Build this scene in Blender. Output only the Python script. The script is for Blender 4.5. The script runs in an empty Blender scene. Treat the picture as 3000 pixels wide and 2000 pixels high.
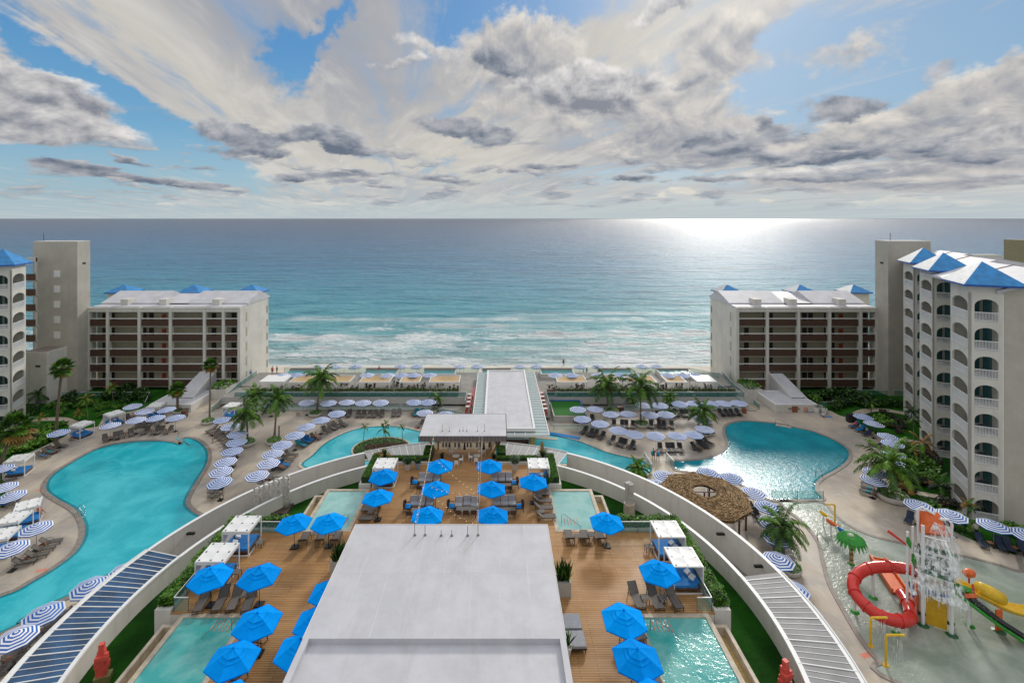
import bpy, math, random
from mathutils import Vector, Matrix, noise as mnoise
from mathutils.geometry import tessellate_polygon as tess
R = math.radians; PI = math.pi
random.seed(7)
scene = bpy.context.scene
# ------------------------------------------------ camera
F, H, CX, CY = 1430.0, 35.0, 1457.0, 640.0
cam = bpy.data.cameras.new('camera'); co = bpy.data.objects.new('camera', cam); scene.collection.objects.link(co)
co.location = (0, 0, H); co.rotation_euler = (R(90), 0, 0)
cam.sensor_width = 36; cam.lens = 36*F/3000; cam.shift_x = (1500-CX)/3000; cam.shift_y = -(1000-CY)/3000
cam.clip_start = 0.5; cam.clip_end = 120000
scene.camera = co
scene.view_settings.view_transform = 'Standard'; scene.view_settings.look = 'None'
scene.view_settings.exposure = -0.08; scene.view_settings.gamma = 1
SUN_AZ, SUN_EL = R(24.5), R(27)
sl = bpy.data.lights.new('sun', 'SUN'); sl.energy = 2.0; sl.angle = R(9); sl.color = (1, .95, .86)
so = bpy.data.objects.new('sun', sl); scene.collection.objects.link(so)
sdir = Vector((math.sin(SUN_AZ)*math.cos(SUN_EL), math.cos(SUN_AZ)*math.cos(SUN_EL), math.sin(SUN_EL)))
so.rotation_euler = sdir.to_track_quat('Z', 'Y').to_euler(); so.location = (60, 120, 120)

# ------------------------------------------------ node helper
class NT:
    def __init__(s, tree): s.t = tree; s.n = tree.nodes; s.l = tree.links
    def new(s, typ, **kw):
        n = s.n.new(typ)
        for k, v in kw.items(): setattr(n, k, v)
        return n
    def put(s, sock, v):
        if v is None: return
        if isinstance(v, (int, float)): sock.default_value = v
        elif isinstance(v, (tuple, list)):
            v = tuple(v)
            if len(sock.default_value) == 4 and len(v) == 3: v = v+(1,)
            sock.default_value = v
        else: s.l.new(v, sock)
    def m(s, op, a, b=None, c=None, clamp=False):
        n = s.new('ShaderNodeMath', operation=op, use_clamp=clamp)
        s.put(n.inputs[0], a); s.put(n.inputs[1], b); s.put(n.inputs[2], c)
        return n.outputs[0]
    def vec(s, x, y, z):
        n = s.new('ShaderNodeCombineXYZ'); s.put(n.inputs[0], x); s.put(n.inputs[1], y); s.put(n.inputs[2], z); return n.outputs[0]
    def sep(s, v):
        n = s.new('ShaderNodeSeparateXYZ'); s.put(n.inputs[0], v); return n.outputs
    def scl(s, v, k):
        n = s.new('ShaderNodeVectorMath', operation='MULTIPLY'); s.put(n.inputs[0], v); s.put(n.inputs[1], k if isinstance(k, tuple) else (k, k, k)); return n.outputs[0]
    def noise(s, v, scale=1, detail=4, rough=.55, dist=0, col=False):
        n = s.new('ShaderNodeTexNoise'); s.put(n.inputs['Vector'], v)
        n.inputs['Scale'].default_value = scale; n.inputs['Detail'].default_value = detail
        n.inputs['Roughness'].default_value = rough; n.inputs['Distortion'].default_value = dist
        return n.outputs['Color'] if col else n.outputs[0]
    def ss(s, v, a, b):   # smoothstep
        n = s.new('ShaderNodeMapRange', interpolation_type='SMOOTHSTEP'); s.put(n.inputs[0], v)
        s.put(n.inputs[1], a); s.put(n.inputs[2], b); return n.outputs[0]
    def lin(s, v, a, b, c=0., d=1.):
        n = s.new('ShaderNodeMapRange'); s.put(n.inputs[0], v)
        for i, q in enumerate((a, b, c, d)): s.put(n.inputs[i+1], q)
        return n.outputs[0]
    def mix(s, f, a, b, typ='MIX'):
        n = s.new('ShaderNodeMix', data_type='RGBA', blend_type=typ)
        s.put(n.inputs[0], f); s.put(n.inputs[6], a); s.put(n.inputs[7], b); return n.outputs[2]
    def bump(s, h, st=.3, d=.05):
        n = s.new('ShaderNodeBump'); s.put(n.inputs['Height'], h); n.inputs['Strength'].default_value = st; n.inputs['Distance'].default_value = d
        return n.outputs[0]
    def pos(s): return s.new('ShaderNodeNewGeometry').outputs['Position']

# ------------------------------------------------ sky
def px_dir(x, y):   # azimuth / elevation of a direction of the sky
    u = (x-CX)/F; v = (CY-y)/F; a = math.atan(u); return a, math.atan(v*math.cos(a))
world = bpy.data.worlds.new('World'); scene.world = world; world.use_nodes = True
T = NT(world.node_tree); T.n.clear()
gen = T.new('ShaderNodeTexCoord').outputs['Generated']
nrm = T.new('ShaderNodeVectorMath', operation='NORMALIZE'); T.l.new(gen, nrm.inputs[0]); dv = nrm.outputs[0]
dx, dy, dz = T.sep(dv)
az = T.m('ARCTAN2', dx, dy); el = T.m('ARCSINE', dz)
elp = T.m('MAXIMUM', el, 0.0)
sky = T.new('ShaderNodeTexSky', sky_type='NISHITA'); sky.sun_disc = False; sky.sun_elevation = SUN_EL; sky.sun_rotation = SUN_AZ; sky.dust_density = 1.0; sky.ozone_density = 2.0
nish = T.scl(sky.outputs[0], 0.075)
grad = T.new('ShaderNodeValToRGB'); T.l.new(T.lin(elp, 0, R(45)), grad.inputs[0]); cr = grad.color_ramp
cr.elements[0].position = 0; cr.elements[0].color = (.43, .59, .68, 1); cr.elements[1].position = 1; cr.elements[1].color = (.10, .27, .62, 1)
for p, c in ((.10, (.33, .56, .72)), (.2, (.17, .45, .72)), (.4, (.09, .33, .68))):
    e = cr.elements.new(p); e.color = c+(1,)
base = T.mix(.75, nish, grad.outputs[0])
# right half a paler, hazier blue
base = T.mix(T.m('MULTIPLY', T.ss(az, R(-5), R(35)), .55), base, (.34, .50, .67))
# warped sky coordinates for ragged edges
lowk = T.m('DIVIDE', 1.0, T.m('ADD', elp, .10))
cu = T.m('MULTIPLY', az, 7.0); cv = T.m('MULTIPLY', T.m('LOGARITHM', T.m('ADD', elp, .07), 2.718), 3.2)
wv = T.vec(cu, cv, 0.3)
wn = T.noise(wv, 1.6, 5, .6, col=True); wx, wy, wz = T.sep(wn)
waz = T.m('ADD', az, T.m('MULTIPLY', T.m('SUBTRACT', wx, .5), .16)); wel = T.m('ADD', el, T.m('MULTIPLY', T.m('SUBTRACT', wy, .5), T.m('MULTIPLY', T.m('ADD', elp, .05), .30)))
def blobs(lst, A=waz, E=wel, tops=False):
    tot = None; tq = None
    for (x, y, rx, ry, amp, rot) in lst:
        a0, e0 = px_dir(x, y); c, s = math.cos(R(rot)), math.sin(R(rot)); k = math.cos(a0)**1.2
        da = T.m('SUBTRACT', A, a0); de = T.m('SUBTRACT', E, e0)
        p = T.m('ADD', T.m('MULTIPLY', da, c/(rx/F*k)), T.m('MULTIPLY', de, s/(rx/F*k)))
        q = T.m('ADD', T.m('MULTIPLY', da, -s/(ry/F*k)), T.m('MULTIPLY', de, c/(ry/F*k)))
        r2 = T.m('MULTIPLY_ADD', p, p, T.m('MULTIPLY', q, q))
        g = T.m('MULTIPLY', T.m('EXPONENT', T.m('MULTIPLY', r2, -1.0)), amp)
        tot = g if tot is None else T.m('ADD', tot, g)
        if tops: gq = T.m('MULTIPLY', g, q); tq = gq if tq is None else T.m('ADD', tq, gq)
    return (tot, T.m('DIVIDE', tq, T.m('ADD', tot, .02))) if tops else tot
# high streaked sheet
iz = T.m('DIVIDE', 1.0, T.m('ADD', T.m('MAXIMUM', dz, 0), .04))
ppx = T.m('MULTIPLY', dx, iz); ppy = T.m('MULTIPLY', dy, iz)
ca, sa = math.cos(R(-15)), math.sin(R(-15))
acr = T.m('SUBTRACT', T.m('MULTIPLY', ppx, ca), T.m('MULTIPLY', ppy, sa)); alo = T.m('ADD', T.m('MULTIPLY', ppx, sa), T.m('MULTIPLY', ppy, ca))
stv = T.vec(T.m('MULTIPLY', acr, 1.5), T.m('MULTIPLY', alo, .30), 1.7)
st1 = T.noise(stv, 1.5, 8, .62, .6); st2 = T.noise(T.vec(T.m('MULTIPLY', acr, .5), T.m('MULTIPLY', alo, .22), 5.1), 1.0, 5, .5, .5)
blue = blobs([(60, 70, 330, 60, .25, -28), (230, 220, 330, 42, .75, -33), (470, 370, 300, 36, .9, -38), (845, 180, 48, 85, 1.15, 0), (955, 85, 130, 24, .95, 52), (150, 470, 420, 110, .9, 0), (330, 330, 180, 60, .5, -30),
              (120, 600, 500, 70, .4, 0), (620, 470, 170, 40, .7, -20), (1370, 70, 110, 90, 1.05, 0), (1620, 5, 260, 40, .8, 0), (2560, 170, 560, 200, .80, 0), (2950, 120, 200, 110, .7, 0),
              (2460, 340, 120, 45, .9, 8), (1950, 520, 220, 26, .6, 0), (2250, 140, 300, 130, .45, 10), (2050, 600, 300, 30, .35, 0), (2120, 350, 160, 70, .35, 0)])
cover = T.m('ADD', T.m('SUBTRACT', .80, T.m('MULTIPLY', blue, .95)), T.m('MULTIPLY', T.m('SUBTRACT', st1, .5), 1.9))
cover = T.ss(cover, .12, .80)
cream = T.mix(T.ss(st2, .30, .62), (.38, .40, .45), (.64, .61, .555))
cream = T.mix(T.m('MULTIPLY', T.ss(st1, .48, .66), .6), cream, (.74, .715, .67)); cream = T.mix(T.m('MULTIPLY', T.ss(st1, .50, .34), .7), cream, (.38, .45, .56))
cream = T.mix(T.m('MULTIPLY', T.ss(el, R(9), R(0)), .55), cream, (.60, .65, .66))
col = T.mix(cover, base, cream)
# cumulus
pv = T.vec(T.m('MULTIPLY', az, 9), T.m('MULTIPLY', cv, 1.0), 9.0)
pv2 = T.vec(T.m('ADD', T.m('MULTIPLY', az, 9), .06), T.m('ADD', T.m('MULTIPLY', cv, 1.0), .20), 9.0)
n1 = T.noise(pv, 1.5, 8, .58, .3); n2 = T.noise(pv2, 1.5, 4, .58, .3)
def cumulus(col, lst, dark, light, amp=1.15, k=1.0, a=.38, b=.62):
    mk, tp_ = blobs(lst, tops=True)
    den = T.m('ADD', T.m('MULTIPLY', mk, k), T.m('MULTIPLY', T.m('SUBTRACT', n1, .5), amp))
    cov = T.ss(den, a, b)
    lit = T.m('ADD', .34, T.m('MULTIPLY', T.m('SUBTRACT', n1, n2), 2.4)); lit = T.m('ADD', lit, T.m('MULTIPLY', T.m('MAXIMUM', T.m('MINIMUM', tp_, 1.1), -.8), .34))
    edge = T.ss(den, b+.35, a)
    lit = T.m('ADD', lit, T.m('MULTIPLY', edge, .22), clamp=True)
    return T.mix(cov, col, T.mix(lit, dark, light))
soft = [(1700, 330, 420, 120, .55, 0), (1500, 150, 260, 120, .8, 0), (2000, 380, 140, 80, .6, 0), (2750, 330, 300, 100, .75, 15), (2900, 430, 260, 110, .7, 0), (2250, 420, 260, 70, .5, 0), (2990, 250, 80, 120, .5, 0), (2500, 540, 500, 50, .5, 0), (1950, 450, 240, 60, .5, 0), (2150, 60, 260, 90, .55, 10), (2420, 180, 260, 60, .42, -8), (2700, 60, 240, 60, .4, 5), (2080, 200, 120, 90, .5, 0)]
col = cumulus(col, soft, (.33, .35, .40), (.80, .75, .68), .8)
low = [(1985, 572, 85, 26, .95, 0), (2225, 590, 60, 16, .6, 0), (2680, 590, 110, 26, .8, 0), (1850, 585, 50, 12, .7, 0), (950, 598, 160, 10, .6, 0), (470, 600, 50, 10, .6, 0), (2500, 600, 120, 14, .4, 0), (2850, 600, 120, 20, .5, 0)]
col = cumulus(col, low, (.52, .57, .62), (.86, .80, .68), .8)
dark = [(190, 480, 110, 17, .9, -5), (345, 460, 75, 14, .8, -12), (360, 523, 200, 15, .85, -3), (570, 543, 80, 12, .8, 0), (560, 497, 80, 10, .6, 0),
        (700, 400, 140, 32, 1.05, -4), (740, 455, 130, 17, .85, 0), (1020, 420, 110, 30, 1.1, -14), (880, 395, 90, 16, .7, 0), (1370, 382, 150, 36, 1.2, -6), (1030, 510, 140, 15, .9, 0), (860, 525, 60, 15, .8, 0), (1310, 525, 110, 16, .75, -8), (1120, 547, 80, 11, .65, 0),
        (1440, 175, 80, 40, .9, -25), (1560, 215, 90, 30, .5, -20), (2020, 235, 60, 28, .6, 0), (1590, 495, 120, 14, .9, 0), (1850, 468, 60, 17, .7, -15), (1840, 522, 50, 14, .75, 0),
        (2140, 425, 100, 36, 1.0, -10), (2260, 380, 90, 24, .8, -25), (2400, 462, 170, 26, 1.1, 0), (2470, 330, 110, 30, .7, 10), (2010, 415, 60, 16, .7, 0), (2740, 425, 110, 26, 1.05, -10), (2900, 465, 70, 20, .8, 0), (2500, 515, 260, 18, .8, 0), (2050, 525, 130, 15, .6, 0), (2330, 560, 300, 9, .5, 0), (2450, 300, 150, 40, .55, 0), (2720, 210, 70, 36, .5, 0), (2950, 520, 200, 15, .5, 0),
        (330, 560, 150, 8, .5, 0), (1400, 575, 200, 9, .35, 0)]
grey = [(30, 225, 210, 60, 1.2, -14), (-60, 300, 260, 30, .7, 0), (200, 375, 240, 36, 1.2, -4), (0, 400, 170, 26, .9, 0), (1720, 262, 240, 66, 1.2, -2), (1930, 35, 100, 40, .9, 15), (1270, 140, 150, 36, .65, -15), (1160, 190, 110, 24, .55, 0), (1660, 80, 100, 50, .6, 0), (2480, 500, 420, 26, .7, 0), (2900, 400, 160, 40, .6, 0), (2250, 330, 100, 34, .5, 0)]
col = cumulus(col, grey, (.24, .26, .31), (.86, .83, .80), .62, 1.25, .38, .80)
col = cumulus(col, dark, (.15, .185, .25), (.58, .58, .60), .8, 1.3, .38, .80)
band = T.m('MULTIPLY', T.ss(el, R(.5), R(1.5)), T.ss(el, R(11.5), R(6)))
nL = T.noise(T.vec(T.m('MULTIPLY', az, 11), T.m('MULTIPLY', T.m('LOGARITHM', T.m('ADD', elp, .05), 2.718), 6.0), 2.2), 1.0, 6, .55, .2)
nL2 = T.noise(T.vec(T.m('ADD', T.m('MULTIPLY', az, 11), .05), T.m('ADD', T.m('MULTIPLY', T.m('LOGARITHM', T.m('ADD', elp, .05), 2.718), 6.0), .22), 2.2), 1.0, 4, .55, .2)
col = T.mix(T.m('MULTIPLY', T.m('MULTIPLY', T.ss(nL, .53, .61), band), .85), col, T.mix(T.m('ADD', .25, T.m('MULTIPLY', T.m('SUBTRACT', nL, nL2), 3.5), clamp=True), (.25, .30, .38), (.76, .72, .66)))
# pale haze low over the sea, veil and glow round the sun
col = T.mix(T.m('MULTIPLY', T.ss(el, R(3.0), R(0)), .6), col, (.50, .60, .64))
sd = T.new('ShaderNodeVectorMath', operation='DOT_PRODUCT'); T.l.new(dv, sd.inputs[0]); sd.inputs[1].default_value = sdir
cosang = T.m('MINIMUM', sd.outputs['Value'], 1.0); ang = T.m('ARCCOSINE', cosang)
g1 = T.m('EXPONENT', T.m('MULTIPLY', T.m('MULTIPLY', ang, ang), -1/R(10)**2)); g2 = T.m('EXPONENT', T.m('MULTIPLY', T.m('MULTIPLY', ang, ang), -1/R(19)**2))
col = T.mix(T.m('MULTIPLY', g2, .10), col, (.86, .86, .84))
# overcast above the view, unseen, brightened to add fill light
col = T.mix(T.m('MULTIPLY', T.ss(el, R(25), R(42)), .8), col, (.98, 1.0, 1.04))
addg = T.mix(1.0, col, T.scl(T.vec(g1, g1, T.m('MULTIPLY', g1, .95)), .12), 'ADD')
below = T.mix(T.ss(el, R(-.3), R(-2)), addg, (.25, .33, .36))
bg = T.new('ShaderNodeBackground'); T.l.new(below, bg.inputs[0]); bg.inputs[1].default_value = 1.0
wo = T.new('ShaderNodeOutputWorld'); T.l.new(bg.outputs[0], wo.inputs[0])
world.cycles.sampling_method = 'MANUAL'; world.cycles.sample_map_resolution = 1024

# ------------------------------------------------ materials
def mat(name, c, rough=.6, metal=0., var=.12, vs=1.5, bump=0, bs=8, alpha=None, emit=None, spec=.5, c2=None, cvs=None):
    m = bpy.data.materials.new(name); m.use_nodes = True; t = NT(m.node_tree); b = t.n['Principled BSDF']
    b.inputs['Roughness'].default_value = rough; b.inputs['Metallic'].default_value = metal; b.inputs['Specular IOR Level'].default_value = spec
    p = t.pos()
    if var:
        n = t.noise(p, vs, 5, .6); c2 = c2 or tuple(min(1, q*(1-var*2)) for q in c); hi = tuple(min(1, q*(1+var*.6)) for q in c)
        t.l.new(t.mix(t.ss(n, .3, .7), c2, hi), b.inputs['Base Color'])
    else: b.inputs['Base Color'].default_value = tuple(c)+(1,)
    if bump: t.l.new(t.bump(t.noise(p, bs, 4, .6), bump, .05), b.inputs['Normal'])
    if alpha is not None: b.inputs['Alpha'].default_value = alpha
    if emit: b.inputs['Emission Color'].default_value = tuple(emit[:3])+(1,); b.inputs['Emission Strength'].default_value = emit[3]
    return m
M = {}
def am(k, *a, **kw): M[k] = mat(k, *a, **kw)
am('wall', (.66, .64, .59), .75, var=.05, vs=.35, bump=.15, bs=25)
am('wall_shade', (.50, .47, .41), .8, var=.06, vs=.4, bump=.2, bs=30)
am('white', (.80, .80, .79), .5, var=.03, vs=1)
am('white_paint', (.78, .79, .80), .35, var=.02)
am('roof_pale', (.60, .595, .63), .55, var=.06, vs=.5)
am('roof_white', (.55, .55, .585), .6, var=.05, vs=.6, bump=.3, bs=2.2)
am('slab', (.62, .62, .60), .7, var=.06)
am('terrace_floor', (.30, .285, .26), .75, var=.08, vs=.6, spec=.3)
am('fascia', (.48, .47, .44), .6, var=.05, vs=.4)
am('brown', (.13, .068, .045), .6, var=.2, vs=4)
am('door', (.022, .018, .018), .5, var=.15)
am('inner', (.44, .41, .30), .8, var=.06)
am('red_box', (.35, .05, .03), .5)
am('teal_glass', (.04, .13, .14), .12, var=.1)
am('window', (.06, .075, .08), .15, var=.2)
am('blue_roof', (.02, .25, .60), .5, var=.14, vs=1.2, bump=.3, bs=4)
am('faded_sheen_roof', (.48, .51, .54), .55, var=.12, vs=2.2, bump=.3, bs=6)  # paler pyramid face: reflected sky put into the colour, along with faded streaks
am('blue', (.0, .33, .95), .85, var=.05, vs=3, spec=.05)
am('blue2', (.0, .27, .85), .85, var=.05, vs=3, spec=.05)
am('towel', (.01, .20, .52), .9, var=.1, vs=8); am('teal_towel', (.01, .33, .42), .9, var=.1, vs=8); am('mattress', (.02, .23, .62), .85, var=.08, vs=4)
am('stripe_blue', (.02, .12, .46), .8, var=.05); am('stripe_white', (.80, .82, .86), .8, var=.03)
am('sling', (.155, .135, .118), .75, var=.08, vs=9, bump=.2, bs=60); am('dark_sling', (.045, .046, .052), .7, var=.1, vs=9, bump=.2, bs=60); am('navy_sling', (.025, .045, .10), .7, var=.1, vs=9)
am('frame', (.045, .032, .026), .45, var=.1); am('metal', (.30, .31, .32), .25, .9, var=.05); am('black', (.012, .012, .013), .5, var=.1)
am('wood', (.30, .11, .05), .5, var=.15, vs=6); am('trunk', (.17, .125, .09), .9, var=.25, vs=9, bump=.8, bs=14); am('trunk_grey', (.20, .18, .155), .9, var=.2, vs=9, bump=.8, bs=14); am('trunk_green', (.20, .22, .07), .8, var=.2, vs=6)
am('frond', (.05, .135, .014), .5, var=.35, vs=2.5, spec=.3); am('frond_light', (.13, .28, .022), .5, var=.3, vs=2.5, spec=.3); am('frond_dry', (.30, .17, .03), .7, var=.3, vs=2.5); am('frond_dark', (.022, .055, .020), .5, var=.3, vs=2)
am('leaf', (.085, .24, .018), .5, var=.4, vs=3, spec=.3); am('leaf_light', (.17, .38, .03), .5, var=.35, vs=3, spec=.3); am('leaf_dark', (.018, .052, .012), .55, var=.35, vs=3, spec=.3); am('leaf_red', (.16, .04, .02), .6, var=.3, vs=3)
am('leaf_grey', (.05, .055, .055), .7, var=.3, vs=3)
am('turf_top', (.045, .13, .01), .9, var=.35, vs=9, bump=1, bs=40); am('soil', (.05, .035, .025), .95, var=.2)
am('grey_cushion', (.40, .40, .43), .9, var=.06, vs=4); am('stone_pot', (.60, .58, .54), .6, var=.06, vs=3); am('blue_pot', (.30, .38, .45), .4, var=.06); am('grey_pot', (.45, .43, .40), .6, var=.08)
am('stone', (.52, .50, .46), .8, var=.12, vs=3, bump=.5, bs=20); am('coral', (.72, .10, .075), .5, var=.1, vs=3); am('olive', (.22, .20, .07), .6)
am('sand_fabric', (.52, .36, .19), .8, var=.06, vs=1.5); am('thatch', (.38, .24, .11), .95, var=.45, vs=3.2, bump=1, bs=18); am('thatch_light', (.55, .38, .20), .95, var=.3, vs=5); am('thatch_dark', (.16, .09, .04), .95, var=.3, vs=5); am('post_red', (.12, .035, .02), .6, var=.2, vs=6)
am('col_yellow', (.55, .38, .13), .6, var=.12, vs=4); am('slat', (.085, .055, .045), .6, var=.15); am('pink', (.58, .25, .24), .7, var=.08); am('stool_red', (.45, .04, .03), .5)
am('turf_green', (.012, .14, .006), .9, var=.12, vs=5); am('floor_pale', (.42, .34, .23), .7, var=.15, vs=1.5)
am('red', (.62, .035, .025), .22, var=.06, vs=3); am('orange', (.78, .14, .02), .4, var=.1, vs=3); am('yellow', (.80, .50, .01), .3, var=.08, vs=3); am('panel_yellow', (.62, .36, .01), .5, var=.06); am('green', (.02, .30, .02), .35, var=.2, vs=3); am('dark_green', (.01, .10, .035), .4, var=.2); am('sblue', (.02, .10, .42), .35); am('black_gloss', (.01, .012, .015), .2)
am('deck_mark', (.75, .25, .17), .8, var=.2, vs=10); am('skin', (.50, .27, .18), .6, var=.03); am('hair', (.05, .03, .02), .6); am('shirt_white', (.75, .75, .76), .8); am('shirt_pink', (.75, .10, .15), .8); am('shirt_black', (.02, .02, .022), .8); am('shirt_blue', (.02, .30, .62), .8)
am('bulb', (.9, .6, .3), .4, var=0, emit=(1, .6, .25, 2.5)); am('cable', (.55, .48, .38), .5, var=0); am('ring_orange', (.85, .12, .05), .5)
am('louvre_blue', (.02, .085, .20), .2, .0, var=.25, vs=.7); am('louvre_grey', (.24, .24, .245), .6, .0, var=.12, vs=.6); am('louvre_pale', (.36, .36, .355), .55, .1, var=.06)
am('tan_wall', (.30, .26, .16), .8, var=.05); am('coping', (.52, .44, .34), .6, var=.14, vs=2); am('coping_grey', (.26, .22, .19), .6, var=.15, vs=2)
am('grass_tuft', (.05, .15, .012), .8, var=.4, vs=4)
for k_ in ('blue', 'blue2', 'stripe_white', 'sling', 'dark_sling', 'leaf', 'leaf_light', 'frond', 'frond_light', 'mattress', 'grey_cushion'):
    t = NT(M[k_].node_tree); b = t.n['Principled BSDF']; src_ = b.inputs['Base Color'].links[0].from_socket; rv = t.new('ShaderNodeObjectInfo').outputs['Random']; t.l.new(t.mix(1.0, src_, t.vec(t.lin(rv, 0, 1, .80, 1.1), t.lin(rv, 0, 1, .84, 1.08), t.lin(rv, 0, 1, .88, 1.06)), 'MULTIPLY'), b.inputs['Base Color'])
for k_ in ('wall', 'wall_shade', 'roof_pale', 'roof_white'):
    t = NT(M[k_].node_tree); b = t.n['Principled BSDF']; src_ = b.inputs['Base Color'].links[0].from_socket; p = t.pos(); sk_ = t.noise(t.scl(p, (1.3, 1.3, .10) if 'wall' in k_ else (.9, .12, 1)), 1, 5, .65); t.l.new(t.mix(t.m('MULTIPLY', t.ss(sk_, .48, .75), .30), src_, (.36, .33, .28)), b.inputs['Base Color'])
def glassy(name, c, a, rough=.03):
    m = bpy.data.materials.new(name); m.use_nodes = True; t = NT(m.node_tree); b = t.n['Principled BSDF']; out = t.n['Material Output']
    b.inputs['Base Color'].default_value = c+(1,); b.inputs['Roughness'].default_value = rough
    tr = t.new('ShaderNodeBsdfTransparent'); tr.inputs[0].default_value = (.86, .95, .93, 1)
    mx = t.new('ShaderNodeMixShader'); mx.inputs[0].default_value = a; t.l.new(tr.outputs[0], mx.inputs[1]); t.l.new(b.outputs[0], mx.inputs[2]); t.l.new(mx.outputs[0], out.inputs[0]); M[name] = m
glassy('glass', (.20, .42, .40), .30); glassy('glass_teal', (.07, .22, .22), .62); glassy('glass_roof', (.50, .60, .60), .72, .1)
glassy('spray', (.92, .95, .97), .55, .3)
# splashing water: white, broken up by noise
m = bpy.data.materials.new('splash'); m.use_nodes = True; t = NT(m.node_tree); b = t.n['Principled BSDF']; b.inputs['Base Color'].default_value = (.88, .92, .94, 1); b.inputs['Roughness'].default_value = .35
p = t.pos(); t.l.new(t.ss(t.noise(t.scl(p, (1, 1, .45)), 3.2, 6, .7), .40, .66), b.inputs['Alpha']); M['splash'] = m
# pool water
def water(name, c, c2, sc=1.2, bst=.35, rough=.04, cs=.25, spec=.5):
    m = bpy.data.materials.new(name); m.use_nodes = True; t = NT(m.node_tree); b = t.n['Principled BSDF']; p = t.pos()
    n = t.noise(p, cs, 5, .6, .5); t.l.new(t.mix(t.ss(n, .33, .68), c, c2), b.inputs['Base Color'])
    b.inputs['Roughness'].default_value = rough; b.inputs['IOR'].default_value = 1.33; b.inputs['Specular IOR Level'].default_value = spec
    h = t.m('ADD', t.noise(t.scl(p, (1, 1.5, 1)), sc, 3, .55, .6), t.m('MULTIPLY', t.noise(p, sc*4.5, 2, .5), .25))
    t.l.new(t.bump(h, bst, .12), b.inputs['Normal']); M[name] = m
water('pool_water', (.008, .36, .44), (.05, .49, .56), 1.2, .3, .07); water('pool_water_deep', (.002, .20, .27), (.006, .28, .35), 1.3, .35, .26, spec=.26); water('river_water', (.03, .38, .46), (.12, .52, .57), 1.5, .35, .08)
water('pale_water', (.22, .47, .45), (.36, .58, .54), 2.0, .22, .12, cs=.5); water('deck_water', (.04, .34, .33), (.20, .50, .46), 1.8, .25, .15, cs=.35)
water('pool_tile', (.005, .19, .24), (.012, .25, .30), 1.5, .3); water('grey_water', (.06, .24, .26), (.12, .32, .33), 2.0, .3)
water('splash_water', (.22, .265, .21), (.37, .41, .36), 1.5, .30, .26, .22)
# concrete deck
m = bpy.data.materials.new('concrete'); m.use_nodes = True; t = NT(m.node_tree); b = t.n['Principled BSDF']; p = t.pos()
n1_ = t.noise(p, .16, 6, .6, .4); n2_ = t.noise(t.scl(p, (1, .4, 1)), .9, 6, .65, 1.0); n3_ = t.noise(p, .07, 4, .6)
c = t.mix(t.ss(n1_, .36, .64), (.34, .305, .27), (.52, .445, .35)); c = t.mix(t.m('MULTIPLY', t.ss(n2_, .54, .72), .55), c, (.40, .29, .18)); c = t.mix(t.m('MULTIPLY', t.ss(n2_, .46, .30), .35), c, (.56, .54, .51))
t.l.new(c, b.inputs['Base Color']); t.l.new(t.lin(n3_, .35, .65, .48, .8), b.inputs['Roughness']); t.l.new(t.bump(t.noise(p, 6, 4), .15, .02), b.inputs['Normal']); b.inputs['Specular IOR Level'].default_value = .28; bj = t.new('ShaderNodeTexBrick'); t.l.new(p, bj.inputs['Vector']); bj.inputs['Scale'].default_value = 1; bj.inputs['Brick Width'].default_value = 7.3; bj.inputs['Row Height'].default_value = 5.2; bj.inputs['Mortar Size'].default_value = .03; t.l.new(t.mix(t.m('MULTIPLY', bj.outputs['Fac'], .35), c, (.17, .15, .13)), b.inputs['Base Color']); M['concrete'] = m
# timber decking, boards along X
m = bpy.data.materials.new('decking'); m.use_nodes = True; t = NT(m.node_tree); b = t.n['Principled BSDF']; p = t.pos()
bk = t.new('ShaderNodeTexBrick'); t.l.new(p, bk.inputs['Vector']); bk.inputs['Scale'].default_value = 1; bk.inputs['Brick Width'].default_value = 3.2; bk.inputs['Row Height'].default_value = .17
bk.inputs['Mortar Size'].default_value = .016; bk.inputs['Mortar Smooth'].default_value = .2; bk.offset = .37; bk.inputs['Color1'].default_value = (.43, .225, .085, 1); bk.inputs['Color2'].default_value = (.52, .295, .12, 1); bk.inputs['Mortar'].default_value = (.075, .035, .016, 1)
n1_ = t.noise(t.scl(p, (.5, 3, 1)), 1.2, 5, .6); c = t.mix(t.m('MULTIPLY', t.ss(n1_, .35, .7), .35), bk.outputs['Color'], (.26, .12, .045)); c = t.mix(t.m('MULTIPLY', t.ss(t.noise(p, .22, 4, .6), .42, .66), .45), c, (.42, .23, .09))
t.l.new(c, b.inputs['Base Color']); b.inputs['Specular IOR Level'].default_value = .3; t.l.new(t.lin(t.noise(p, .3, 4), .35, .65, .42, .7), b.inputs['Roughness']); t.l.new(t.bump(bk.outputs['Fac'], .4, -.01), b.inputs['Normal']); M['decking'] = m
def grassm(name, c, c2, c3):
    m = bpy.data.materials.new(name); m.use_nodes = True; t = NT(m.node_tree); b = t.n['Principled BSDF']; p = t.pos()
    x = t.mix(t.ss(t.noise(p, .18, 5, .6), .38, .62), c, c2); x = t.mix(t.m('MULTIPLY', t.ss(t.noise(p, 9, 4, .7), .45, .7), .5), x, c3)
    t.l.new(x, b.inputs['Base Color']); b.inputs['Roughness'].default_value = .95; b.inputs['Specular IOR Level'].default_value = .1
    t.l.new(t.bump(t.noise(p, 22, 4, .7), 1, .08), b.inputs['Normal']); M[name] = m
grassm('lawn', (.008, .045, .004), (.016, .10, .006), (.004, .02, .003)); grassm('garden', (.012, .075, .006), (.03, .15, .01), (.012, .05, .01))
# sand
m = mat('sand', (.66, .60, .50), .9, var=.06, vs=.3); M['sand'] = m
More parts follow.
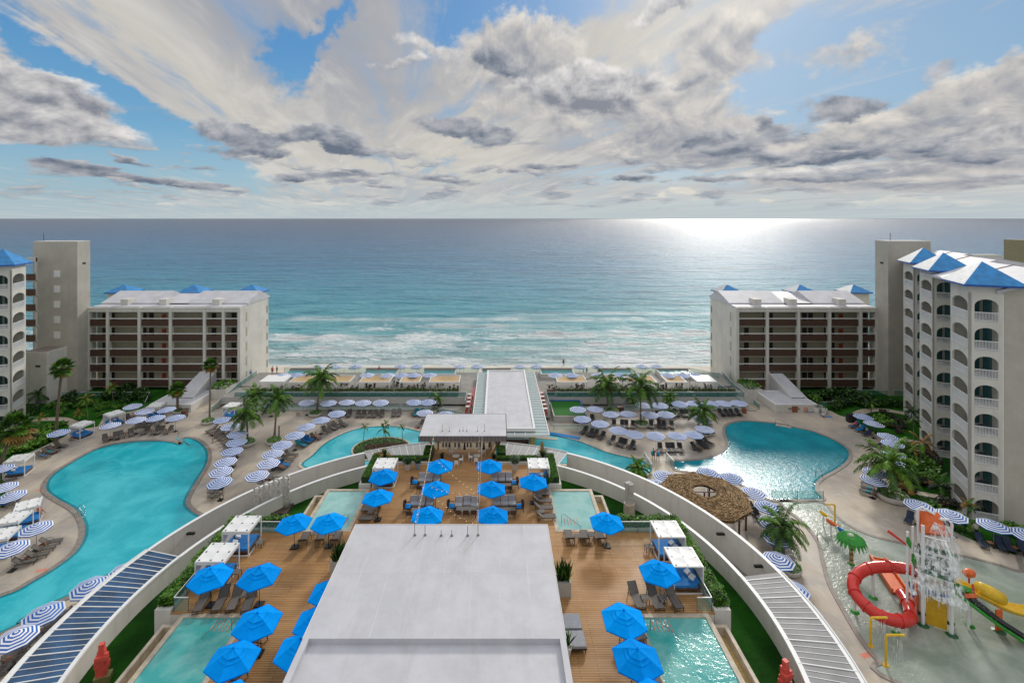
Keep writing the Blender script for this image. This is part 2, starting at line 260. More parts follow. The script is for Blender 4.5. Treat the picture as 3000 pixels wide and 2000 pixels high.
# sea
m = bpy.data.materials.new('sea'); m.use_nodes = True; t = NT(m.node_tree); b = t.n['Principled BSDF']; p = t.pos(); sx, sy, sz = t.sep(p)
dist = sy
n1_ = t.noise(t.scl(p, (.010, .022, 1)), 1, 6, .6, .5); n2_ = t.noise(t.scl(p, (.035, .12, 1)), 1, 6, .65, .6)
sh = t.m('ADD', t.m('LOGARITHM', t.m('MAXIMUM', t.m('SUBTRACT', dist, 60), 10), 10), t.m('MULTIPLY', t.m('SUBTRACT', n2_, .5), .5))
rp = t.new('ShaderNodeValToRGB'); t.l.new(t.lin(sh, 1.7, 4.0), rp.inputs[0]); cr = rp.color_ramp
cr.elements[0].position = 0; cr.elements[0].color = (.50, .64, .62, 1); cr.elements[1].position = 1; cr.elements[1].color = (.12, .135, .18, 1)
for q, cc in ((.06, (.33, .56, .57)), (.13, (.14, .45, .50)), (.22, (.06, .34, .46)), (.34, (.045, .22, .38)), (.55, (.085, .16, .28)), (.75, (.11, .14, .21))):
    e = cr.elements.new(q); e.color = cc+(1,)
fo = t.noise(t.scl(p, (.05, .09, 1)), 1, 3, .5, .8); fd = t.noise(t.scl(p, (.35, .8, 1)), 1, 8, .75, 1.6)
near = t.ss(dist, 215, 125); foam = t.m('MULTIPLY', t.ss(t.m('ADD', t.m('MULTIPLY', fd, .75), t.m('MULTIPLY', fo, .6)), t.m('SUBTRACT', .88, t.m('MULTIPLY', near, .26)), t.m('SUBTRACT', 1.00, t.m('MULTIPLY', near, .22))), t.ss(dist, 260, 150))
at_ = t.new('ShaderNodeAttribute'); at_.attribute_name = 'foam'
foam = t.m('MAXIMUM', foam, t.m('MULTIPLY', at_.outputs['Fac'], t.ss(fd, .24, .44))); foam = t.m('MAXIMUM', foam, t.m('MULTIPLY', t.ss(dist, 124, 118), .8))
wv_ = t.noise(t.scl(p, (.05, .26, 1)), 1, 8, .68, .5); wv2 = t.noise(t.scl(p, (.006, .03, 1)), 1, 6, .65, .4); base_ = t.mix(t.m('MULTIPLY', t.ss(wv_, .47, .62), .42), rp.outputs[0], (.012, .085, .16)); base_ = t.mix(t.m('MULTIPLY', t.ss(wv2, .45, .65), .25), base_, (.02, .05, .11)); base_ = t.mix(t.m('MULTIPLY', t.ss(wv_, .46, .32), .35), base_, (.30, .42, .47)); c = t.mix(foam, base_, (.80, .83, .84)); t.l.new(c, b.inputs['Base Color'])
t.l.new(t.m('ADD', t.m('MULTIPLY', foam, .4), t.lin(sh, 1.8, 2.9, .31, .33)), b.inputs['Roughness']); b.inputs['IOR'].default_value = 1.33
h = t.m('ADD', t.m('MULTIPLY', t.noise(t.scl(p, (.16, .42, 1)), 1, 4, .6, .5), 1.0), t.m('MULTIPLY', t.noise(t.scl(p, (.9, 1.9, 1)), 1, 4, .65, .4), .35)); h = t.m('ADD', h, t.m('MULTIPLY', t.noise(t.scl(p, (.025, .10, 1)), 1, 4, .62, .4), 3.4))
t.l.new(t.bump(h, 1.0, 2.2), b.inputs['Normal']); M['sea'] = m

# ------------------------------------------------ mesh helper
class MB:
    def __init__(s): s.v = []; s.f = []; s.m = []; s.sm = False
    def add(s, vs, fs, m=0):
        o = len(s.v); s.v += [tuple(v) for v in vs]; s.f += [tuple(i+o for i in f) for f in fs]; s.m += [m]*len(fs); return s
    def box(s, x0, y0, z0, x1, y1, z1, m=0):
        return s.add([(x0, y0, z0), (x1, y0, z0), (x1, y1, z0), (x0, y1, z0), (x0, y0, z1), (x1, y0, z1), (x1, y1, z1), (x0, y1, z1)], [(0, 3, 2, 1), (4, 5, 6, 7), (0, 1, 5, 4), (1, 2, 6, 5), (2, 3, 7, 6), (3, 0, 4, 7)], m)
    def cb(s, cx, cy, cz, sx, sy, sz, rz=0, ry=0, rx=0, m=0):
        o = len(s.v); s.box(-sx/2, -sy/2, -sz/2, sx/2, sy/2, sz/2, m)
        Mx = Matrix.Translation((cx, cy, cz)) @ Matrix.Rotation(rz, 4, 'Z') @ Matrix.Rotation(ry, 4, 'Y') @ Matrix.Rotation(rx, 4, 'X')
        for i in range(o, len(s.v)): s.v[i] = tuple(Mx @ Vector(s.v[i]))
        return s
    def bar(s, a, b, w, h=None, m=0):
        a, b = Vector(a), Vector(b); d = b-a; h = h or w; o = len(s.v); s.box(-w/2, -h/2, 0, w/2, h/2, d.length, m)
        q = d.to_track_quat('Z', 'Y').to_matrix().to_4x4(); Mx = Matrix.Translation(a) @ q
        for i in range(o, len(s.v)): s.v[i] = tuple(Mx @ Vector(s.v[i]))
        return s
    def tube(s, pts, r, n=8, m=0, cap=True):
        pts = [Vector(p) for p in pts]; r = r if isinstance(r, (list, tuple)) else [r]*len(pts); o = len(s.v); up = None; vs = []
        for i, p in enumerate(pts):
            d = (pts[min(i+1, len(pts)-1)]-pts[max(i-1, 0)]).normalized()
            if up is None: up = Vector((0, 0, 1)) if abs(d.z) < .9 else Vector((1, 0, 0))
            a = d.cross(up).normalized(); up = a.cross(d).normalized()
            for k in range(n):
                t_ = 2*PI*k/n; vs.append(p+a*(math.cos(t_)*r[i])+up*(math.sin(t_)*r[i]))
        fs = [(i*n+k, i*n+(k+1) % n, (i+1)*n+(k+1) % n, (i+1)*n+k) for i in range(len(pts)-1) for k in range(n)]
        if cap: fs += [tuple(range(n))[::-1], tuple((len(pts)-1)*n+k for k in range(n))]
        return s.add(vs, fs, m)
    def cyl(s, x, y, z0, z1, r, r2=None, n=16, m=0): return s.tube([(x, y, z0), (x, y, z1)], [r, r if r2 is None else r2], n, m)
    def lathe(s, x, y, prof, n=20, m=0):
        vs = [(x+r*math.cos(2*PI*k/n), y+r*math.sin(2*PI*k/n), z) for r, z in prof for k in range(n)]
        fs = [(i*n+k, i*n+(k+1) % n, (i+1)*n+(k+1) % n, (i+1)*n+k) for i in range(len(prof)-1) for k in range(n)]
        fs.append(tuple((len(prof)-1)*n+k for k in range(n))); return s.add(vs, fs, m)
    def prism(s, poly, z0, z1, m=0, ms=None):
        n = len(poly); ar = sum(poly[i][0]*poly[(i+1) % n][1]-poly[(i+1) % n][0]*poly[i][1] for i in range(n))
        if ar < 0: poly = poly[::-1]
        vs = [(x, y, z0) for x, y in poly]+[(x, y, z1) for x, y in poly]
        s.add(vs, [tuple(range(n, 2*n))], m); o = len(s.v)-2*n
        s.f += [(o+i, o+(i+1) % n, o+n+(i+1) % n, o+n+i) for i in range(n)]; s.m += [m if ms is None else ms]*n; return s
    def flat(s, poly, z, m=0):
        n = len(poly); ar = sum(poly[i][0]*poly[(i+1) % n][1]-poly[(i+1) % n][0]*poly[i][1] for i in range(n))
        if ar < 0: poly = poly[::-1]
        if n < 5: return s.add([(x, y, z) for x, y in poly], [tuple(range(n))], m)
        tr = tess([[Vector((x, y, 0)) for x, y in poly]]); return s.add([(x, y, z) for x, y in poly], [tuple(f) if (poly[f[1]][0]-poly[f[0]][0])*(poly[f[2]][1]-poly[f[0]][1])-(poly[f[1]][1]-poly[f[0]][1])*(poly[f[2]][0]-poly[f[0]][0]) > 0 else tuple(f)[::-1] for f in tr], m)
    def quad(s, *p, m=0): return s.add(p, [tuple(range(len(p)))], m)
    def xf(s, o, Mx):
        for i in range(o, len(s.v)): s.v[i] = tuple(Mx @ Vector(s.v[i]))
        return s
    def mesh(s, name, mats, smooth=False):
        me = bpy.data.meshes.new(name); me.from_pydata(s.v, [], s.f)
        for k in (mats if isinstance(mats, (list, tuple)) else [mats]): me.materials.append(M[k])
        if len(set(s.m)) > 1 or (s.m and s.m[0]): me.polygons.foreach_set('material_index', s.m)
        if smooth: me.polygons.foreach_set('use_smooth', [True]*len(s.f))
        me.update(); return me
COL = scene.collection
def obj(name, mb, mats, parent=None, smooth=False, loc=None, rz=0):
    me = mb.mesh(name, mats, smooth) if isinstance(mb, MB) else mb
    o = bpy.data.objects.new(name, me); COL.objects.link(o)
    if parent: o.parent = parent
    if loc: o.location = loc
    if rz: o.rotation_euler = (0, 0, rz)
    return o
def tag(o, label, cat, group=None):
    n = len(label.split()); assert 4 <= n <= 16, (n, label)
    o['label'] = label; o['category'] = cat
    if group: o['group'] = group
    return o
def thing(name, label, cat, loc=(0, 0, 0), rz=0, group=None):
    o = bpy.data.objects.new(name, None); COL.objects.link(o); o.location = loc; o.rotation_euler = (0, 0, rz); o.empty_display_size = .2
    return tag(o, label, cat, group)
def struct(name, mb, mats, smooth=False, kind='structure'):
    o = obj(name, mb, mats, None, smooth); o['kind'] = kind; return o
def kids(o, lst):
    return [c for c in lst if c.parent == o]
TREE = {}
def proto(root):   # remember the tree once so that copying stays fast
    ch = [o for o in COL.objects if o.parent == root]; TREE[root.name] = [(c, [d for d in COL.objects if d.parent == c]) for c in ch]; root['_used'] = 0; return root
def place(root, loc, rz, label, cat=None, group=None, s=None, deep=True):
    if root['_used'] == 0: r = root; root['_used'] = 1
    else:
        r = root.copy(); COL.objects.link(r)
        if '_used' in r: del r['_used']
        if deep:
            for c, ds in TREE[root.name]:
                cc = c.copy(); COL.objects.link(cc); cc.parent = r
                for d in ds: dd = d.copy(); COL.objects.link(dd); dd.parent = cc
    r.location = loc; r.rotation_euler = (0, 0, rz)
    if s is not None: r.scale = (s, s, s) if isinstance(s, (int, float)) else s
    tag(r, label, cat or r['category'], group)
    if group is None and 'group' in r: del r['group']
    return r
def at(x, y, z=0.0):    # where the line of sight through that spot of the photograph meets height z
    k = (H-z)/(y-CY); return ((x-CX)*k, F*k)
def Z(ox, oy, s): return lambda x, y: (ox+x/s, oy+y/s)
tA = Z(0, 1130, 5.2275); tB = Z(300, 1130, 5.2275); tC = Z(600, 1130, 5.2275); tD = Z(0, 1350, 5.2275); tE = Z(0, 1650, 4.48); tP2 = Z(750, 1040, 5.2275); tP3 = Z(1080, 1040, 5.2275); tP4 = Z(1550, 1040, 5.2275); tP5 = Z(1900, 1040, 5.2275)
tZ = Z(1850, 1280, 4.238); tR = Z(2350, 1150, 5.2275); tS = Z(2550, 1350, 4.611); tW = Z(1050, 1230, 5.2275); tX = Z(1400, 1230, 5.2275); tV = Z(500, 1480, 4.126); tQ = Z(550, 1780, 5.2267); tK = Z(1600, 1650, 3.92); tG = Z(2440, 1560, 3.734)
z0 = Z(0, 1200, 1.96); z2 = Z(700, 1000, 3.136); z3 = Z(1400, 1000, 2.94); z4 = Z(2100, 1200, 1.96); tM = Z(1500, 1400, 2.613); tO = Z(500, 1400, 2.613); tCC = Z(1000, 1200, 3.36); tL = Z(0, 650, 2.614); tRR = Z(2000, 650, 2.352); tN = Z(2100, 1640, 4.3556)
ORD = ['first', 'second', 'third', 'fourth', 'fifth', 'sixth', 'seventh', 'eighth', 'ninth', 'tenth', 'eleventh', 'twelfth', 'thirteenth', 'fourteenth']
def spline(pts, n=6, closed=True):
    out = []; L = len(pts)
    for i in range(L if closed else L-1):
        p = [Vector(pts[j % L]) if closed else Vector(pts[max(0, min(L-1, j))]) for j in (i-1, i, i+1, i+2)]
        for k in range(n):
            t_ = k/n; out.append(.5*((2*p[1])+(p[2]-p[0])*t_+(2*p[0]-5*p[1]+4*p[2]-p[3])*t_*t_+(3*p[1]-p[0]-3*p[2]+p[3])*t_**3))
    if not closed: out.append(Vector(pts[-1]))
    return [tuple(q) for q in out]
def offset(poly, d, closed=True):
    n = len(poly); out = []; ar = sum(poly[i][0]*poly[(i+1) % n][1]-poly[(i+1) % n][0]*poly[i][1] for i in range(n)) if closed else 1
    for i in range(n):
        a = Vector(poly[(i-1) % n] if closed else poly[max(i-1, 0)]); b = Vector(poly[(i+1) % n] if closed else poly[min(i+1, n-1)]); t_ = (b-a).normalized(); nn = Vector((t_.y, -t_.x))*(1 if ar > 0 else -1); out.append((poly[i][0]+nn.x*d, poly[i][1]+nn.y*d))
    return out
def ring(mb, inner, outer, z0_, z1, m=0):
    n = len(inner)
    vs = [(x, y, z1) for x, y in inner]+[(x, y, z1) for x, y in outer]+[(x, y, z0_) for x, y in inner]+[(x, y, z0_) for x, y in outer]
    fs = []
    for i in range(n):
        j = (i+1) % n; fs += [(i, n+i, n+j, j), (2*n+i, i, j, 2*n+j), (n+i, 3*n+i, 3*n+j, n+j)]
    return mb.add(vs, fs, m)
# ================================================= SETTING: sea, beach, ground, pools
def crest(x, y):    # long breaking swells that run along the shore
    hh = 0; fo = 0
    for (yc, amp, w, x0, x1, ph, slope) in ((150, .75, 3.0, 5, 75, 0, .035), (136, .6, 2.4, -58, -18, 1, .10), (139.5, .7, 2.6, 18, 72, 2, .03), (130, .55, 2.2, 10, 80, 3, .05), (127, .35, 1.8, -75, -5, 4, -.02), (163, .5, 3.5, -30, 30, 5, .0), (144, .45, 2.5, -60, -2, 6, .03), (175, .4, 4, -80, 60, 7, .0), (133, .45, 2, -14, 22, 8, 0), (124.5, .4, 1.6, -60, 70, 9, 0), (155, .5, 3, 20, 80, 10, -.02), (146, .6, 2.6, -75, -30, 11, .05), (185, .4, 4, 0, 90, 12, .02)):
        c = yc+slope*(x-x0)+2.2*mnoise.noise(Vector((x*.035, ph*7.7, 0))); e = max(0, min(1, (x-x0)/9))*max(0, min(1, (x1-x)/9)); e *= .35+.9*abs(mnoise.noise(Vector((x*.09, ph*3.1, 4))))*2
        d = (y-c)/w; g = math.exp(-d*d) if d > 0 else math.exp(-(d*1.9)**2); hh += amp*min(e, 1.2)*g
        if amp > .38: fo += min(e, 1.2)*math.exp(-((d+.45)*1.4)**2)*(1.3 if amp > .5 else .6)
    return hh, fo
ys = [112+i*.7 for i in range(150)]; y_ = ys[-1]
while y_ < 900: y_ *= 1.022; ys.append(y_)
while y_ < 90000: y_ *= 1.5; ys.append(y_)
mb = MB(); NX = 170; fa = []
for j, y in enumerate(ys):
    for i in range(NX+1):
        x = (i/NX-.5)*2*(y*1.35+20); k = 1/(1+(y/600)**2); ht, fo = (crest(x, y) if y < 190 else (0, 0))
        z = -.9+ht*1.0+k*(.50*mnoise.noise(Vector((x*.05, y*.16, 0)))+.22*mnoise.noise(Vector((x*.13, y*.35, 3)))+.12*mnoise.noise(Vector((x*.35, y*.8, 7))))
        if y < 121: z = min(z, -.85)
        mb.v.append((x, y, z)); fa.append(min(1, fo))
mb.f = [(j*(NX+1)+i, j*(NX+1)+i+1, (j+1)*(NX+1)+i+1, (j+1)*(NX+1)+i) for j in range(len(ys)-1) for i in range(NX)]; mb.m = [0]*len(mb.f)
sea = struct('sea', mb, 'sea', smooth=True)
att = sea.data.attributes.new('foam', 'FLOAT', 'POINT'); att.data.foreach_set('value', fa)
mb = MB(); n_ = 60
for i in range(n_+1):
    x = -170+i*340/n_; w = 1.2*mnoise.noise(Vector((x*.06, 0, 0)))+.5*mnoise.noise(Vector((x*.2, 3, 0)))
    mb.v += [(x, 103, -.02), (x, 112+w, -.1), (x, 119+w, -.95), (x, 140, -2.5)]
mb.f = [(4*i+k, 4*i+4+k, 4*i+5+k, 4*i+1+k) for i in range(n_) for k in range(3)]; mb.m = [0]*len(mb.f)
struct('beach', mb, 'sand', smooth=True)
# pool deck with a straight far edge
deck = [(-150, 5), (150, 5), (150, 104), (-150, 104)]
struct('pool_deck', MB().flat(deck, 0), 'concrete')

P = lambda pts, z=0: [at(x, y, z) for x, y in pts]
def pool(outline, wmat, cmat='coping', cop=.42, hgt=.07, n=5, wz=.03, tiles=True):
    o = spline(outline, n); struct('pool_water', MB().flat(offset(o, .02), wz), wmat)
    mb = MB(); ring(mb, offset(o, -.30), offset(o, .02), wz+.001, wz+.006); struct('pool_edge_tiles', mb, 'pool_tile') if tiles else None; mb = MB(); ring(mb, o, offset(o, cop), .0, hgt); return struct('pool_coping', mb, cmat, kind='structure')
left_pool = P([z0(*q) for q in [(1150, 612), (1092, 575), (1066, 535), (1090, 470), (1140, 390), (1184, 315), (1194, 250), (1165, 200), (1110, 168), (1052, 165), (1040, 200), (980, 186), (900, 180), (800, 182), (650, 200), (530, 238), (400, 310), (305, 372), (268, 425), (272, 468), (330, 512), (430, 570), (480, 640), (486, 720), (440, 810), (330, 900), (180, 990), (0, 1075)]])
left_pool += [(-53, 41), (-60, 34), (-58, 28), (-50, 33)]+P([z0(0, 1285), z0(130, 1205), z0(300, 1112), z0(450, 1045), z0(640, 945)])+[(-30.6, 51), (-28.5, 54.2)]
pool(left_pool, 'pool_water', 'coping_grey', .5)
river = P([z2(*q) for q in [(600, 1160), (680, 1040), (800, 930), (950, 850), (1100, 800), (1250, 782), (1400, 780), (1550, 800)]])+[(-4.5, 76.2), (2, 76)]+P([z3(*q) for q in [(560, 795), (620, 803), (760, 832), (900, 870), (1100, 950), (1300, 1000), (1420, 1025), (1490, 1130)]])+[(16, 66.5), (10, 69.5), (0, 70.5), (-10, 69.2), (-17, 66.5)]
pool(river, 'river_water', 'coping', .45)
right_pool = P([z3(*q) for q in [(1690, 1035), (1800, 1031), (1950, 1016), (2080, 978), (2150, 920), (2155, 860), (2130, 790), (2140, 735), (2190, 705), (2260, 692), (2352, 690)]])+P([z4(*q) for q in [(350, 82), (430, 100), (560, 130), (680, 180), (745, 225), (758, 262), (735, 305), (670, 350), (600, 388), (566, 425), (568, 470), (600, 512), (460, 514), (315, 516), (235, 475), (150, 430), (30, 368)]])+P([z3(1750, 1110), z3(1700, 1090)])
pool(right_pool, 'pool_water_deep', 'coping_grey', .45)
splash = P([z4(*q) for q in [(375, 536), (480, 537), (602, 537), (655, 590), (720, 645), (800, 692), (900, 732), (1060, 772), (1250, 812), (1450, 855), (1600, 892), (1764, 935)]])+[(56, 50), (58, 30), (44, 28)]+P([z4(*q) for q in [(1060, 1568), (950, 1450), (850, 1330), (740, 1150), (660, 1000), (622, 870), (590, 755), (500, 645)]])
pool(splash, 'splash_water', 'coping_grey', .4, tiles=False)
struct('pool_step_wall', MB().prism([at(*q) for q in (z4(338, 92), z4(428, 107), z4(426, 100), z4(340, 82))], 0, .1), 'coping')
# garden ground with its curved path
gl = P([z0(0, 600), z0(40, 520), z0(0, 300)])+P([tA(150, 1160), tA(480, 1010), tA(760, 880), tA(1000, 770), tA(1080, 690), tA(1500, 620), tA(1560, 520), tA(1900, 420), tB(380, 400), tB(600, 350), tB(700, 300)])
gl = [(-150, at(*z0(0, 600))[1])]+gl[1:]+[(-42, 99), (-42, 103.5), (-150, 103.5)]
struct('garden_lawn', MB().flat(gl, .008), 'garden')
gr = P([tR(440, 280), tR(580, 350), tR(690, 375), tR(800, 440), tR(1000, 540), tR(1200, 690), tR(1420, 740), tR(1560, 900)])+P([z4(1060, 420), z4(1040, 500), z4(1170, 590), z4(1340, 690), z4(1500, 760), z4(1764, 850)])+[(120, 56), (120, 103.5), (56, 103.5), (57, 92)]
struct('garden_lawn', MB().flat(gr, .008), 'garden')
def path(pts, w, label=None):
    a = spline(pts, 5, False); l = offset(a, w/2, False); r = offset(a, -w/2, False); n = len(a); mb = MB()
    mb.add([(x, y, .016) for x, y in l]+[(x, y, .016) for x, y in r], [(i, i+1, n+i+1, n+i) for i in range(n-1)]); return struct('path', mb, 'coping')
path(P([tA(300, 540), tA(560, 520), tA(760, 508), tA(960, 512), tA(1100, 560), tA(1200, 605)]), 1.5)
path(P([tR(800, 370), tR(900, 300), tR(1050, 265), tR(1300, 270), tR(1600, 325)]), 1.6)
path(P([tR(1450, 715), tR(1650, 735), tR(1860, 775), tR(2000, 830)]), 1.1)
path(P([z4(1030, 450), z4(1150, 475), z4(1370, 525), z4(1420, 600)]), 1.1)

# ================================================= PODIUM: lawn, timber deck, plunge pools, curved walkway
C0 = (-4.1, 37.2); RI, RO = 24.8, 28.3; ZW = 5.1
def pc(r, a): return (C0[0]+r*math.cos(a), C0[1]+r*math.sin(a))
def ang_px(x, y, z=ZW): X_, Y_ = at(x, y, z); return math.atan2(Y_-C0[1], X_-C0[0])
arc = lambda r, a0, a1, n: [pc(r, a0+(a1-a0)*i/n) for i in range(n+1)]
LZ = 3.5
struct('lawn', MB().prism(arc(RI+.05, 0, 2*PI, 96)[:-1], .1, LZ), 'lawn')
def curved_wall(label, r, th, zb, zt, a0, a1):
    w = thing('curved_wall', label, 'wall'); n = 90; mb = MB(); i_ = arc(r-th/2, a0, a1, n); o_ = arc(r+th/2, a0, a1, n)
    vs = [(x, y, z) for z in (zb, zt-.07) for x, y in i_]+[(x, y, z) for z in (zb, zt-.07) for x, y in o_]; k = n+1
    fs = [(j, k+j, k+j+1, j+1) for j in range(n)]+[(2*k+j, 2*k+j+1, 3*k+j+1, 3*k+j) for j in range(n)]+[(0, 2*k, 3*k, k), (k-1, 2*k-1, 4*k-1, 3*k-1)]
    obj('wall_face', mb.add(vs, fs), 'wall', w, smooth=False)
    mb = MB(); i_ = arc(r-th/2-.02, a0, a1, n); o_ = arc(r+th/2+.02, a0, a1, n); vs = [(x, y, z) for z in (zt-.07, zt) for x, y in i_]+[(x, y, z) for z in (zt-.07, zt) for x, y in o_]
    fs = [(j, k+j, k+j+1, j+1) for j in range(n)]+[(2*k+j, 2*k+j+1, 3*k+j+1, 3*k+j) for j in range(n)]+[(k+j, 3*k+j, 3*k+j+1, k+j+1) for j in range(n)]+[(0, 2*k, 3*k, k), (k-1, 2*k-1, 4*k-1, 3*k-1)]
    obj('wall_cap', mb.add(vs, fs), 'white', w)
    return w
aCL, aCR = ang_px(1067, 1322), ang_px(1664, 1323); aL, aR = ang_px(434, 1611), ang_px(2289, 1674)
curved_wall('white outer wall of the curved walkway beside the left pool', RO, .28, 0, ZW, aCL, PI*1.25)
curved_wall('white inner wall of the curved walkway above the left lawn strip', RI, .28, LZ-.4, ZW, aCL, PI*1.25)
curved_wall('white outer wall of the curved walkway beside the thatched shelter', RO, .28, 0, ZW, -PI*.25, aCR)
curved_wall('white inner wall of the curved walkway above the right lawn strip', RI, .28, LZ-.4, ZW, -PI*.25, aCR)
curved_wall('low white wall under the slatted walkway roof behind the stage', RI+.25, .25, 0, ZW-.35, aCR+.004, aCL-.004)
mb = MB(); i_ = arc(RI+.13, -PI*.25, PI*1.25, 120); o_ = arc(RO-.13, -PI*.25, PI*1.25, 120); n = 121
mb.add([(x, y, 2.2) for x, y in i_]+[(x, y, 2.2) for x, y in o_], [(j, j+1, n+j+1, n+j) for j in range(120)]); struct('path', mb, 'coping_grey')
def louvre(label, a0, a1, m, step, zt=ZW, r0=RI-.16, r1=RO+.16):
    t = thing('walkway_roof', label, 'canopy'); n = max(4, round(abs(a1-a0)*(r0+r1)/2/step)); mb = MB(); rb = MB()
    for i in range(n):
        b0 = a0+(a1-a0)*i/n; b1 = a0+(a1-a0)*(i+1)/n; p = [pc(r0, b0), pc(r1, b0), pc(r1, b1), pc(r0, b1)]; o = len(mb.v)
        mb.add([(p[0][0], p[0][1], zt-.03), (p[1][0], p[1][1], zt-.03), (p[2][0], p[2][1], zt-.03), (p[3][0], p[3][1], zt-.03), (p[3][0], p[3][1], zt-.1), (p[2][0], p[2][1], zt-.1)], [(0, 1, 2, 3)])
        w = .07 if i % 4 == 0 else .035
        rb.bar((p[0][0], p[0][1], zt-.02), (p[1][0], p[1][1], zt-.02), w, w)
    obj('roof_panels', mb, m, t); obj('ribs', rb, 'white', t)
    mb = MB()
    for r in (r0, r1):
        pts = arc(r, a0, a1, 40)
        for i in range(40): mb.bar((pts[i][0], pts[i][1], zt+.0), (pts[i+1][0], pts[i+1][1], zt+.0), .07, .16)
    obj('edge_trim', mb, 'white', t)
louvre('dark blue panelled roof over the walkway beside the left pool', aL, PI*1.2, 'louvre_blue', .5)
louvre('grey panelled roof over the walkway beside the splash pool', -PI*.2, aR, 'louvre_grey', .5)
louvre('pale slatted walkway roof curving left from the stage', C0[0] and PI/2+.16, aCL, 'louvre_pale', .8)
louvre('pale slatted walkway roof curving right from the stage', aCR, PI/2-.16, 'louvre_pale', .98)
# deck plinth and boards
ZD = 6.5
XL, XR, YN, YF = -23.6, 15.7, 35.3, 44.4
dk = [(-17.8, 8), (9.9, 8), (9.9, YN), (XR, YN), (XR, YF), (5.4, YF), (5.4, 56.5), (-.1, 56.5), (-.1, 58.9), (-7.7, 58.9), (-7.7, 56.5), (-13.5, 56.5), (-13.5, YF), (XL, YF), (XL, YN), (-17.8, YN)]
struct('deck_plinth', MB().prism(dk, LZ-.3, ZD-.09), 'wall')
struct('timber_deck', MB().prism(offset(dk, .06), ZD-.085, ZD), 'decking')
def plunge(x0, x1, y0, y1, wm, side, label):   # raised pool beside the deck
    t = thing('plunge_pool', label, 'pool'); zt = ZD+.02; e = .34; mb = MB().box(x0-e*(side < 0)-.02, y0-e, LZ-.3, x1+e*(side > 0)+.02, y1+e, zt-.15); obj('basin', mb, 'wall', t)
    mb = MB(); ring(mb, [(x0, y0), (x1, y0), (x1, y1), (x0, y1)], [(x0-e, y0-e), (x1+e, y0-e), (x1+e, y1+e), (x0-e, y1+e)], zt-.16, zt); obj('coping', mb, 'coping', t)
    obj('water', MB().flat([(x0, y0), (x1, y0), (x1, y1), (x0, y1)], zt-.07), wm, t)
    a, b = (x1+.34, x1+1.15) if side > 0 else (x0-1.15, x0-.34)   # overflow channel on the lawn side
    mb = MB().box(a, y0-e, LZ-.3, b, y1-.2, zt-1.0); obj('overflow_floor', mb, 'col_yellow', t)
    o_ = b if side > 0 else a; mb = MB().box(min(o_, o_+.25*side), y0-e, LZ-.3, max(o_, o_+.25*side), y1-.2, zt-.35).box(min(a, o_), y1-.45, LZ-.3, max(b, o_), y1-.2, zt-.35); obj('overflow_kerb', mb, 'coping', t)
    mb = MB(); sx_ = (x0+.12 if side > 0 else x1-.12)
    for k in range(4): mb.box(min(sx_, sx_+.42*side), y0+.15+k*0+.0, zt-.06, max(sx_, sx_+.42*side), y0+1.3, zt-.055)
    return t
plunge(-17.6, -13.75, 44.8, 51.1, 'pale_water', -1, 'small pale plunge pool left of the dining deck')
plunge(5.65, 9.6, 44.8, 51.1, 'pale_water', 1, 'small bright plunge pool right of the dining deck')
plunge(-22.4, -18.15, 14, 34.9, 'deck_water', -1, 'long turquoise plunge pool at the bottom left of the deck')
plunge(10.25, 14.9, 14, 34.9, 'deck_water', 1, 'long turquoise plunge pool at the bottom right of the deck')
def pool_steps(x, y, side, label):
    t = thing('pool_handrail', label, 'handrail'); mb = MB(); z = ZD
    mb.tube([(x, y, z), (x, y, z+.85), (x+side*.25, y, z+.9), (x+side*1.7, y-.55, z+.1), (x+side*1.7, y-.55, z-.1)], .025, 6); obj('rail', mb, 'metal', t)
    mb = MB()
    for k in range(5): mb.cb(x+side*(.35+k*.3), y+.45, z-.02-k*.008, .05, 1.0, .02)
    obj('step_nosing', mb, 'deck_mark', t)
for (x, y, s_, l_) in ((-13.95, 45.6, -1, 'bent metal handrail at the small left plunge pool'), (6.0, 45.6, 1, 'bent metal handrail at the small right plunge pool'), (-18.4, 33.8, -1, 'metal handrail into the long left plunge pool'), (10.6, 33.8, 1, 'metal handrail into the long right plunge pool')): pool_steps(x, y, s_, l_)
# glass balustrades of the deck
def glass_fence(label, pts, h, z=0.0, closed=False, post=1.6, gm='glass', rail=.05, zs=None, posts='metal'):
    t = thing('glass_fence', label, 'glass fence'); g = MB(); r_ = MB(); pm = MB().box(-.02, -.02, 0, .02, .02, h-.03).mesh('post', posts); zs = zs or [z]*len(pts)
    for i in range(len(pts)-1):
        a, b = Vector((*pts[i], zs[i])), Vector((*pts[i+1], zs[i+1])); g.quad(a+Vector((0, 0, .06)), b+Vector((0, 0, .06)), b+Vector((0, 0, h)), a+Vector((0, 0, h)))
        r_.bar(a+Vector((0, 0, h)), b+Vector((0, 0, h)), rail); n = max(1, round((b-a).length/post))
        for k in range(n+1): c = a.lerp(b, k/n); obj('post', pm, None, t, loc=tuple(c)) if k or not i else None
    obj('glass_panels', g, gm, t); obj('top_rail', r_, 'white_paint', t); return t
glass_fence('glass balustrade round the left corner of the timber deck', [(-22.4, YN+.1), (XL+.15, YN+.1), (XL+.15, YF-.15), (-17.9, YF-.15)], 1.05, ZD)
glass_fence('glass balustrade round the right corner of the timber deck', [(14.5, YN+.1), (XR-.15, YN+.1), (XR-.15, YF-.15), (9.9, YF-.15)], 1.05, ZD)
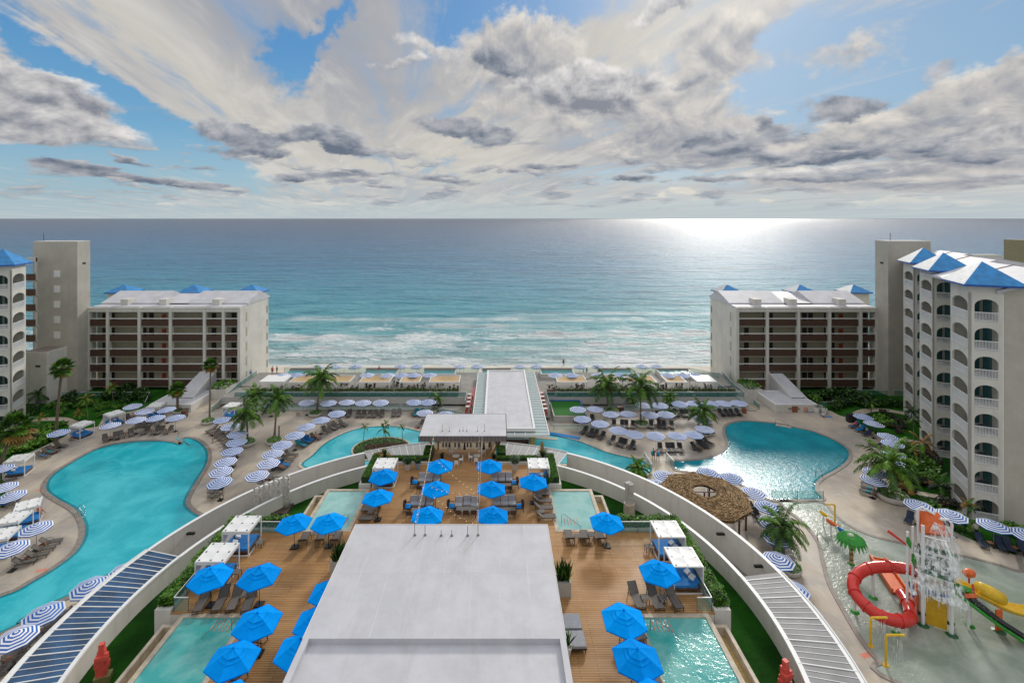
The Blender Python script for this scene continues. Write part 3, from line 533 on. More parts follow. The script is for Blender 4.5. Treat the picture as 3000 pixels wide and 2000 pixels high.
# hedges in planter troughs
def leafbox(mb, x0, y0, z0_, x1, y1, z1, n, s=.085, mats=3, bumpy=.18):
    for _ in range(n):
        x, y, z = random.uniform(x0, x1), random.uniform(y0, y1), random.uniform(z0_, z1); 
        f = random.random()
        if f < .45: z = z1
        elif f < .8:
            if random.random() < .5: x = random.choice((x0, x1))
            else: y = random.choice((y0, y1))
        q = mnoise.noise(Vector((x*1.1, y*1.1, z*1.3)))*bumpy*2; x += random.gauss(0, .06); y += random.gauss(0, .06); z += q+random.gauss(0, .05)
        a = random.random()*6.28; b = random.uniform(-.9, .9); c = Vector((x, y, z)); u = Vector((math.cos(a), math.sin(a), random.uniform(-.5, .5)))*s*random.uniform(.7, 1.5); w = Vector((-math.sin(a)*math.cos(b), math.cos(a)*math.cos(b), math.sin(b)))*s*.6
        mb.add([c-u, c+w, c+u, c-w], [(0, 1, 2, 3)], random.choice((0, 0, 1, 2)[:mats+1]) if mnoise.noise(c*.7) < .12 else random.choice((1, 1, 0)))
def hedge(label, boxes, n, trough, grp=None):
    t = thing('hedge', label, 'hedge'); mb = MB(); core = MB()
    tot = sum((b[3]-b[0])*(b[4]-b[1]) for b in boxes)
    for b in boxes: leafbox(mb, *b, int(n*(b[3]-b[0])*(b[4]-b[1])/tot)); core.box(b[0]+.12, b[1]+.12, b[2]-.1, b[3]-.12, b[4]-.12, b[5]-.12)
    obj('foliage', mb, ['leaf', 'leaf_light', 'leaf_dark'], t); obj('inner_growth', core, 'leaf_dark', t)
    mb = MB()
    for q in trough: mb.box(*q)
    obj('planter_trough', mb, 'wall', t)
hedge('bright green hedge round the left end of the timber deck', [(XL-1.15, 35.7, 6.6, XL-.2, 45.5, 7.25), (XL-.2, 44.75, 6.6, -18.6, 45.5, 7.3)], 9000, [(XL-1.2, 35.3, 4.9, XL-.02, 45.6, 6.7), (XL-.02, YF+.1, 4.9, -18.0, 45.6, 6.7)])
hedge('bright green hedge round the right end of the timber deck', [(XR+.2, 35.7, 6.6, XR+1.15, 45.5, 7.25), (10.5, 44.75, 6.6, XR+.2, 45.5, 7.3)], 9000, [(XR+.02, 35.3, 4.9, XR+1.2, 45.6, 6.7), (10.1, YF+.1, 4.9, XR+.02, 45.6, 6.7)])
# clipped turf hedges framing the stage
def turf(label, boxes, low):
    t = thing('clipped_hedge', label, 'hedge'); mb = MB(); tp = MB(); bs = MB()
    for (x0, y0, x1, y1, zt) in boxes:
        mb.box(x0, y0, ZD, x1, y1, zt); n = int((x1-x0)*(y1-y0)*260)
        for _ in range(n):
            x, y = random.uniform(x0, x1), random.uniform(y0, y1); a = random.random()*6.28; h = random.uniform(.05, .13); tp.add([(x-.03*math.cos(a), y-.03*math.sin(a), zt), (x+.03*math.cos(a), y+.03*math.sin(a), zt), (x+random.gauss(0, .03), y+random.gauss(0, .03), zt+h)], [(0, 1, 2)], random.randint(0, 1))
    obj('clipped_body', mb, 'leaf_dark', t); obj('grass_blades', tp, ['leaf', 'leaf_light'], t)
    o2 = MB()
    for (x0, y0, x1, y1, zt) in boxes: o2.box(x0+.02, y0+.02, zt, x1-.02, y1-.02, zt+.012)
    obj('turf_top', o2, 'turf_top', t)
    for q in low: bs.box(*q)
    obj('planter_base', bs, 'wall', t)
turf('clipped turf hedge left of the stage with white planter base', [(-14.5, 52.0, -13.5, 57.4, 7.45), (-13.5, 56.75, -7.7, 57.4, 7.2), (-8.7, 57.4, -7.7, 59.3, 7.5)], [(-14.7, 51.75, LZ-.2, -13.45, 51.97, 6.85), (-14.7, 51.97, LZ-.2, -14.52, 57.5, 6.85), (-14.52, 51.97, LZ-.2, -13.52, 57.5, ZD+.0), (-13.45, 56.55, LZ-.2, -7.65, 56.73, 6.8)])
turf('clipped turf hedge right of the stage with white planter base', [(5.6, 52.0, 6.6, 57.4, 7.45), (-.1, 56.75, 5.6, 57.4, 7.2), (-.1, 57.4, 1.0, 59.3, 7.5)], [(5.45, 51.75, LZ-.2, 6.8, 51.97, 6.85), (6.62, 51.97, LZ-.2, 6.8, 57.5, 6.85), (5.62, 51.97, LZ-.2, 6.6, 57.5, ZD+.0), (-.15, 56.55, LZ-.2, 5.4, 56.73, 6.8)])
struct('timber_deck', MB().box(-7.6, 58.98, LZ-.2, -.2, 60.3, ZD-.012), 'decking')
# white kerb line round the planter by the stage
# ------------------------------------------------- central roof
t = thing('lobby_roof', 'large flat pale grey roof in the middle foreground', 'roof'); x0, x1, yf = -11.35, 4.0, 39.1; zt = 10.5
obj('roof_slab', MB().box(x0, 28.5, zt-.55, x1, yf, zt-.0), 'roof_white', t)
mb = MB().box(x0, 8, zt-.9, x1, 28.5, zt-.35).box(x0, 8, zt-.35, x0+.35, 28.5, zt-.002).box(x1-.35, 8, zt-.35, x1, 28.5, zt-.002); obj('lower_roof', mb, 'roof_white', t); sm_ = MB()
for k in range(1, 8): sm_.box(x0+k*1.92-.03, 28.55, zt, x0+k*1.92+.03, yf-.05, zt+.004)
sm_.box(x0+.05, 33.8, zt, x1-.05, 33.86, zt+.005); obj('membrane_seams', sm_, 'roof_pale', t)
mb = MB().box(x0+.9, 8.5, ZD, x1-.9, 38.0, zt-.9); obj('walls', mb, 'wall', t)
mb = MB().box(x0-.03, 28.5, zt-.12, x0+.0, yf, zt+.03).box(x1, 28.5, zt-.12, x1+.03, yf, zt+.03).box(x0-.03, yf, zt-.12, x1+.03, yf+.03, zt+.03); obj('edge_flashing', mb, 'white', t)
for k, (px, py) in enumerate([tCC(722, 1235), tCC(824, 1235), tCC(983, 1240), tCC(1086, 1240), tCC(1243, 1240), tCC(1345, 1235)]):
    X_, Y_ = at(px, py, zt); hh = (.95, .75, .45, .45, .75, 1.0)[k]; obj('roof_post', MB().cyl(X_, Y_, zt, zt+.12, .13, .05, 8).cyl(X_, Y_, zt+.1, zt+hh, .028, n=6), 'metal', t)
# ------------------------------------------------- stage pavilion
t = thing('stage_pavilion', 'white roofed stage pavilion with brown slatted fascia and yellow columns', 'pavilion'); x0, x1, y0_, y1_ = -9.25, 1.1, 57.5, 64.0; zt = 9.4
obj('roof', MB().box(x0+.03, y0_+.03, zt-.3, x1-.03, y1_-.03, zt), 'roof_white', t)
mb = MB(); n = 64
for i in range(n+1): x = x0+(x1-x0)*i/n; mb.box(x-.035, y0_-.07, zt-.72, x+.035, y0_+.03, zt-.03); mb.box(x-.03, y1_-.03, zt-.5, x+.03, y1_+.04, zt+.05)
for i in range(1, 40):
    y = y0_+(y1_-y0_)*i/40; mb.box(x0-.05, y-.035, zt-.7, x0+.02, y+.035, zt-.03); mb.box(x1-.02, y-.035, zt-.7, x1+.05, y+.035, zt-.03)
obj('slatted_fascia', mb, 'slat', t); obj('fascia_back', MB().box(x0+.04, y0_+.04, zt-.66, x1-.04, y0_+.1, zt-.3).box(x0+.04, y0_+.1, zt-.66, x0+.1, y1_-.1, zt-.3).box(x1-.1, y0_+.1, zt-.66, x1-.04, y1_-.1, zt-.3), 'wall', t)
for sx_ in (-7.75, -7.3, -.75, -.3):
    obj('column', MB().tube([(sx_, 60.4, ZD), (sx_+(-.55 if sx_ < -4 else .55)*(1 if abs(sx_+4) > 3.4 else -.3), 58.6, zt-.7)], .11, 6), 'col_yellow', t)
obj('column', MB().box(-8.5, 63.2, ZD, -8.2, 63.5, zt-.3), 'col_yellow', t); obj('column', MB().box(.1, 63.2, ZD, .4, 63.5, zt-.3), 'col_yellow', t)
obj('stage_floor', MB().box(-8.0, 60.35, LZ, -.25, 66.4, ZD+.0), 'floor_pale', t)
obj('lighting_truss', MB().tube([(-7.5, 58.3, 8.45), (-.5, 58.3, 8.45)], .03, 5).tube([(-7.5, 58.3, 8.25), (-.5, 58.3, 8.25)], .03, 5), 'metal', t)
for (px, py) in [tCC(995, 362), tCC(1028, 352), tCC(1061, 352), tCC(1116, 354), tCC(1155, 354), tCC(1208, 368), tCC(1240, 352), tCC(1273, 352), tCC(1333, 352), tCC(1364, 352), tCC(1400, 372), tCC(1455, 352)]:
    X_, Y_ = at(px, py, 8.1); big = py > 1308; obj('stage_light', MB().cyl(X_, 58.3, 7.75 if not big else 7.45, 8.2, .10 if not big else .16, .08, 8), 'black', t)
for k, (px, py, hh) in enumerate([(994, 212, .9), (1063, 212, .65), (1164, 212, .35), (1235, 212, .35), (1340, 212, .65), (1409, 212, .95), (1198, 208, .5)]):
    X_, Y_ = at(*tCC(px, py), zt); obj('roof_post', MB().cyl(X_, Y_, zt, zt+.08, .1, .05, 8).cyl(X_, Y_, zt+.06, zt+hh, .022, n=6), 'metal', t)
# ------------------------------------------------- beach bar pavilion
t = thing('bar_pavilion', 'long white roofed bar pavilion with glass side canopies facing the beach', 'pavilion'); X0, X1, Y0, Y1 = -4.0, 7.75, 72.8, 102.2
obj('roof_box', MB().box(-1.75, 74.1, 2.85, 5.45, 101.8, 3.15), 'roof_white', t)
mb = MB(); ring(mb, [(-1.75, 74.1), (5.45, 74.1), (5.45, 101.8), (-1.75, 101.8)], [(-2.1, 73.8), (5.75, 73.8), (5.75, 102.1), (-2.1, 102.1)], 2.8, 3.32); obj('roof_parapet', mb, 'white', t)
g = MB().box(X0, Y0, 2.66, -2.13, Y1, 2.70).box(5.78, Y0, 2.66, X1, Y1, 2.70).box(-2.13, Y0, 2.66, 5.78, 73.77, 2.70); obj('glass_canopy', g, 'glass_roof', t)
mb = MB(); n = 26
for i in range(n+1):
    y = Y0+(Y1-Y0)*i/n; w = .09; mb.box(X0, y-w/2, 2.70, -2.13, y+w/2, 2.78); mb.box(5.78, y-w/2, 2.70, X1, y+w/2, 2.78)
mb.box(X0-.06, Y0, 2.6, X0+.06, Y1, 2.82).box(X1-.06, Y0, 2.6, X1+.06, Y1, 2.82).box(X0, Y0-.06, 2.45, X1, Y0+.05, 2.82).box(X0, Y1-.05, 2.6, X1, Y1+.05, 2.8)
for x in (2.6, 4.2): mb.box(x-.06, Y0, 2.70, x+.06, 73.7, 2.78)
obj('canopy_frame', mb, 'white', t)
for (x, y) in ((5.4, 74.5), (-1.6, 74.5), (5.4, 84), (-1.6, 84)): obj('column', MB().box(x-.35, y-.35, 0, x+.35, y+.35, 2.62), 'col_yellow' if x > 0 else 'wall', t)
obj('bar_counter', MB().box(-1.3, 75.2, 0, 4.8, 75.7, 1.05).box(-1.2, 78, 0, 4.7, 78.3, 2.2), 'brown', t)
obj('bar_shelf', MB().box(-1.4, 75.1, 1.05, 4.9, 75.85, 1.12), 'white', t)
struct('bar_terrace', MB().prism([at(*z3(470, 815)), at(*z3(690, 836)), at(*z3(690, 850)), at(*z3(478, 838)), (3, 71.5), (3, 79), (7.5, 79)], 0, .09), 'coping')
# ------------------------------------------------- upper terrace
ZT = 1.7
struct('upper_terrace', MB().prism([(-51.5, 91.0), (-5.6, 91.0), (-5.6, 86.6), (-4.0, 86.6), (-4.0, 102.3), (7.75, 102.3), (7.75, 84.8), (9.2, 84.8), (9.2, 91.0), (48.0, 91.0), (48.0, 105.6), (-51.5, 105.6)], .42, ZT, 0, 1), ['terrace_floor', 'fascia'])
def facade(label, x0, x1, seed):
    w = thing('terrace_wall', label, 'wall'); obj('wall_face', MB().box(x0, 93.2, -.5, x1, 93.5, .42), 'inner', w); rnd = random.Random(seed); x = x0+1
    obj('low_curb', MB().box(x0, 88.7, 0, x1, 88.95, .32).box(x0, 88.95, .0, x1, 93.2, .02), 'fascia', w)
    while x < x1-3:
        obj('pillar', MB().box(x, 91.3, 0, x+.5, 91.8, .42), 'wall', w); x += rnd.uniform(1.6, 2.4)
        obj('window', MB().box(x, 93.12, .02, x+1.1, 93.2, .41), 'door', w); x += 1.5
        if rnd.random() < .7: obj('window', MB().box(x, 93.12, .02, x+1.1, 93.2, .41), 'door', w)
        x += rnd.uniform(3, 5)
facade('low grey wall with doors under the left half of the beach terrace', -48, -7, 1); facade('low grey wall with doors under the right half of the beach terrace', 9.4, 47, 2)
glass_fence('glass railing with low curb along the left back edge of the pool deck', [(-44, 88.8), (-13.5, 88.8), (-6.2, 86.0)], .75, .3, post=4.5)
glass_fence('glass railing with low curb along the right back edge of the pool deck', [(9.2, 80.5), (17.2, 80.5), (19.0, 86.5), (20.5, 88.8), (44.5, 88.8)], .95, .1, post=4.5)
glass_fence('glass railing with top rail on the left edge of the beach terrace', [(-49, 91.1), (-5.7, 91.1), (-5.7, 86.7)], .98, ZT, post=4.6, gm='glass_teal')
glass_fence('glass railing with top rail on the right edge of the beach terrace', [(9.1, 84.9), (9.1, 91.1), (46, 91.1)], .98, ZT, post=4.6, gm='glass_teal')
glass_fence('glass sea railing on the far left edge of the terrace', [(-46, 105.3), (-4, 105.3)], 1.2, ZT, post=3.2, rail=.06); glass_fence('glass sea railing on the far right edge of the terrace', [(0, 105.3), (41.5, 105.3), (46, 101.5)], 1.2, ZT, post=3.2, rail=.06)
def strip(label, x0, x1):
    t = thing('planting_strip', label, 'plants'); obj('trough', MB().box(x0, 91.6, ZT, x1, 92.2, ZT+.75), 'fascia', t); mb = MB()
    for _ in range(int((x1-x0)*70)):
        x = random.uniform(x0, x1); y = random.uniform(91.6, 92.6); h = random.uniform(.3, .85); a = random.uniform(-.35, .35); w = .05
        mb.add([(x-w, y, ZT+.6), (x+w, y, ZT+.6), (x+a, y+random.uniform(-.25, .25), ZT+.7+h)], [(0, 1, 2)], random.choice((0, 0, 0, 1, 2)))
    for _ in range(int((x1-x0)*14)):
        x = random.uniform(x0, x1); z = ZT+random.uniform(.1, .5); mb.cb(x, 91.5, z, .25, .06, .12, random.random(), .3, m=random.choice((1, 0, 0)))
    obj('foliage', mb, ['leaf', 'leaf_dark', 'leaf_red'], t)
strip('long strip of dark spiky plants on the left terrace edge', -47, -7.3); strip('long strip of dark spiky plants on the right terrace edge', 11.2, 45)
# plunge pools at the sea edge
def seapool(label, xa, xb, closed_top=True):
    x0 = (xa-CX)*32.2/448; x1 = (xb-CX)*32.2/448; t = thing('raised_plunge_pool', label, 'pool'); mb = MB().box(x0, 101.6, ZT, x1, 105.2, 2.45); obj('basin', mb, 'wall', t)
    mb = MB(); ring(mb, [(x0+.3, 101.95), (x1-.3, 101.95), (x1-.3, 104.6), (x0+.3, 104.6)], [(x0, 101.6), (x1, 101.6), (x1, 105.2), (x0, 105.2)], 2.45, 2.62); obj('rim', mb, 'fascia', t); obj('back_ledge', MB().box(x0+.2, 104.65, 2.62, x1-.2, 105.15, 2.85), 'coping_grey', t)
    obj('water', MB().flat([(x0+.3, 101.95), (x1-.3, 101.95), (x1-.3, 104.6), (x0+.3, 104.6)], 2.5), 'grey_water', t)
for a, b, l_ in ((836, 925, 'leftmost raised plunge pool on the sea edge behind the tall palm'), (1063, 1165, 'raised plunge pool on the sea edge with a person in pink'), (1236, 1336, 'raised plunge pool on the sea edge nearest left of the bar roof'), (1409, 1500, 'raised plunge pool on the sea edge behind the bar roof'), (1583, 1683, 'raised plunge pool on the sea edge nearest right of the bar roof'), (1757, 1856, 'raised plunge pool on the sea edge between the two right palms'), (1930, 2030, 'rightmost raised plunge pool on the sea edge')): seapool(l_, a, b)
# pergolas
def pergola(label, xa, xb, fabric, tan=True):   # front edge of the frame, photograph columns -> metres at the front posts
    k = (H-4.05)/(1118-CY); x0 = (xa-CX)*k; x1 = (xb-CX)*k; t = thing('pergola', label, 'pergola'); y0_, y1_ = F*k, 96.4; w = .13; zt = 4.05
    mb = MB().box(x0, y0_-w/2, zt-.22, x1, y0_+w/2, zt).box(x0, y1_-w/2, zt-.22, x1, y1_+w/2, zt).box(x0, y0_, zt-.22, x0+w, y1_, zt-.002).box(x1-w, y0_, zt-.22, x1, y1_, zt-.002); obj('frame', mb, 'white', t)
    for (x, y) in ((x0+w/2, y0_), (x1-w/2, y0_), (x0+w/2, y1_), (x1-w/2, y1_)): obj('post', MB().box(x-w/2, y-w/2, ZT, x+w/2, y+w/2, zt-.2), 'white', t)
    mb = MB(); N_ = 10
    if tan:
        for i in range(N_+1):
            for j in range(N_+1):
                u, v = i/N_, j/N_; mb.v.append((x0+w+.05+(x1-x0-2*w-.1)*u+.18*math.sin(u*PI)*0, y0_+.2+(y1_-y0_-.45)*v, zt-.08-.40*math.sin(u*PI)*math.sin(v*PI)))
        mb.f = [(i*(N_+1)+j, (i+1)*(N_+1)+j, (i+1)*(N_+1)+j+1, i*(N_+1)+j+1) for i in range(N_) for j in range(N_)]; mb.m = [0]*len(mb.f)
    else: mb.box(x0, y0_-.05, zt+.003, x1, y1_+.05, zt+.07)
    obj('shade_cloth' if tan else 'roof_panel', mb, fabric, t, smooth=tan); return t
pergola('flat white roofed pergola at the left end of the terrace', 759, 832, 'white', False)
for (a, b, l_) in ((846, 905, 'tan shaded pergola just left of the tall palm'), (955, 1024, 'tan shaded pergola just right of the tall palm'), (1051, 1141, 'wide tan shaded pergola third from the left'), (1170, 1229, 'narrow tan shaded pergola left of the bar, second nearest'), (1256, 1346, 'wide tan shaded pergola nearest left of the bar'), (1633, 1720, 'wide tan shaded pergola nearest right of the bar'), (1757, 1815, 'tan shaded pergola behind the first right palm'), (1838, 1925, 'tan shaded pergola behind the second right palm'), (1955, 2013, 'tan shaded pergola rightmost of the tan ones')): pergola(l_, a, b, 'sand_fabric')
pergola('flat white roofed pergola at the right end of the terrace', 2043, 2101, 'white', False)
# red counter and stools beside the bar
def counter(label, x0, x1, y0_, y1_): tag(obj('bar_ledge', MB().box(x0, y0_, ZT+.004, x1, y1_, ZT+.03), 'pink'), label, 'ledge')
counter('pink strip of floor left of the bar roof', -5.0, -4.15, 86.8, 96.5); counter('pink strip of floor right of the bar roof', 7.9, 8.35, 85, 96.5)
st = thing('bar_table', 'x y z w', 'table'); obj('round_top', MB().cyl(0, 0, 1.05, 1.1, .38, n=14), 'stone_pot', st); obj('pedestal', MB().cyl(0, 0, 0, 1.05, .05, n=6).cyl(0, 0, 0, .04, .25, n=10), 'stool_red', st)
for a in range(3): obj('stool', MB().cyl(.5*math.cos(a*2.1+2), .5*math.sin(a*2.1+2)-.1, .7, .76, .17, n=8).cyl(.5*math.cos(a*2.1+2), .5*math.sin(a*2.1+2)-.1, 0, .7, .09, .12, n=6), 'stool_red', st)
proto(st)
for i, (px, py) in enumerate([tP3(1517, 780), tP3(1530, 708), tP3(1540, 650), tP3(1548, 592)]): X_, Y_ = at(px, py, ZT+1.1); place(st, (X_, Y_, ZT), 0, ('nearest', 'second', 'third', 'farthest')[i]+' round table with red stools along the left side of the bar'.replace('round table', 'round table', 1), 'table', 'bar tables left of the bar')
for i, (px, py) in enumerate([tP4(252, 812), tP4(235, 748), tP4(218, 690), tP4(203, 628), tP4(190, 570)]): X_, Y_ = at(px, py, ZT+1.1); place(st, (X_, Y_, ZT), PI, ('nearest', 'second', 'third', 'fourth', 'farthest')[i]+' round table with red stools along the right side of the bar', 'table', 'bar tables right of the bar')
# green roofed box right of the bar
t = thing('service_block', 'small white block with bright green turf roof beside the bar', 'building'); obj('wall', MB().box(9.7, 84.0, 0, 15.4, 90.9, 1.05), 'fascia', t); obj('turf_roof', MB().box(9.9, 84.2, 1.05, 15.2, 90.9, 1.1), 'turf_green', t); obj('roof_edge', MB().box(9.7, 90.7, 1.1, 15.4, 90.95, 1.22).box(15.2, 84, 1.05, 15.4, 90.7, 1.18), 'sblue', t)
# ramps and stairs with glass sides at both ends of the terrace
def stairs(label, bl, br, tl_, tr_):
    t = thing('staircase', label, 'stairs'); mb = MB(); n = 14
    for i in range(n):
        a, b = i/n, (i+1)/n; L_ = lambda p, q, u: (p[0]+(q[0]-p[0])*u, p[1]+(q[1]-p[1])*u); z = ZT*(i+1)/n
        mb.prism([L_(bl, tl_, a), L_(br, tr_, a), L_(br, tr_, b), L_(bl, tl_, b)], 0, z)
    obj('steps', mb, 'coping', t); return t
bl, br = at(*tP5(1530, 860)), at(*tP5(1700, 830)); tl_, tr_ = (43.5, 97), (46.5, 97)
stairs('wide stairs with glass sides right of the pool deck', bl, br, tl_, tr_)
glass_fence('sloping glass balustrade on the outer side of the right stairs', [br, tr_, (47.9, 104)], 1.0, 0, zs=[0, ZT, ZT], post=2, gm='glass_teal'); glass_fence('sloping glass balustrade on the inner side of the right stairs', [bl, (44.6, 91.2), tl_], 1.0, 0, zs=[.2, ZT*.6, ZT], post=2)
bl, br = at(*tB(1680, 400)), at(*tC(330, 250)); tl_, tr_ = (-51, 97), (-47.5, 97)
stairs('wide stairs with glass sides left of the pool deck', bl, br, tl_, tr_)
glass_fence('sloping glass balustrade on the outer side of the left stairs', [bl, tl_, (-51.3, 104)], 1.0, 0, zs=[0, ZT, ZT], post=2, gm='glass_teal'); glass_fence('sloping glass balustrade on the inner side of the left stairs', [br, (-46.6, 91.2)], 1.0, 0, zs=[.2, ZT], post=2)
# white annexes
def annex(label, box, ramp, sgn):
    t = thing('annex', label, 'building'); x0, y0_, x1, y1_ = box; obj('walls', MB().box(x0, y0_, 0, x1, y1_, 1.22), 'wall', t); obj('flat_roof', MB().box(x0+.2, y0_+.2, 1.22, x1-.2, y1_-.2, 1.3), 'roof_white', t)
    mb = MB(); ring(mb, [(x0+.2, y0_+.2), (x1-.2, y0_+.2), (x1-.2, y1_-.2), (x0+.2, y1_-.2)], [(x0, y0_), (x1, y0_), (x1, y1_), (x0, y1_)], 1.2, 1.38); obj('parapet', mb, 'white', t)
    a, b, yb, zt_ = ramp; mb = MB(); mb.add([(a, y1_, 0), (b, y1_, 0), (b, yb, 0), (a, yb, 0), (a, y1_-4, 1.42), (b, y1_-4, 1.42), (b, yb, zt_), (a, yb, zt_), (a, y1_, 1.42+.9), (b, y1_, 1.42+.9)], [(4, 5, 6, 7), (0, 4, 7, 3), (1, 2, 6, 5), (3, 7, 6, 2)]); obj('sloping_roof', mb, 'roof_white', t)
    obj('side_wall', MB().bar((a if sgn > 0 else b, y1_-4, 1.3), (a if sgn > 0 else b, yb, zt_+.1), .18, .5), 'wall', t)
    for x in ((x0+2.2, x0+3.4) if sgn > 0 else (x1-2.4, x1-1.2)): obj('vent', MB().box(x, y0_-.03, .45, x+.9, y0_, .75), 'coping_grey', t)
annex('low white annex with long sloping roof right of the pool deck', (50.4, 88.3, 58, 95.6), (55.2, 58.1, 99.4, 3.5), 1)
annex('low white annex with long sloping roof left of the pool deck', (-63.0, 88.3, -55.4, 95.6), (-60.5, -57.2, 99.4, 3.9), -1)
def planter_box(label, x0, y0_, x1, y1_, h):
    t = thing('shrub_planter', label, 'planter'); obj('trough', MB().box(x0, y0_, 0, x1, y1_, h), 'wall', t); mb = MB(); leafbox(mb, x0+.2, y0_+.2, h, x1-.2, y1_-.2, h+.6, 350, .22); obj('foliage', mb, ['leaf', 'leaf_light', 'leaf_dark'], t)
planter_box('white planter with low shrubs between the right stairs and annex', 48.3, 94.5, 51.4, 98.8, 1.9); planter_box('white planter with bushy shrubs between the left stairs and annex', -55.8, 94.5, -52.6, 98.8, 1.9)
# ================================================= BUILDINGS
def hall_block(label, cols, s, boxes_dark, redcol, wside):
    D = 99.5; t = thing('hotel_block', label, 'building'); X = [(c-CX)*D/F for c in cols]; xa, xb = min(X), max(X); DB = 112.0
    fl = [13.2-3.07*i for i in range(5)]
    obj('core', MB().box(xa+.15, D+1.9, 0, xb-.15, DB, 16.6), 'inner', t)
    mb = MB()
    for f in fl+[-2.0]: mb.box(xa, D+.15, f-.28, xb, D+1.9, f)
    mb.box(xa, D+.15, 15.95, xb, D+1.9, 16.6); obj('floor_slabs', mb, 'wall', t)
    for xq in (xa-.12, xb-.03): obj('side_wall', MB().box(xq, D+.02, 0, xq+.15, D+1.95, 16.6), 'wall', t)
    obj('cornice', MB().box(xa-.2, D-.25, 16.0, xb+.2, D+.4, 16.45).box(xa-.2, D-.2, 16.62, xb+.2, D+.1, 16.85).box(xa-.2, D-.1, 16.45, xb+.2, D, 16.62), 'wall', t)
    colm = MB().box(-.28, -.3, 0, .28, .5, 16.9).mesh('column', 'wall'); 
    for x in X: obj('column', colm, None, t, loc=(x, D, 0))
    inner_col = MB()
    rnd = random.Random(len(label))
    for i in range(len(X)-1):
        x0, x1 = sorted((X[i], X[i+1])); x0 += .28; x1 -= .28; mb = MB(); w = x1-x0; n = int(w/.17)
        for k in range(n): mb.box(x0+w*k/n, -.02, .0, x0+w*(k+.62)/n, .06, 1.3, 0)
        mb.box(x0, .06, .02, x1, .09, 1.28, 1)
        for k in range(int(w/1.3)): mb.box(x0+.3+k*1.3, -.05, .68, x0+1.2+k*1.3, -.022, .76, 1)
        pm = mb.mesh('railing_panel', ['brown', 'slat']); rm = MB().box(x0, -.10, 1.48, x1, .02, 1.64).mesh('handrail', 'white_paint'); dn = []
        for d in sorted(boxes_dark[i % len(boxes_dark)]): dn.append(x0+w*d)
        for f in fl:
            obj('handrail', rm, None, obj('railing_panel', pm, None, t, loc=(0, D, f-.12)))
            for d in dn:
                if rnd.random() < .9: obj('door', MB().box(d, D+1.82, f+.02, d+.95, D+1.9, f+2.2), 'door', t)
        if i == redcol:
            for f in fl: obj('alarm_cabinet', MB().box(x0+w*.52, D+1.75, f+.9, x0+w*.52+.8, D+1.88, f+2.0), 'red_box', t)
    # end wall and its windows
    xe = xb if s < 0 else xa; o = .0; e = MB().box(min(xe, xe+s*.25)-.0, D+.5, 0, max(xe, xe+s*.25), DB, 16.6); obj('end_wall', e, 'wall', t)
    xg = xe+s*.02; mb = MB().add([(xg, D+3.3, 16.6), (xg, DB, 16.6), (xg, DB, 17.28), (xg, 108, 19.0), (xg, D+3.3, 17.25)], [(0, 1, 2, 3, 4)]); obj('gable_wall', mb, 'wall', t)
    for f in fl:
        xw = xe-s*.03; obj('window', MB().box(min(xw, xw+s*.05), D+1.0, f+.5, max(xw, xw+s*.05), D+2.1, f+2.0), 'window', t); obj('window', MB().box(min(xw, xw+s*.05), D+2.5, f+.3, max(xw, xw+s*.05), D+3.0, f+2.2), 'inner', t)
        obj('window', MB().box(min(xw, xw+s*.05), DB-.9, f+.3, max(xw, xw+s*.05), DB-.4, f+1.9), 'coping_grey', t)
    # roofs
    L = xb-xa; secs = [(0, .40), (.62, 1.0)] if s > 0 else [(0, .38), (.60, 1.0)]; mb = MB(); mb.box(xa+.04, D+.45, 16.4, xb-.04, DB-.05, 16.95)
    for k, (a, b) in enumerate(secs):
        u, v = xa+L*a-.1, xa+L*b+.1; mb.add([(u, D+3.2, 17.25), (v, D+3.2, 17.25), (v, 108, 19.05), (u, 108, 19.05), (v, DB+.4, 17.3), (u, DB+.4, 17.3), (u, D+3.2, 16.9), (v, D+3.2, 16.9), (u, DB+.4, 16.9), (v, DB+.4, 16.9)], [(0, 1, 2, 3), (3, 2, 4, 5), (6, 7, 1, 0), (0, 3, 5, 8, 6), (1, 7, 9, 4, 2)])
    u, v = xa+L*secs[0][1], xa+L*secs[1][0]; mb.add([(u, D+3.2, 17.2), (v, D+3.2, 17.2), (v, DB, 18.3), (u, DB, 18.3)], [(0, 1, 2, 3)]); obj('roof', mb, 'roof_pale', t)
    for k in (.16, .42, .78): obj('roof_vent_box', MB().box(xa+L*k, D+2.0, 16.95, xa+L*k+1.5, D+4.2, 18.2).box(xa+L*k+.1, D+1.98, 17.75, xa+L*k+1.3, D+2.0, 18.0), 'wall', t)
    return t, xa, xb
def pyramid(t, x0, x1, y0_, y1_, zb, za, sheen=None, ov=.5, Mx=None):
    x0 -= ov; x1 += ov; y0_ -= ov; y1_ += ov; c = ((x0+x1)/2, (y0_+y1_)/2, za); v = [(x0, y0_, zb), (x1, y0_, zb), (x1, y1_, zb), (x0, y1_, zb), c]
    v2 = [(x, y, zb-.22) for x, y, z in v[:4]]; mb = MB().add(v, [(0, 1, 4)], 0).add(v, [(1, 2, 4)], 0).add(v, [(2, 3, 4)], 0).add(v, [(3, 0, 4)], 1 if sheen else 0).add(v[:4]+v2, [(0, 4, 5, 1), (1, 5, 6, 2), (2, 6, 7, 3), (3, 7, 4, 0), (4, 7, 6, 5)], 2)
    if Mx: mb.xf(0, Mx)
    return obj('pyramid_roof', mb, ['blue_roof', 'faded_sheen_roof', 'sblue'], t)
t, xa, xb = hall_block('six storey cream hotel block right of the sea view with brown railings', [2159.5, 2246.6, 2338, 2428.6, 2519.6, 2567.6], 1, [[.38], [.0, .17], [.30, .52], [.0, .2], [.55]], 3, 1)
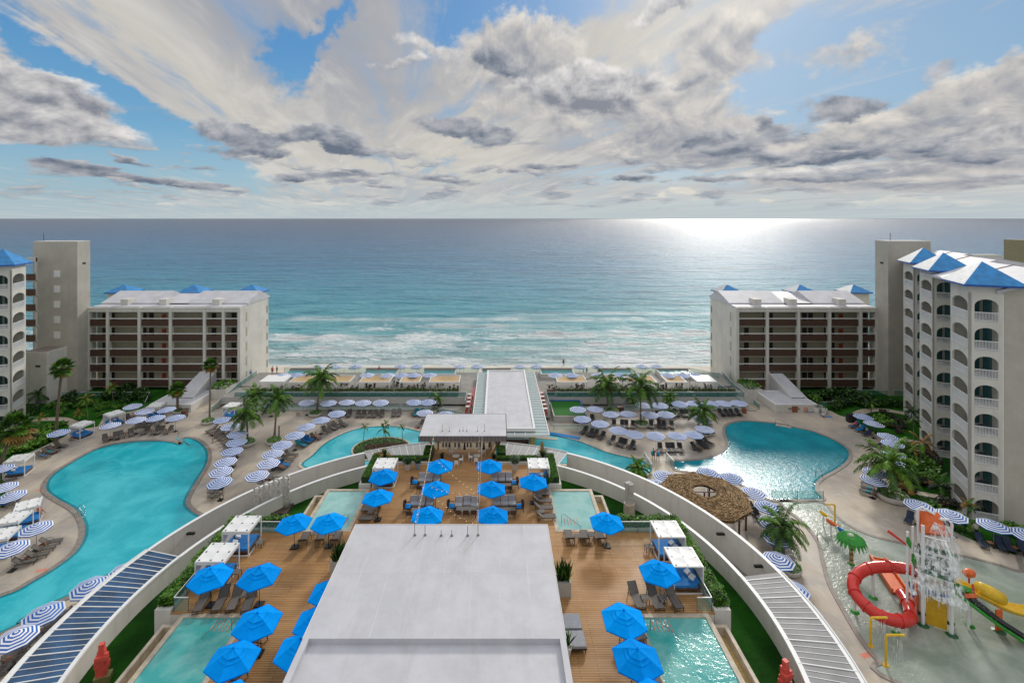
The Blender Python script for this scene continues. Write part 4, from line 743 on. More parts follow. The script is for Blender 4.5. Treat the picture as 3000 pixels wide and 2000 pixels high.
for px in (2130, 2343, 2500): x = (px-CX)*113/F; obj('roof_turret', MB().box(x-2.1, 110.9, 15, x+2.1, 115.2, 18.2), 'wall', t); pyramid(t, x-2.1, x+2.1, 110.9, 115.2, 18.2, 19.75, True)
t, xa, xb = hall_block('six storey cream hotel block left of the sea view with brown railings', [260, 317.5, 410, 501, 600.6, 656, 702], -1, [[.3, .75], [.88], [.05, .75], [.8], [.0], [.1]], 2, -1)
for px in (365, 570, 738): x = (px-CX)*113/F; obj('roof_turret', MB().box(x-2.3, 110.9, 15, x+2.3, 115.2, 18.2), 'wall', t); pyramid(t, x-2.3, x+2.3, 110.9, 115.2, 18.2, 19.75)
def tower(label, x0, x1, y0_, y1_, zt, sx, s):
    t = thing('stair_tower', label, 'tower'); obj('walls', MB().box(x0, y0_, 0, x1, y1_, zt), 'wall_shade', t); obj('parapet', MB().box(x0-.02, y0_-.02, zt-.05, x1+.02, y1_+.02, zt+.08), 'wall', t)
    for k in range(8): obj('shutter', MB().box(sx-.62, y0_-.06, 24.0-3.03*k-.6, sx+.62, y0_-.0, 24.0-3.03*k+.75), 'white', t)
    xs = x1 if s < 0 else x0; obj('vent', MB().box(xs-.03, y0_+1.2, zt-4.6, xs+.03, y0_+2.0, zt-4.2), 'window', t); obj('antenna', MB().cyl(x0+1.2, y0_+1, zt, zt+1.6, .04, n=5), 'black', t)
tower('tall plain stair tower at the left of the sea view', -92, -83.2, 96.7, 99.75, 30.4, -87.2, -1); tower('tall plain stair tower at the right of the sea view', 77.2, 85.6, 96.4, 99.75, 30.5, 84.3, 1)
t = thing('annex', 'plain cream block with one slot window beside the left tower', 'building'); obj('walls', MB().box(-90, 92.3, 0, -85.2, 96.7, 9.7), 'wall', t); obj('slot_window', MB().box(-87.3, 92.26, 6.9, -86.4, 92.3, 7.3), 'window', t); obj('roof', MB().box(-89.7, 92.5, 9.7, -85.5, 96.6, 9.73), 'coping_grey', t)
t = thing('tan_building', 'plain tan building top beyond the right arched building', 'building'); obj('walls', MB().box(116.2, 105, 0, 134, 112, 30.2), 'tan_wall', t); obj('mast', MB().cyl(120.5, 111, 30.2, 32, .05, n=5), 'red_box', t); obj('side_block', MB().box(100, 104.9, 25, 108.6, 107, 27.2), 'wall', t)
# arched balcony wings
def arch_wall(mb, L, th, s0, s1, W, f, top, frm, m=0):
    """wall panel in plane 'frm' (maps s, depth, z) with one arched opening"""
    def P_(s_, d, z): return frm(s_, d, z)
    def bx(a, b, c, d):
        v = [P_(a, 0, c), P_(b, 0, c), P_(b, 0, d), P_(a, 0, d), P_(a, th, c), P_(b, th, c), P_(b, th, d), P_(a, th, d)]
        mb.add(v, [(0, 1, 2, 3), (7, 6, 5, 4), (0, 3, 7, 4), (1, 5, 6, 2)], m)
    bx(0, s0, f, top); bx(s1, W, f, top); n = 12; c = (s0+s1)/2; r = (s1-s0)/2; sp = f+1.78; rise = .80
    za = lambda s_: sp+rise*math.sqrt(max(0, 1-((s_-c)/r)**2))
    for i in range(n):
        a = c-r*math.cos(PI*i/n); b = c-r*math.cos(PI*(i+1)/n); v = [P_(a, 0, za(a)), P_(b, 0, za(b)), P_(b, 0, top), P_(a, 0, top), P_(a, th, za(a)), P_(b, th, za(b)), P_(b, th, top), P_(a, th, top)]
        mb.add(v, [(0, 1, 2, 3), (7, 6, 5, 4), (0, 4, 5, 1)], m)
def wing(label, corner, theta, s, bodies, bays, nf=8):
    t = thing('arched_hotel_wing', label, 'building', corner+(0,)); c_, s_ = math.cos(theta), math.sin(theta)
    Mx = Matrix(((s*c_, s*s_, 0, 0), (-s_, c_, 0, 0), (0, 0, 1, 0), (0, 0, 0, 1)))
    WF, WS = 2.95, 4.7; fl = [23.1-3.3*i for i in range(nf)]
    for (bx_, by_) in bays:
        mb = MB(); sl_ = MB(); O = (bx_, by_)
        ff = lambda q, d, z: (O[0]+q, O[1]+d, z); fs = lambda q, d, z: (O[0]+d, O[1]+q, z)
        for f in fl:
            arch_wall(mb, 0, .22, .48, 2.62, WF, f, f+3.3, ff); arch_wall(mb, 0, .22, .35, WS-.45, WS, f, f+3.3, fs)
            obj('balcony_floor', MB().box(O[0]+.22, O[1]+.22, f-.12, O[0]+WF, O[1]+WS, f+.03).xf(0, Mx), 'slab', t)
        mb.box(O[0], O[1], 26.4, O[0]+WF, O[1]+WS, 27.4); mb.xf(0, Mx)
        obj('arched_walls', mb, 'wall', t)
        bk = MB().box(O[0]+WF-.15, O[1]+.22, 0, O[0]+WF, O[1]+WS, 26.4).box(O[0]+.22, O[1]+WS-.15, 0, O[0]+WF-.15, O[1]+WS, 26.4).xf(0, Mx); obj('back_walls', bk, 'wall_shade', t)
        g = MB()
        for f in fl: g.box(O[0]+WF-.19, O[1]+1.9, f+.05, O[0]+WF-.151, O[1]+3.9, f+2.3).box(O[0]+1.95, O[1]+WS-.19, f+.05, O[0]+2.7, O[1]+WS-.151, f+2.4)
        g.xf(0, Mx); obj('sliding_doors', g, 'teal_glass', t)
        r1 = MB().box(.48, -.03, 1.0, 2.62, .05, 1.08).box(.48, -.03, .05, 2.62, .05, .12)
        for k in range(17): r1.box(.52+k*.128, -.01, .1, .56+k*.128, .03, 1.02)
        r2 = MB().box(-.03, .35, 1.0, .05, WS-.45, 1.08).box(-.03, .35, .05, .05, WS-.45, .12)
        for k in range(31): r2.box(-.01, .39+k*.128, .1, .03, .43+k*.128, 1.02)
        for q in (r1, r2): q.v = [(x+O[0], y+O[1], z) for x, y, z in q.v]; q.xf(0, Mx)
        m1, m2 = r1.mesh('railing', 'white_paint'), r2.mesh('railing', 'white_paint'); ch = MB().cb(O[0]+1.5, O[1]+1.6, .55, .9, .5, .07, 0, -.5).cb(O[0]+2.1, O[1]+2.0, .4, .6, 1.1, .07).xf(0, Mx).mesh('balcony_chair', 'dark_sling')
        for f in fl: obj('railing', m1, None, t, loc=(0, 0, f)); obj('railing', m2, None, t, loc=(0, 0, f)); obj('balcony_chair', ch, None, t, loc=(0, 0, f))
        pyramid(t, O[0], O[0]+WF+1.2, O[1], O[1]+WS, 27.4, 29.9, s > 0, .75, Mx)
        obj('downpipe', MB().box(O[0]+WF+.02, O[1]+.1, 0, O[0]+WF+.14, O[1]+.22, 26.3).xf(0, Mx), 'white', t)
    for k, (x0, x1, y0_, y1_) in enumerate(bodies):
        mb = MB().box(x0, y0_, 0, x1, y0_+4.4, 26.3).box(x0+3.4, y0_+4.4, 0, x1, y1_, 26.3); xr = x0+5.6; zt = 28.9
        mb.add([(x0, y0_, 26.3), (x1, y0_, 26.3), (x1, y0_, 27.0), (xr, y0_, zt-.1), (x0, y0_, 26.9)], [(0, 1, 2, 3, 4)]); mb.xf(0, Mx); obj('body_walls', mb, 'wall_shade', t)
        o_ = .6; e = .5; mb = MB(); v = [(x0-o_, y0_-e, 26.75), (xr, y0_-e, zt), (x1+o_, y0_-e, 26.9), (x0-o_, y1_, 26.75), (xr, y1_, zt), (x1+o_, y1_, 26.9)]; v += [(x, y, z-.35) for x, y, z in v]
        mb.add(v, [(0, 1, 4, 3), (1, 2, 5, 4), (0, 6, 7, 1), (1, 7, 8, 2), (0, 3, 9, 6), (6, 9, 10, 7), (7, 10, 11, 8)]); mb.xf(0, Mx); obj('gable_roof', mb, 'roof_pale', t)
        mb = MB(); ym = (y0_+y1_)/2; mb.bar((x0-o_, ym, 26.79), (xr, ym, zt+.04), .12).bar((xr, ym, zt+.04), (x1, ym, 26.95), .12).xf(0, Mx); obj('roof_joint', mb, 'coping_grey', t)
    return t
TH = R(23)
def loc2(p, c=(55.0, 56.9)): dx_, dy_ = p[0]-c[0], p[1]-c[1]; return (dx_*math.cos(TH)-dy_*math.sin(TH), dx_*math.sin(TH)+dy_*math.cos(TH))
bB, bA = loc2((64.2, 72.0)), loc2((71.9, 84.3))
wing('cream hotel wing on the right with arched balconies and three blue pyramid roofs', (55.0, 56.9), TH, 1, [(2.97, 18, .25, bB[1]+4), (bB[0]+2.97, 20, bB[1]+4.02, bA[1]+4), (bA[0]+2.97, 24, bA[1]+4.02, bA[1]+14)], [(0, 0), bB, bA])
wing('cream hotel wing at the left edge with arched balconies and blue pyramid roof', (-80.3, 80.7), TH, -1, [(2.97, 16, .25, 12)], [(0, 0)])
t = thing('link_walkways', 'stack of open walkways with brown panels joining left wing and tower', 'walkway')
for k in range(8):
    z = 23.0-2.96*k
    if z < 0: break
    obj('brown_panel', MB().box(-91.6, 94.8, z, -89.8, 94.9, z+1.25), 'brown', t); obj('floor_slab', MB().box(-91.6, 94.9, z-.2, -89.8, 95.6, z), 'wall', t)
obj('post', MB().box(-90.1, 95.0, 0, -89.8, 95.3, 27.5).box(-91.8, 94.9, 26.6, -89.8, 95.6, 27.4), 'wall', t)
glass_fence('glass railing beyond the left garden in front of the hotel block', [(-92, 95.5), (-68, 95.5), at(*tB(650, 290), .6)], 1.0, .1, post=5)
glass_fence('glass railing beyond the right garden in front of the hotel block', [at(*tR(250, 180), .6), at(*tR(450, 180), .6), (70, 97), (84, 96)], 1.0, .1, post=4)

# ================================================= PALMS AND PLANTS
def frond(mb, base, az_, el_, L, droop, lw, n=9, nl=20, mats=(0, 1), rnd=random):
    pts = []; d = Vector((math.cos(az_)*math.cos(el_), math.sin(az_)*math.cos(el_), math.sin(el_))); p = Vector(base)
    for i in range(n+1): pts.append(p.copy()); p = p+d*(L/n); d = (d+Vector((0, 0, -droop/n*(1+i*.25)))).normalized()
    side = Vector((-math.sin(az_), math.cos(az_), 0)); m = rnd.choice(mats)
    for i in range(n): a, b = pts[i], pts[i+1]; w = .035*(1-i/n)+.008; mb.add([a-side*w, a+side*w, b+side*w*.8, b-side*w*.8], [(0, 1, 2, 3)], m)
    for k in range(nl):
        u = .12+.86*k/nl; i = min(n-1, int(u*n)); fr = u*n-i; q = pts[i].lerp(pts[i+1], fr); t_ = (pts[i+1]-pts[i]).normalized(); ll = lw*math.sin(PI*min(1, u*.82+.16))**.7*rnd.uniform(.85, 1.1)
        for sg in (-1, 1):
            tip = q+side*sg*ll*.78+t_*ll*.55+Vector((0, 0, -ll*rnd.uniform(.25, .75))); mid = q+(tip-q)*.5+Vector((0, 0, ll*.1)); hw = t_*.075*max(.7, lw)
            mb.add([q-hw, q+hw, mid+hw*1.1, tip, mid-hw*1.1], [(0, 1, 2, 3, 4)], m)
def coconut(label, base, crown, L, seed, nf=25, tr='trunk_grey', z=0.0, mats=('frond', 'frond_light', 'frond_dry'), dry=.06, group=None, r=.17, name='coconut_palm', lw=.62):
    rnd = random.Random(seed); t = thing(name, label, 'palm tree', (base[0], base[1], z)); cv = Vector((crown[0]-base[0], crown[1]-base[1], crown[2]-z)); pts = []; n = 9
    for i in range(n+1): u = i/n; pts.append((cv.x*u**1.4, cv.y*u**1.4, cv.z*u))
    mb = MB().tube(pts, [r*(1.5-.5*min(1, u/2)-.045*u) if u < 3 else r*(1-.04*u) for u in range(n+1)], 8); obj('trunk', mb, tr, t)
    mb = MB()
    for k in range(nf):
        e = R(80)-R(100)*((k+.5)/nf)**.85; a = k*2.399+rnd.uniform(-.3, .3); m_ = (2,) if rnd.random() < dry and e < .3 else ((0, 0, 1) if e < .8 else (0, 1, 1))
        frond(mb, cv, a, e+rnd.uniform(-.1, .1), L*rnd.uniform(.88, 1.15), .85+.45*rnd.random(), lw*L/2.6, mats=m_, rnd=rnd)
    obj('crown', mb, list(mats), t)
    if name == 'coconut_palm': obj('crown_shaft', MB().tube([cv-Vector((0, 0, .7)), cv+Vector((0, 0, .1))], [r*.9, r*1.5], 8), 'wood', t)
    return t
def fanpalm(label, base, crown, Rr, seed, tr='trunk', dry=.3, r=.2):
    rnd = random.Random(seed); t = thing('fan_palm', label, 'palm tree', (base[0], base[1], 0)); cv = Vector((crown[0]-base[0], crown[1]-base[1], crown[2])); n = 8
    obj('trunk', MB().tube([(cv.x*(i/n)**1.3, cv.y*(i/n)**1.3, cv.z*i/n) for i in range(n+1)], [r*(1.6 if i == 0 else 1.1-.04*i) for i in range(n+1)], 8), tr, t); mb = MB()
    for k in range(44):
        e = R(85)-R(150)*((k+.5)/44); a = k*2.399; d = Vector((math.cos(a)*math.cos(e), math.sin(a)*math.cos(e), math.sin(e))); pl = Rr*rnd.uniform(.45, .62); q = cv+d*pl; mb.bar(cv, q, .025, m=0)
        side = Vector((-math.sin(a), math.cos(a), 0)); up = side.cross(d).normalized(); m_ = 2 if (e < -.25 and rnd.random() < dry*1.6) else (0 if rnd.random() < .6 else 1); fr = Rr*rnd.uniform(.5, .62)
        for j in range(13):
            b = R(-105+210*j/12); dd = (d*math.cos(b)+side*math.sin(b)).normalized(); tip = q+dd*fr*(1-.25*abs(math.sin(b)))+Vector((0, 0, -.28*fr))+up*rnd.uniform(-.05, .05); w = dd.cross(up)*.06*Rr; mid = q+(tip-q)*.5+Vector((0, 0, .07)); mb.add([q, mid-w*1.3, tip, mid+w*1.3], [(0, 1, 2, 3)], m_)
    obj('crown', mb, ['frond', 'frond_light', 'frond_dry'], t); return t
def atc(p, base): # crown centre above the base distance
    y = base[1]; return ((p[0]-CX)*y/F, y, H-(p[1]-CY)*y/F)
def CP(label, b, c, L, seed, **kw): B = at(*b); coconut(label, B, atc(c, B), L, seed, **kw)
def FP(label, b, c, Rr, seed, **kw): B = at(*b); fanpalm(label, B, atc(c, B), Rr, seed, **kw)
FP('tall fan palm with leaning grey trunk by the striped umbrella on left lawn', (163, 1292), (182, 1076), 1.75, 1); FP('yellowing fan palm leaning at the far left edge', (-8, 1400), (44, 1252), 2.4, 2, r=.22, dry=.55); FP('short fan palm beside the blue daybed under the left annex', (520, 1210), (520, 1140), 1.55, 3, r=.22)
FP('tall thin fan palm with bare grey trunk left of the stairs', (614, 1232), (617, 1068), 1.35, 4, tr='trunk_grey', r=.15, dry=.5)
CP('coconut palm in round planter nearest the left pool', (726, 1300), (722, 1215), 3.1, 5); CP('coconut palm in round planter beside the grey bollard', (804, 1286), (814, 1170), 3.2, 6)
CP('coconut palm behind the one in round planter near stairs', (736, 1228), (748, 1160), 2.7, 7); CP('tallest coconut palm on the left deck in front of the pergolas', (929, 1210), (939, 1112), 3.9, 8)
CP('tall coconut palm right of the bar in front of the pergolas', (1781, 1207), (1777, 1125), 4.0, 9); CP('tall coconut palm in the round planter amid dark loungers', (1877, 1246), (1877, 1132), 4.0, 10)
CP('small yellow green palm by the right terrace wall', (1961, 1208), (1961, 1163), 1.8, 11, mats=('frond_light', 'frond_light', 'frond_dry'), r=.09); CP('dense coconut palm beside the right pool', (2062, 1272), (2058, 1206), 2.9, 12)
CP('coconut palm beside the splash pool in the narrow paving', (2296, 1640), (2293, 1545), 2.9, 13, dry=.15, mats=('frond', 'frond_light', 'frond_dry')); CP('large coconut palm in round white planter by the right garden', (2615, 1458), (2603, 1360), 3.9, 14, tr='trunk')
CP('bushy yellow palm behind the right curved wall by the footbridge', (1868, 1392), (1868, 1372), 2.0, 15, mats=('frond_light', 'frond_light', 'frond_dry'), lw=.7)
for (l_, b, c, L, sd, m_) in (('young palm in pot by the left end of the bar', tP3(1060, 850), tP3(1060, 650), 1.7, 21, ('frond', 'frond_light', 'frond_dry')), ('young palm in pot between the two tall right palms', tP4(1600, 800), tP4(1560, 665), 1.4, 22, ('frond', 'frond_light', 'frond_dry')),
    ('thin yellow trunked palm on left lawn with drooping orange leaves', tA(1350, 520), tA(1310, 190), 1.4, 23, ('frond_light', 'frond_dry', 'frond_dry')), ('thin palm with reddish dead leaves before the hotel block', tA(1745, 325), tA(1700, 30), 1.3, 24, ('frond_light', 'frond_dry', 'frond_dry')), ('dark feathery palm beside the left wing', tA(590, 280), tA(595, 130), 2.4, 25, ('frond_dark', 'frond', 'frond_dark')),
    ('small orange tinged palm on the left lawn', tA(1215, 530), tA(1220, 410), 1.1, 26, ('frond_light', 'frond_dry', 'frond_dry')), ('small yellow palm inside the lawn path loop', tA(615, 720), tA(630, 480), 1.1, 27, ('frond_light', 'frond_dry', 'frond_dry')), ('low green palm at the centre of left lawn', tA(955, 430), tA(950, 320), 1.6, 28, ('frond', 'frond_light', 'frond')),
    ('pair palm by white pots near the right annex', tR(225, 240), tR(235, 80), 1.2, 29, ('frond_light', 'frond', 'frond_dry')), ('green trunked palm in front of the arched wing', tR(1712, 880), tR(1705, 420), 1.3, 30, ('frond_light', 'frond', 'frond')), ('thin palm with orange drooping leaves by the arched wing', tR(1800, 1250), tR(1840, 780), 1.9, 31, ('frond_dry', 'frond_light', 'frond_dry')),
    ('small palm on grass beside the right lawn path', tR(1055, 330), tR(1060, 170), 1.3, 32, ('frond_light', 'frond', 'frond')), ('dark palm beyond the right lawn near the stair tower', tR(960, 210), tR(950, 60), 1.7, 33, ('frond_dark', 'frond', 'frond_dark')), ('thin palm at the foot of the nearest arched bay', tS(1310, 790), tS(1330, 590), 1.1, 34, ('frond_dry', 'frond_light', 'frond')),
    ('palm with dark leaning trunk by the garden kerb', tS(930, 480), tS(930, 330), 1.8, 35, ('frond_dark', 'frond', 'frond_dry')), ('small palm with brown leaves near the garden kerb', tS(495, 480), tS(500, 330), 1.4, 36, ('frond_dry', 'frond', 'frond_dry')), ('thin palm beside the umbrella row under the arched wing', tR(1730, 1080), tR(1720, 900), 1.5, 37, ('frond', 'frond_dry', 'frond_light')), ('bent palm by the ground floor arch of far bay', tR(1680, 470), tR(1670, 290), 1.5, 38, ('frond_dark', 'frond', 'frond_dry'))):
    B = at(*b); coconut(l_, B, atc(c, B), L, sd, nf=11, tr='trunk_green' if sd in (23, 30, 29) else 'trunk', mats=m_, r=.075, name='young_palm', dry=.2)
# the river island
isl = [(-13.6+3.9*math.cos(a*PI/16), 71.7+3.2*math.sin(a*PI/16)) for a in range(32)]; cx_, cy_ = at(*z2(1310, 985)); isl = [(cx_+4.2*math.cos(a*PI/16), cy_+3.6*math.sin(a*PI/16)) for a in range(32)]
mb = MB(); ring(mb, isl, offset(isl, .3), 0, .12); struct('island_coping', mb, 'coping'); struct('island_ground', MB().prism(isl, 0, .1), 'soil')
t = thing('island_planting', 'low green and rust red ground plants on the round pool island', 'plants', (cx_, cy_, 0)); mb = MB()
for _ in range(4200):
    a, q = random.random()*6.28, math.sqrt(random.random()); x, y = 4.05*q*math.cos(a), 3.45*q*math.sin(a); z = .15+random.random()*.28; red = abs(y-.35*math.sin(x*.8)-.2) < .75 and x > -2.6; s_ = random.uniform(.06, .13); b = random.random()*6.28
    mb.add([(x-s_*math.cos(b), y-s_*math.sin(b), z), (x+s_*math.sin(b)*.6, y-s_*math.cos(b)*.6, z+.04), (x+s_*math.cos(b), y+s_*math.sin(b), z+random.uniform(-.05, .1)), (x-s_*math.sin(b)*.6, y+s_*math.cos(b)*.6, z)], [(0, 1, 2, 3)], random.choice((3, 3, 3, 2)) if red else random.choice((0, 0, 1, 2)))
obj('leaves', mb, ['leaf', 'leaf_light', 'leaf_dark', 'leaf_red'], t)
for l_, b, c, L, sd in (('thin palm at the left of the pool island', tP3(-85, 1430), tP3(-60, 1090), .8, 41), ('centre palm of the pool island with long blue green leaf', tP3(237, 1395), tP3(235, 1130), 1.4, 42), ('slender taller palm rising behind the island centre palm', tP3(262, 1330), tP3(262, 1030), .7, 43), ('thin palm at the right of the pool island', tP3(519, 1350), tP3(508, 1100), .75, 44)):
    B = at(*b); coconut(l_, B, atc(c, B), L, sd, nf=6, mats=('frond_light', 'frond', 'frond'), r=.06, name='young_palm', dry=0)
# garden shrubs: four kinds copied about the beds
def shrub(kind, w, h, n, mats, leafs):
    t = thing('garden_shrub', 'x y z w', 'shrub'); rnd = random.Random(kind); mb = MB(); st_ = MB()
    for k in range(5): a = k*1.3; st_.tube([(0, 0, 0), (math.cos(a)*w*.3, math.sin(a)*w*.3, h*.6)], [.03, .015], 4)
    for _ in range(n):
        u = Vector((rnd.gauss(0, 1), rnd.gauss(0, 1), rnd.gauss(0, 1))).normalized()*rnd.uniform(.55, 1); q = Vector((u.x*w/2, u.y*w/2, h*.55+u.z*h*.48)); q += Vector((mnoise.noise(q*2), mnoise.noise(q*2+Vector((5, 0, 0))), 0))*.25*w
        s_ = leafs*rnd.uniform(.6, 1.3); a = rnd.random()*6.28; d = Vector((math.cos(a), math.sin(a), rnd.uniform(-.7, .5)))*s_; w_ = d.cross(Vector((0, 0, 1))).normalized()*s_*.38+Vector((0, 0, rnd.uniform(-.1, .1))); mb.add([q-d, q+w_, q+d, q-w_], [(0, 1, 2, 3)], rnd.choice((0, 0, 1, 2)))
    obj('foliage', mb, mats, t); obj('stems', st_, 'soil', t); return proto(t)
S1 = shrub(1, 1.9, 1.1, 300, ['leaf', 'leaf_light', 'leaf'], .17); S2 = shrub(2, 1.6, 1.2, 280, ['leaf_dark', 'leaf', 'leaf_dark'], .17); S3 = shrub(3, 2.2, .9, 260, ['leaf_light', 'leaf_light', 'leaf'], .26); S4 = shrub(4, 1.3, .8, 180, ['leaf_grey', 'leaf_dark', 'leaf_red'], .13)
def bed(tr, pts, S, what, where, grp, sc=1.0):
    pts = sorted(pts)
    for i, q in enumerate(pts):
        X_, Y_ = at(*tr(*q)); sz = sc*random.uniform(.8, 1.2); place(S, (X_, Y_, 0), random.random()*6.28, f'{what} {where}, {ORD[i] if i < 14 else str(i+1)+"th"} from left', 'shrub', grp, (sz, sz, sz*random.uniform(.8, 1.2)))
bed(tA, [(200, 1020), (330, 990), (420, 960), (520, 930), (600, 890), (690, 850), (760, 820), (830, 790), (650, 760), (740, 700)], S3, 'bright leafy shrub', 'bordering the left lawn by the pool', 'bright shrubs edging left lawn')
bed(tA, [(240, 950), (360, 900), (560, 800), (480, 850)], S4, 'dark reddish shrub', 'behind the bright lawn border', 'dark shrubs in left lawn bed', 1.1)
bed(tA, [(500, 430), (440, 480), (480, 250), (700, 180), (1000, 230), (1120, 180), (1050, 280), (1230, 250), (1130, 330), (1650, 160)], S2, 'dark green shrub', 'along the back of the left lawn', 'dark shrubs behind left lawn', 1.15)
bed(tA, [(790, 330), (1000, 330), (1200, 340), (1320, 320), (1420, 300), (1500, 330), (1620, 300), (1700, 340), (1800, 350), (1880, 330), (1550, 480), (960, 610), (1530, 380)], S1, 'rounded green shrub', 'across the middle of the left lawn', 'green shrubs on left lawn', .8)
bed(tB, [(60, 220), (250, 200), (380, 150), (480, 220), (560, 190), (660, 240), (420, 80), (620, 130), (150, 130), (330, 270)], S2, 'tall dark shrub', 'against the left hotel block', 'tall shrubs against left block', 1.35)
bed(tR, [(500, 260), (600, 230), (680, 200), (760, 170), (860, 200), (960, 230), (1060, 200), (1180, 210), (1300, 210), (1450, 220), (560, 200)], S2, 'dark green shrub', 'along the back of the right lawn', 'dark shrubs behind right lawn', 1.15)
bed(tR, [(130, 130), (260, 110), (380, 120), (480, 100), (600, 110), (720, 90), (860, 110), (1000, 120), (560, 160), (820, 150)], S2, 'tall dark shrub', 'against the right hotel block', 'tall shrubs against right block', 1.5)
bed(tR, [(1200, 400), (1270, 470), (1310, 510), (1220, 450)], S3, 'lime green shrub', 'behind the paired right umbrellas', 'lime shrubs on right lawn', 1.0)
bed(tR, [(1350, 540), (1450, 560), (1500, 480), (1400, 400), (1560, 540), (1480, 620), (1250, 330), (1620, 420)], S4, 'dark bushy plant', 'in the round bed on right lawn', 'dark plants in right round bed', 1.1)
bed(tR, [(1600, 900), (1680, 960), (1760, 1060), (1850, 1120), (1900, 1180), (1640, 1050), (1720, 1180), (1950, 1290), (1850, 1290), (1560, 1300), (1680, 1320), (2000, 1400)], S1, 'loose green shrub', 'between umbrellas and arched wing', 'loose shrubs by arched wing', 1.3)
bed(tR, [(1930, 900), (2000, 1000), (2060, 1130), (1880, 980), (1480, 1350), (1600, 1380), (1750, 1390)], S4, 'rusty brown shrub', 'under the arched wing balconies', 'brown shrubs by arched wing', 1.3)
bed(tS, [(430, 400), (560, 420), (640, 300), (700, 320), (780, 340), (1020, 380), (1070, 430), (900, 610), (1000, 600), (1120, 590), (1160, 640), (760, 600)], S4, 'dark low plant', 'by the kerb near the nearest arched bay', 'dark plants by garden kerb', 1.1)
bed(tS, [(850, 700), (780, 680), (1050, 830), (1200, 850), (1300, 870), (1240, 930), (1900, 980), (1960, 1010)], S1, 'spreading green plant', 'behind the lowest right umbrellas', 'green plants behind lowest umbrellas', 1.0)
# round planters
rp_ = thing('round_planter', 'x y z w', 'planter'); obj('bowl', MB().lathe(0, 0, [(.85, 0), (1.12, .12), (1.25, .45), (1.25, .55), (1.12, .55), (1.1, .42)], 24), 'stone_pot', rp_, smooth=False); mb = MB()
for _ in range(420):
    a, q = random.random()*6.28, 1.1*math.sqrt(random.random()); h = random.uniform(.0, .42)*(1.2-q*.5); s_ = random.uniform(.08, .17); c = Vector((q*math.cos(a), q*math.sin(a), .5+h)); b = random.random()*6.28; d = Vector((math.cos(b), math.sin(b), random.uniform(-.3, .9)))*s_; w_ = d.cross(Vector((0, 0, 1))).normalized()*s_*.4; mb.add([c-d, c+w_, c+d, c-w_], [(0, 1, 2, 3)], random.randint(0, 1))
obj('ground_plants', mb, ['leaf', 'leaf_light'], rp_); proto(rp_)
for q, l_, s_ in ((tC(655, 905), 'round planter under the palm nearest the left pool', 1.0), (tC(1062, 880), 'round planter under the palm beside the grey bollard', 1.0), (tB(1620, 570), 'round planter under the tall thin fan palm', .9), (tP2(910, 925), 'round planter under the tallest left palm', .95), (tP4(1718, 1085), 'round planter under the palm amid dark loungers', 1.0), (tP4(1250, 900), 'round planter under a striped umbrella by the right railing', 1.2), (tP5(320, 930), 'round planter half hidden by umbrella left of dense palm', 1.05), (tP5(825, 1225), 'small round planter under the dense palm by right pool', .8), ((2311, 1672), 'round planter by the louvred roof and striped umbrella', .95), ((2615, 1463), 'large round white planter at the right garden edge', 1.35), (tB(1170, 410), 'low planter under the short fan palm', .8)):
    X_, Y_ = at(*q); place(rp_, (X_, Y_, 0), random.random()*6, l_, 'planter', None, s_)
# pots with plants
def pot(label, px, z, r, h, m, kind, n=26, ph=.9, name='potted_plant'):
    X_, Y_ = at(*px, z); t = thing(name, label, 'potted plant', (X_, Y_, z)); obj('pot', MB().lathe(0, 0, [(r*.62, 0), (r, h), (r*.86, h), (r*.84, h-.06)], 18), m, t); rnd = random.Random(int(px[0])); mb = MB()
    if kind == 'spiky':
        for _ in range(n*2):
            a = rnd.random()*6.28; e = rnd.uniform(.5, 1.5); L = ph*rnd.uniform(.6, 1.1); q = Vector((r*.5*math.cos(a)*rnd.random(), r*.5*math.sin(a)*rnd.random(), h)); d = Vector((math.cos(a)*math.cos(e), math.sin(a)*math.cos(e), math.sin(e)))*L; w_ = d.cross(Vector((0, 0, 1))).normalized()*.04; mb.add([q-w_, q+w_, q+d*.6+w_, q+d, q+d*.6-w_], [(0, 1, 2, 3, 4)], rnd.choice((0, 1)))
    else:
        for _ in range(n*12):
            u = Vector((rnd.gauss(0, 1), rnd.gauss(0, 1), rnd.gauss(0, 1))).normalized()*rnd.uniform(.4, 1); q = Vector((u.x*r*1.5, u.y*r*1.5, h+ph*.45+u.z*ph*.55)); s_ = rnd.uniform(.06, .14); a = rnd.random()*6.28; d = Vector((math.cos(a), math.sin(a), rnd.uniform(-.8, .4)))*s_; w_ = d.cross(Vector((0, 0, 1))).normalized()*s_*.4; mb.add([q-d, q+w_, q+d, q-w_], [(0, 1, 2, 3)], rnd.choice((0, 0, 1)))
    obj('foliage', mb, ['leaf_dark', 'leaf'], t)
pot('white pot with trailing fern left of the stage', tW(757, 760), ZD, .42, .75, 'stone_pot', 'bush', 40, .8); pot('blue pot with leafy shrub left of the stage', tW(912, 750), ZD, .36, .75, 'blue_pot', 'bush', 34, .85); pot('white pot with large trailing fern right of the stage', tX(570, 765), ZD, .42, .8, 'stone_pot', 'bush', 44, .95)
pot('blue pot with spiky leaves beside the right stage daybed', tX(1063, 1080), ZD, .30, .75, 'blue_pot', 'spiky', 26, 1.2); pot('dark pot with leafy plant beside the left stage daybed', tW(275, 1040), ZD, .34, .7, 'blue_pot', 'bush', 24, .5); pot('dark plant on the stage floor left of the tables', tW(1280, 590), ZD, .22, .3, 'black', 'spiky', 30, .45)
pot('white pot with spiky plant hidden behind the grey roof, lower right', tK(232, 1075), ZD, .36, .7, 'stone_pot', 'spiky', 26, 1.0); pot('small leafy plant by the right yellow columns', tX(240, 590), ZD, .2, .25, 'black', 'bush', 12, .4)
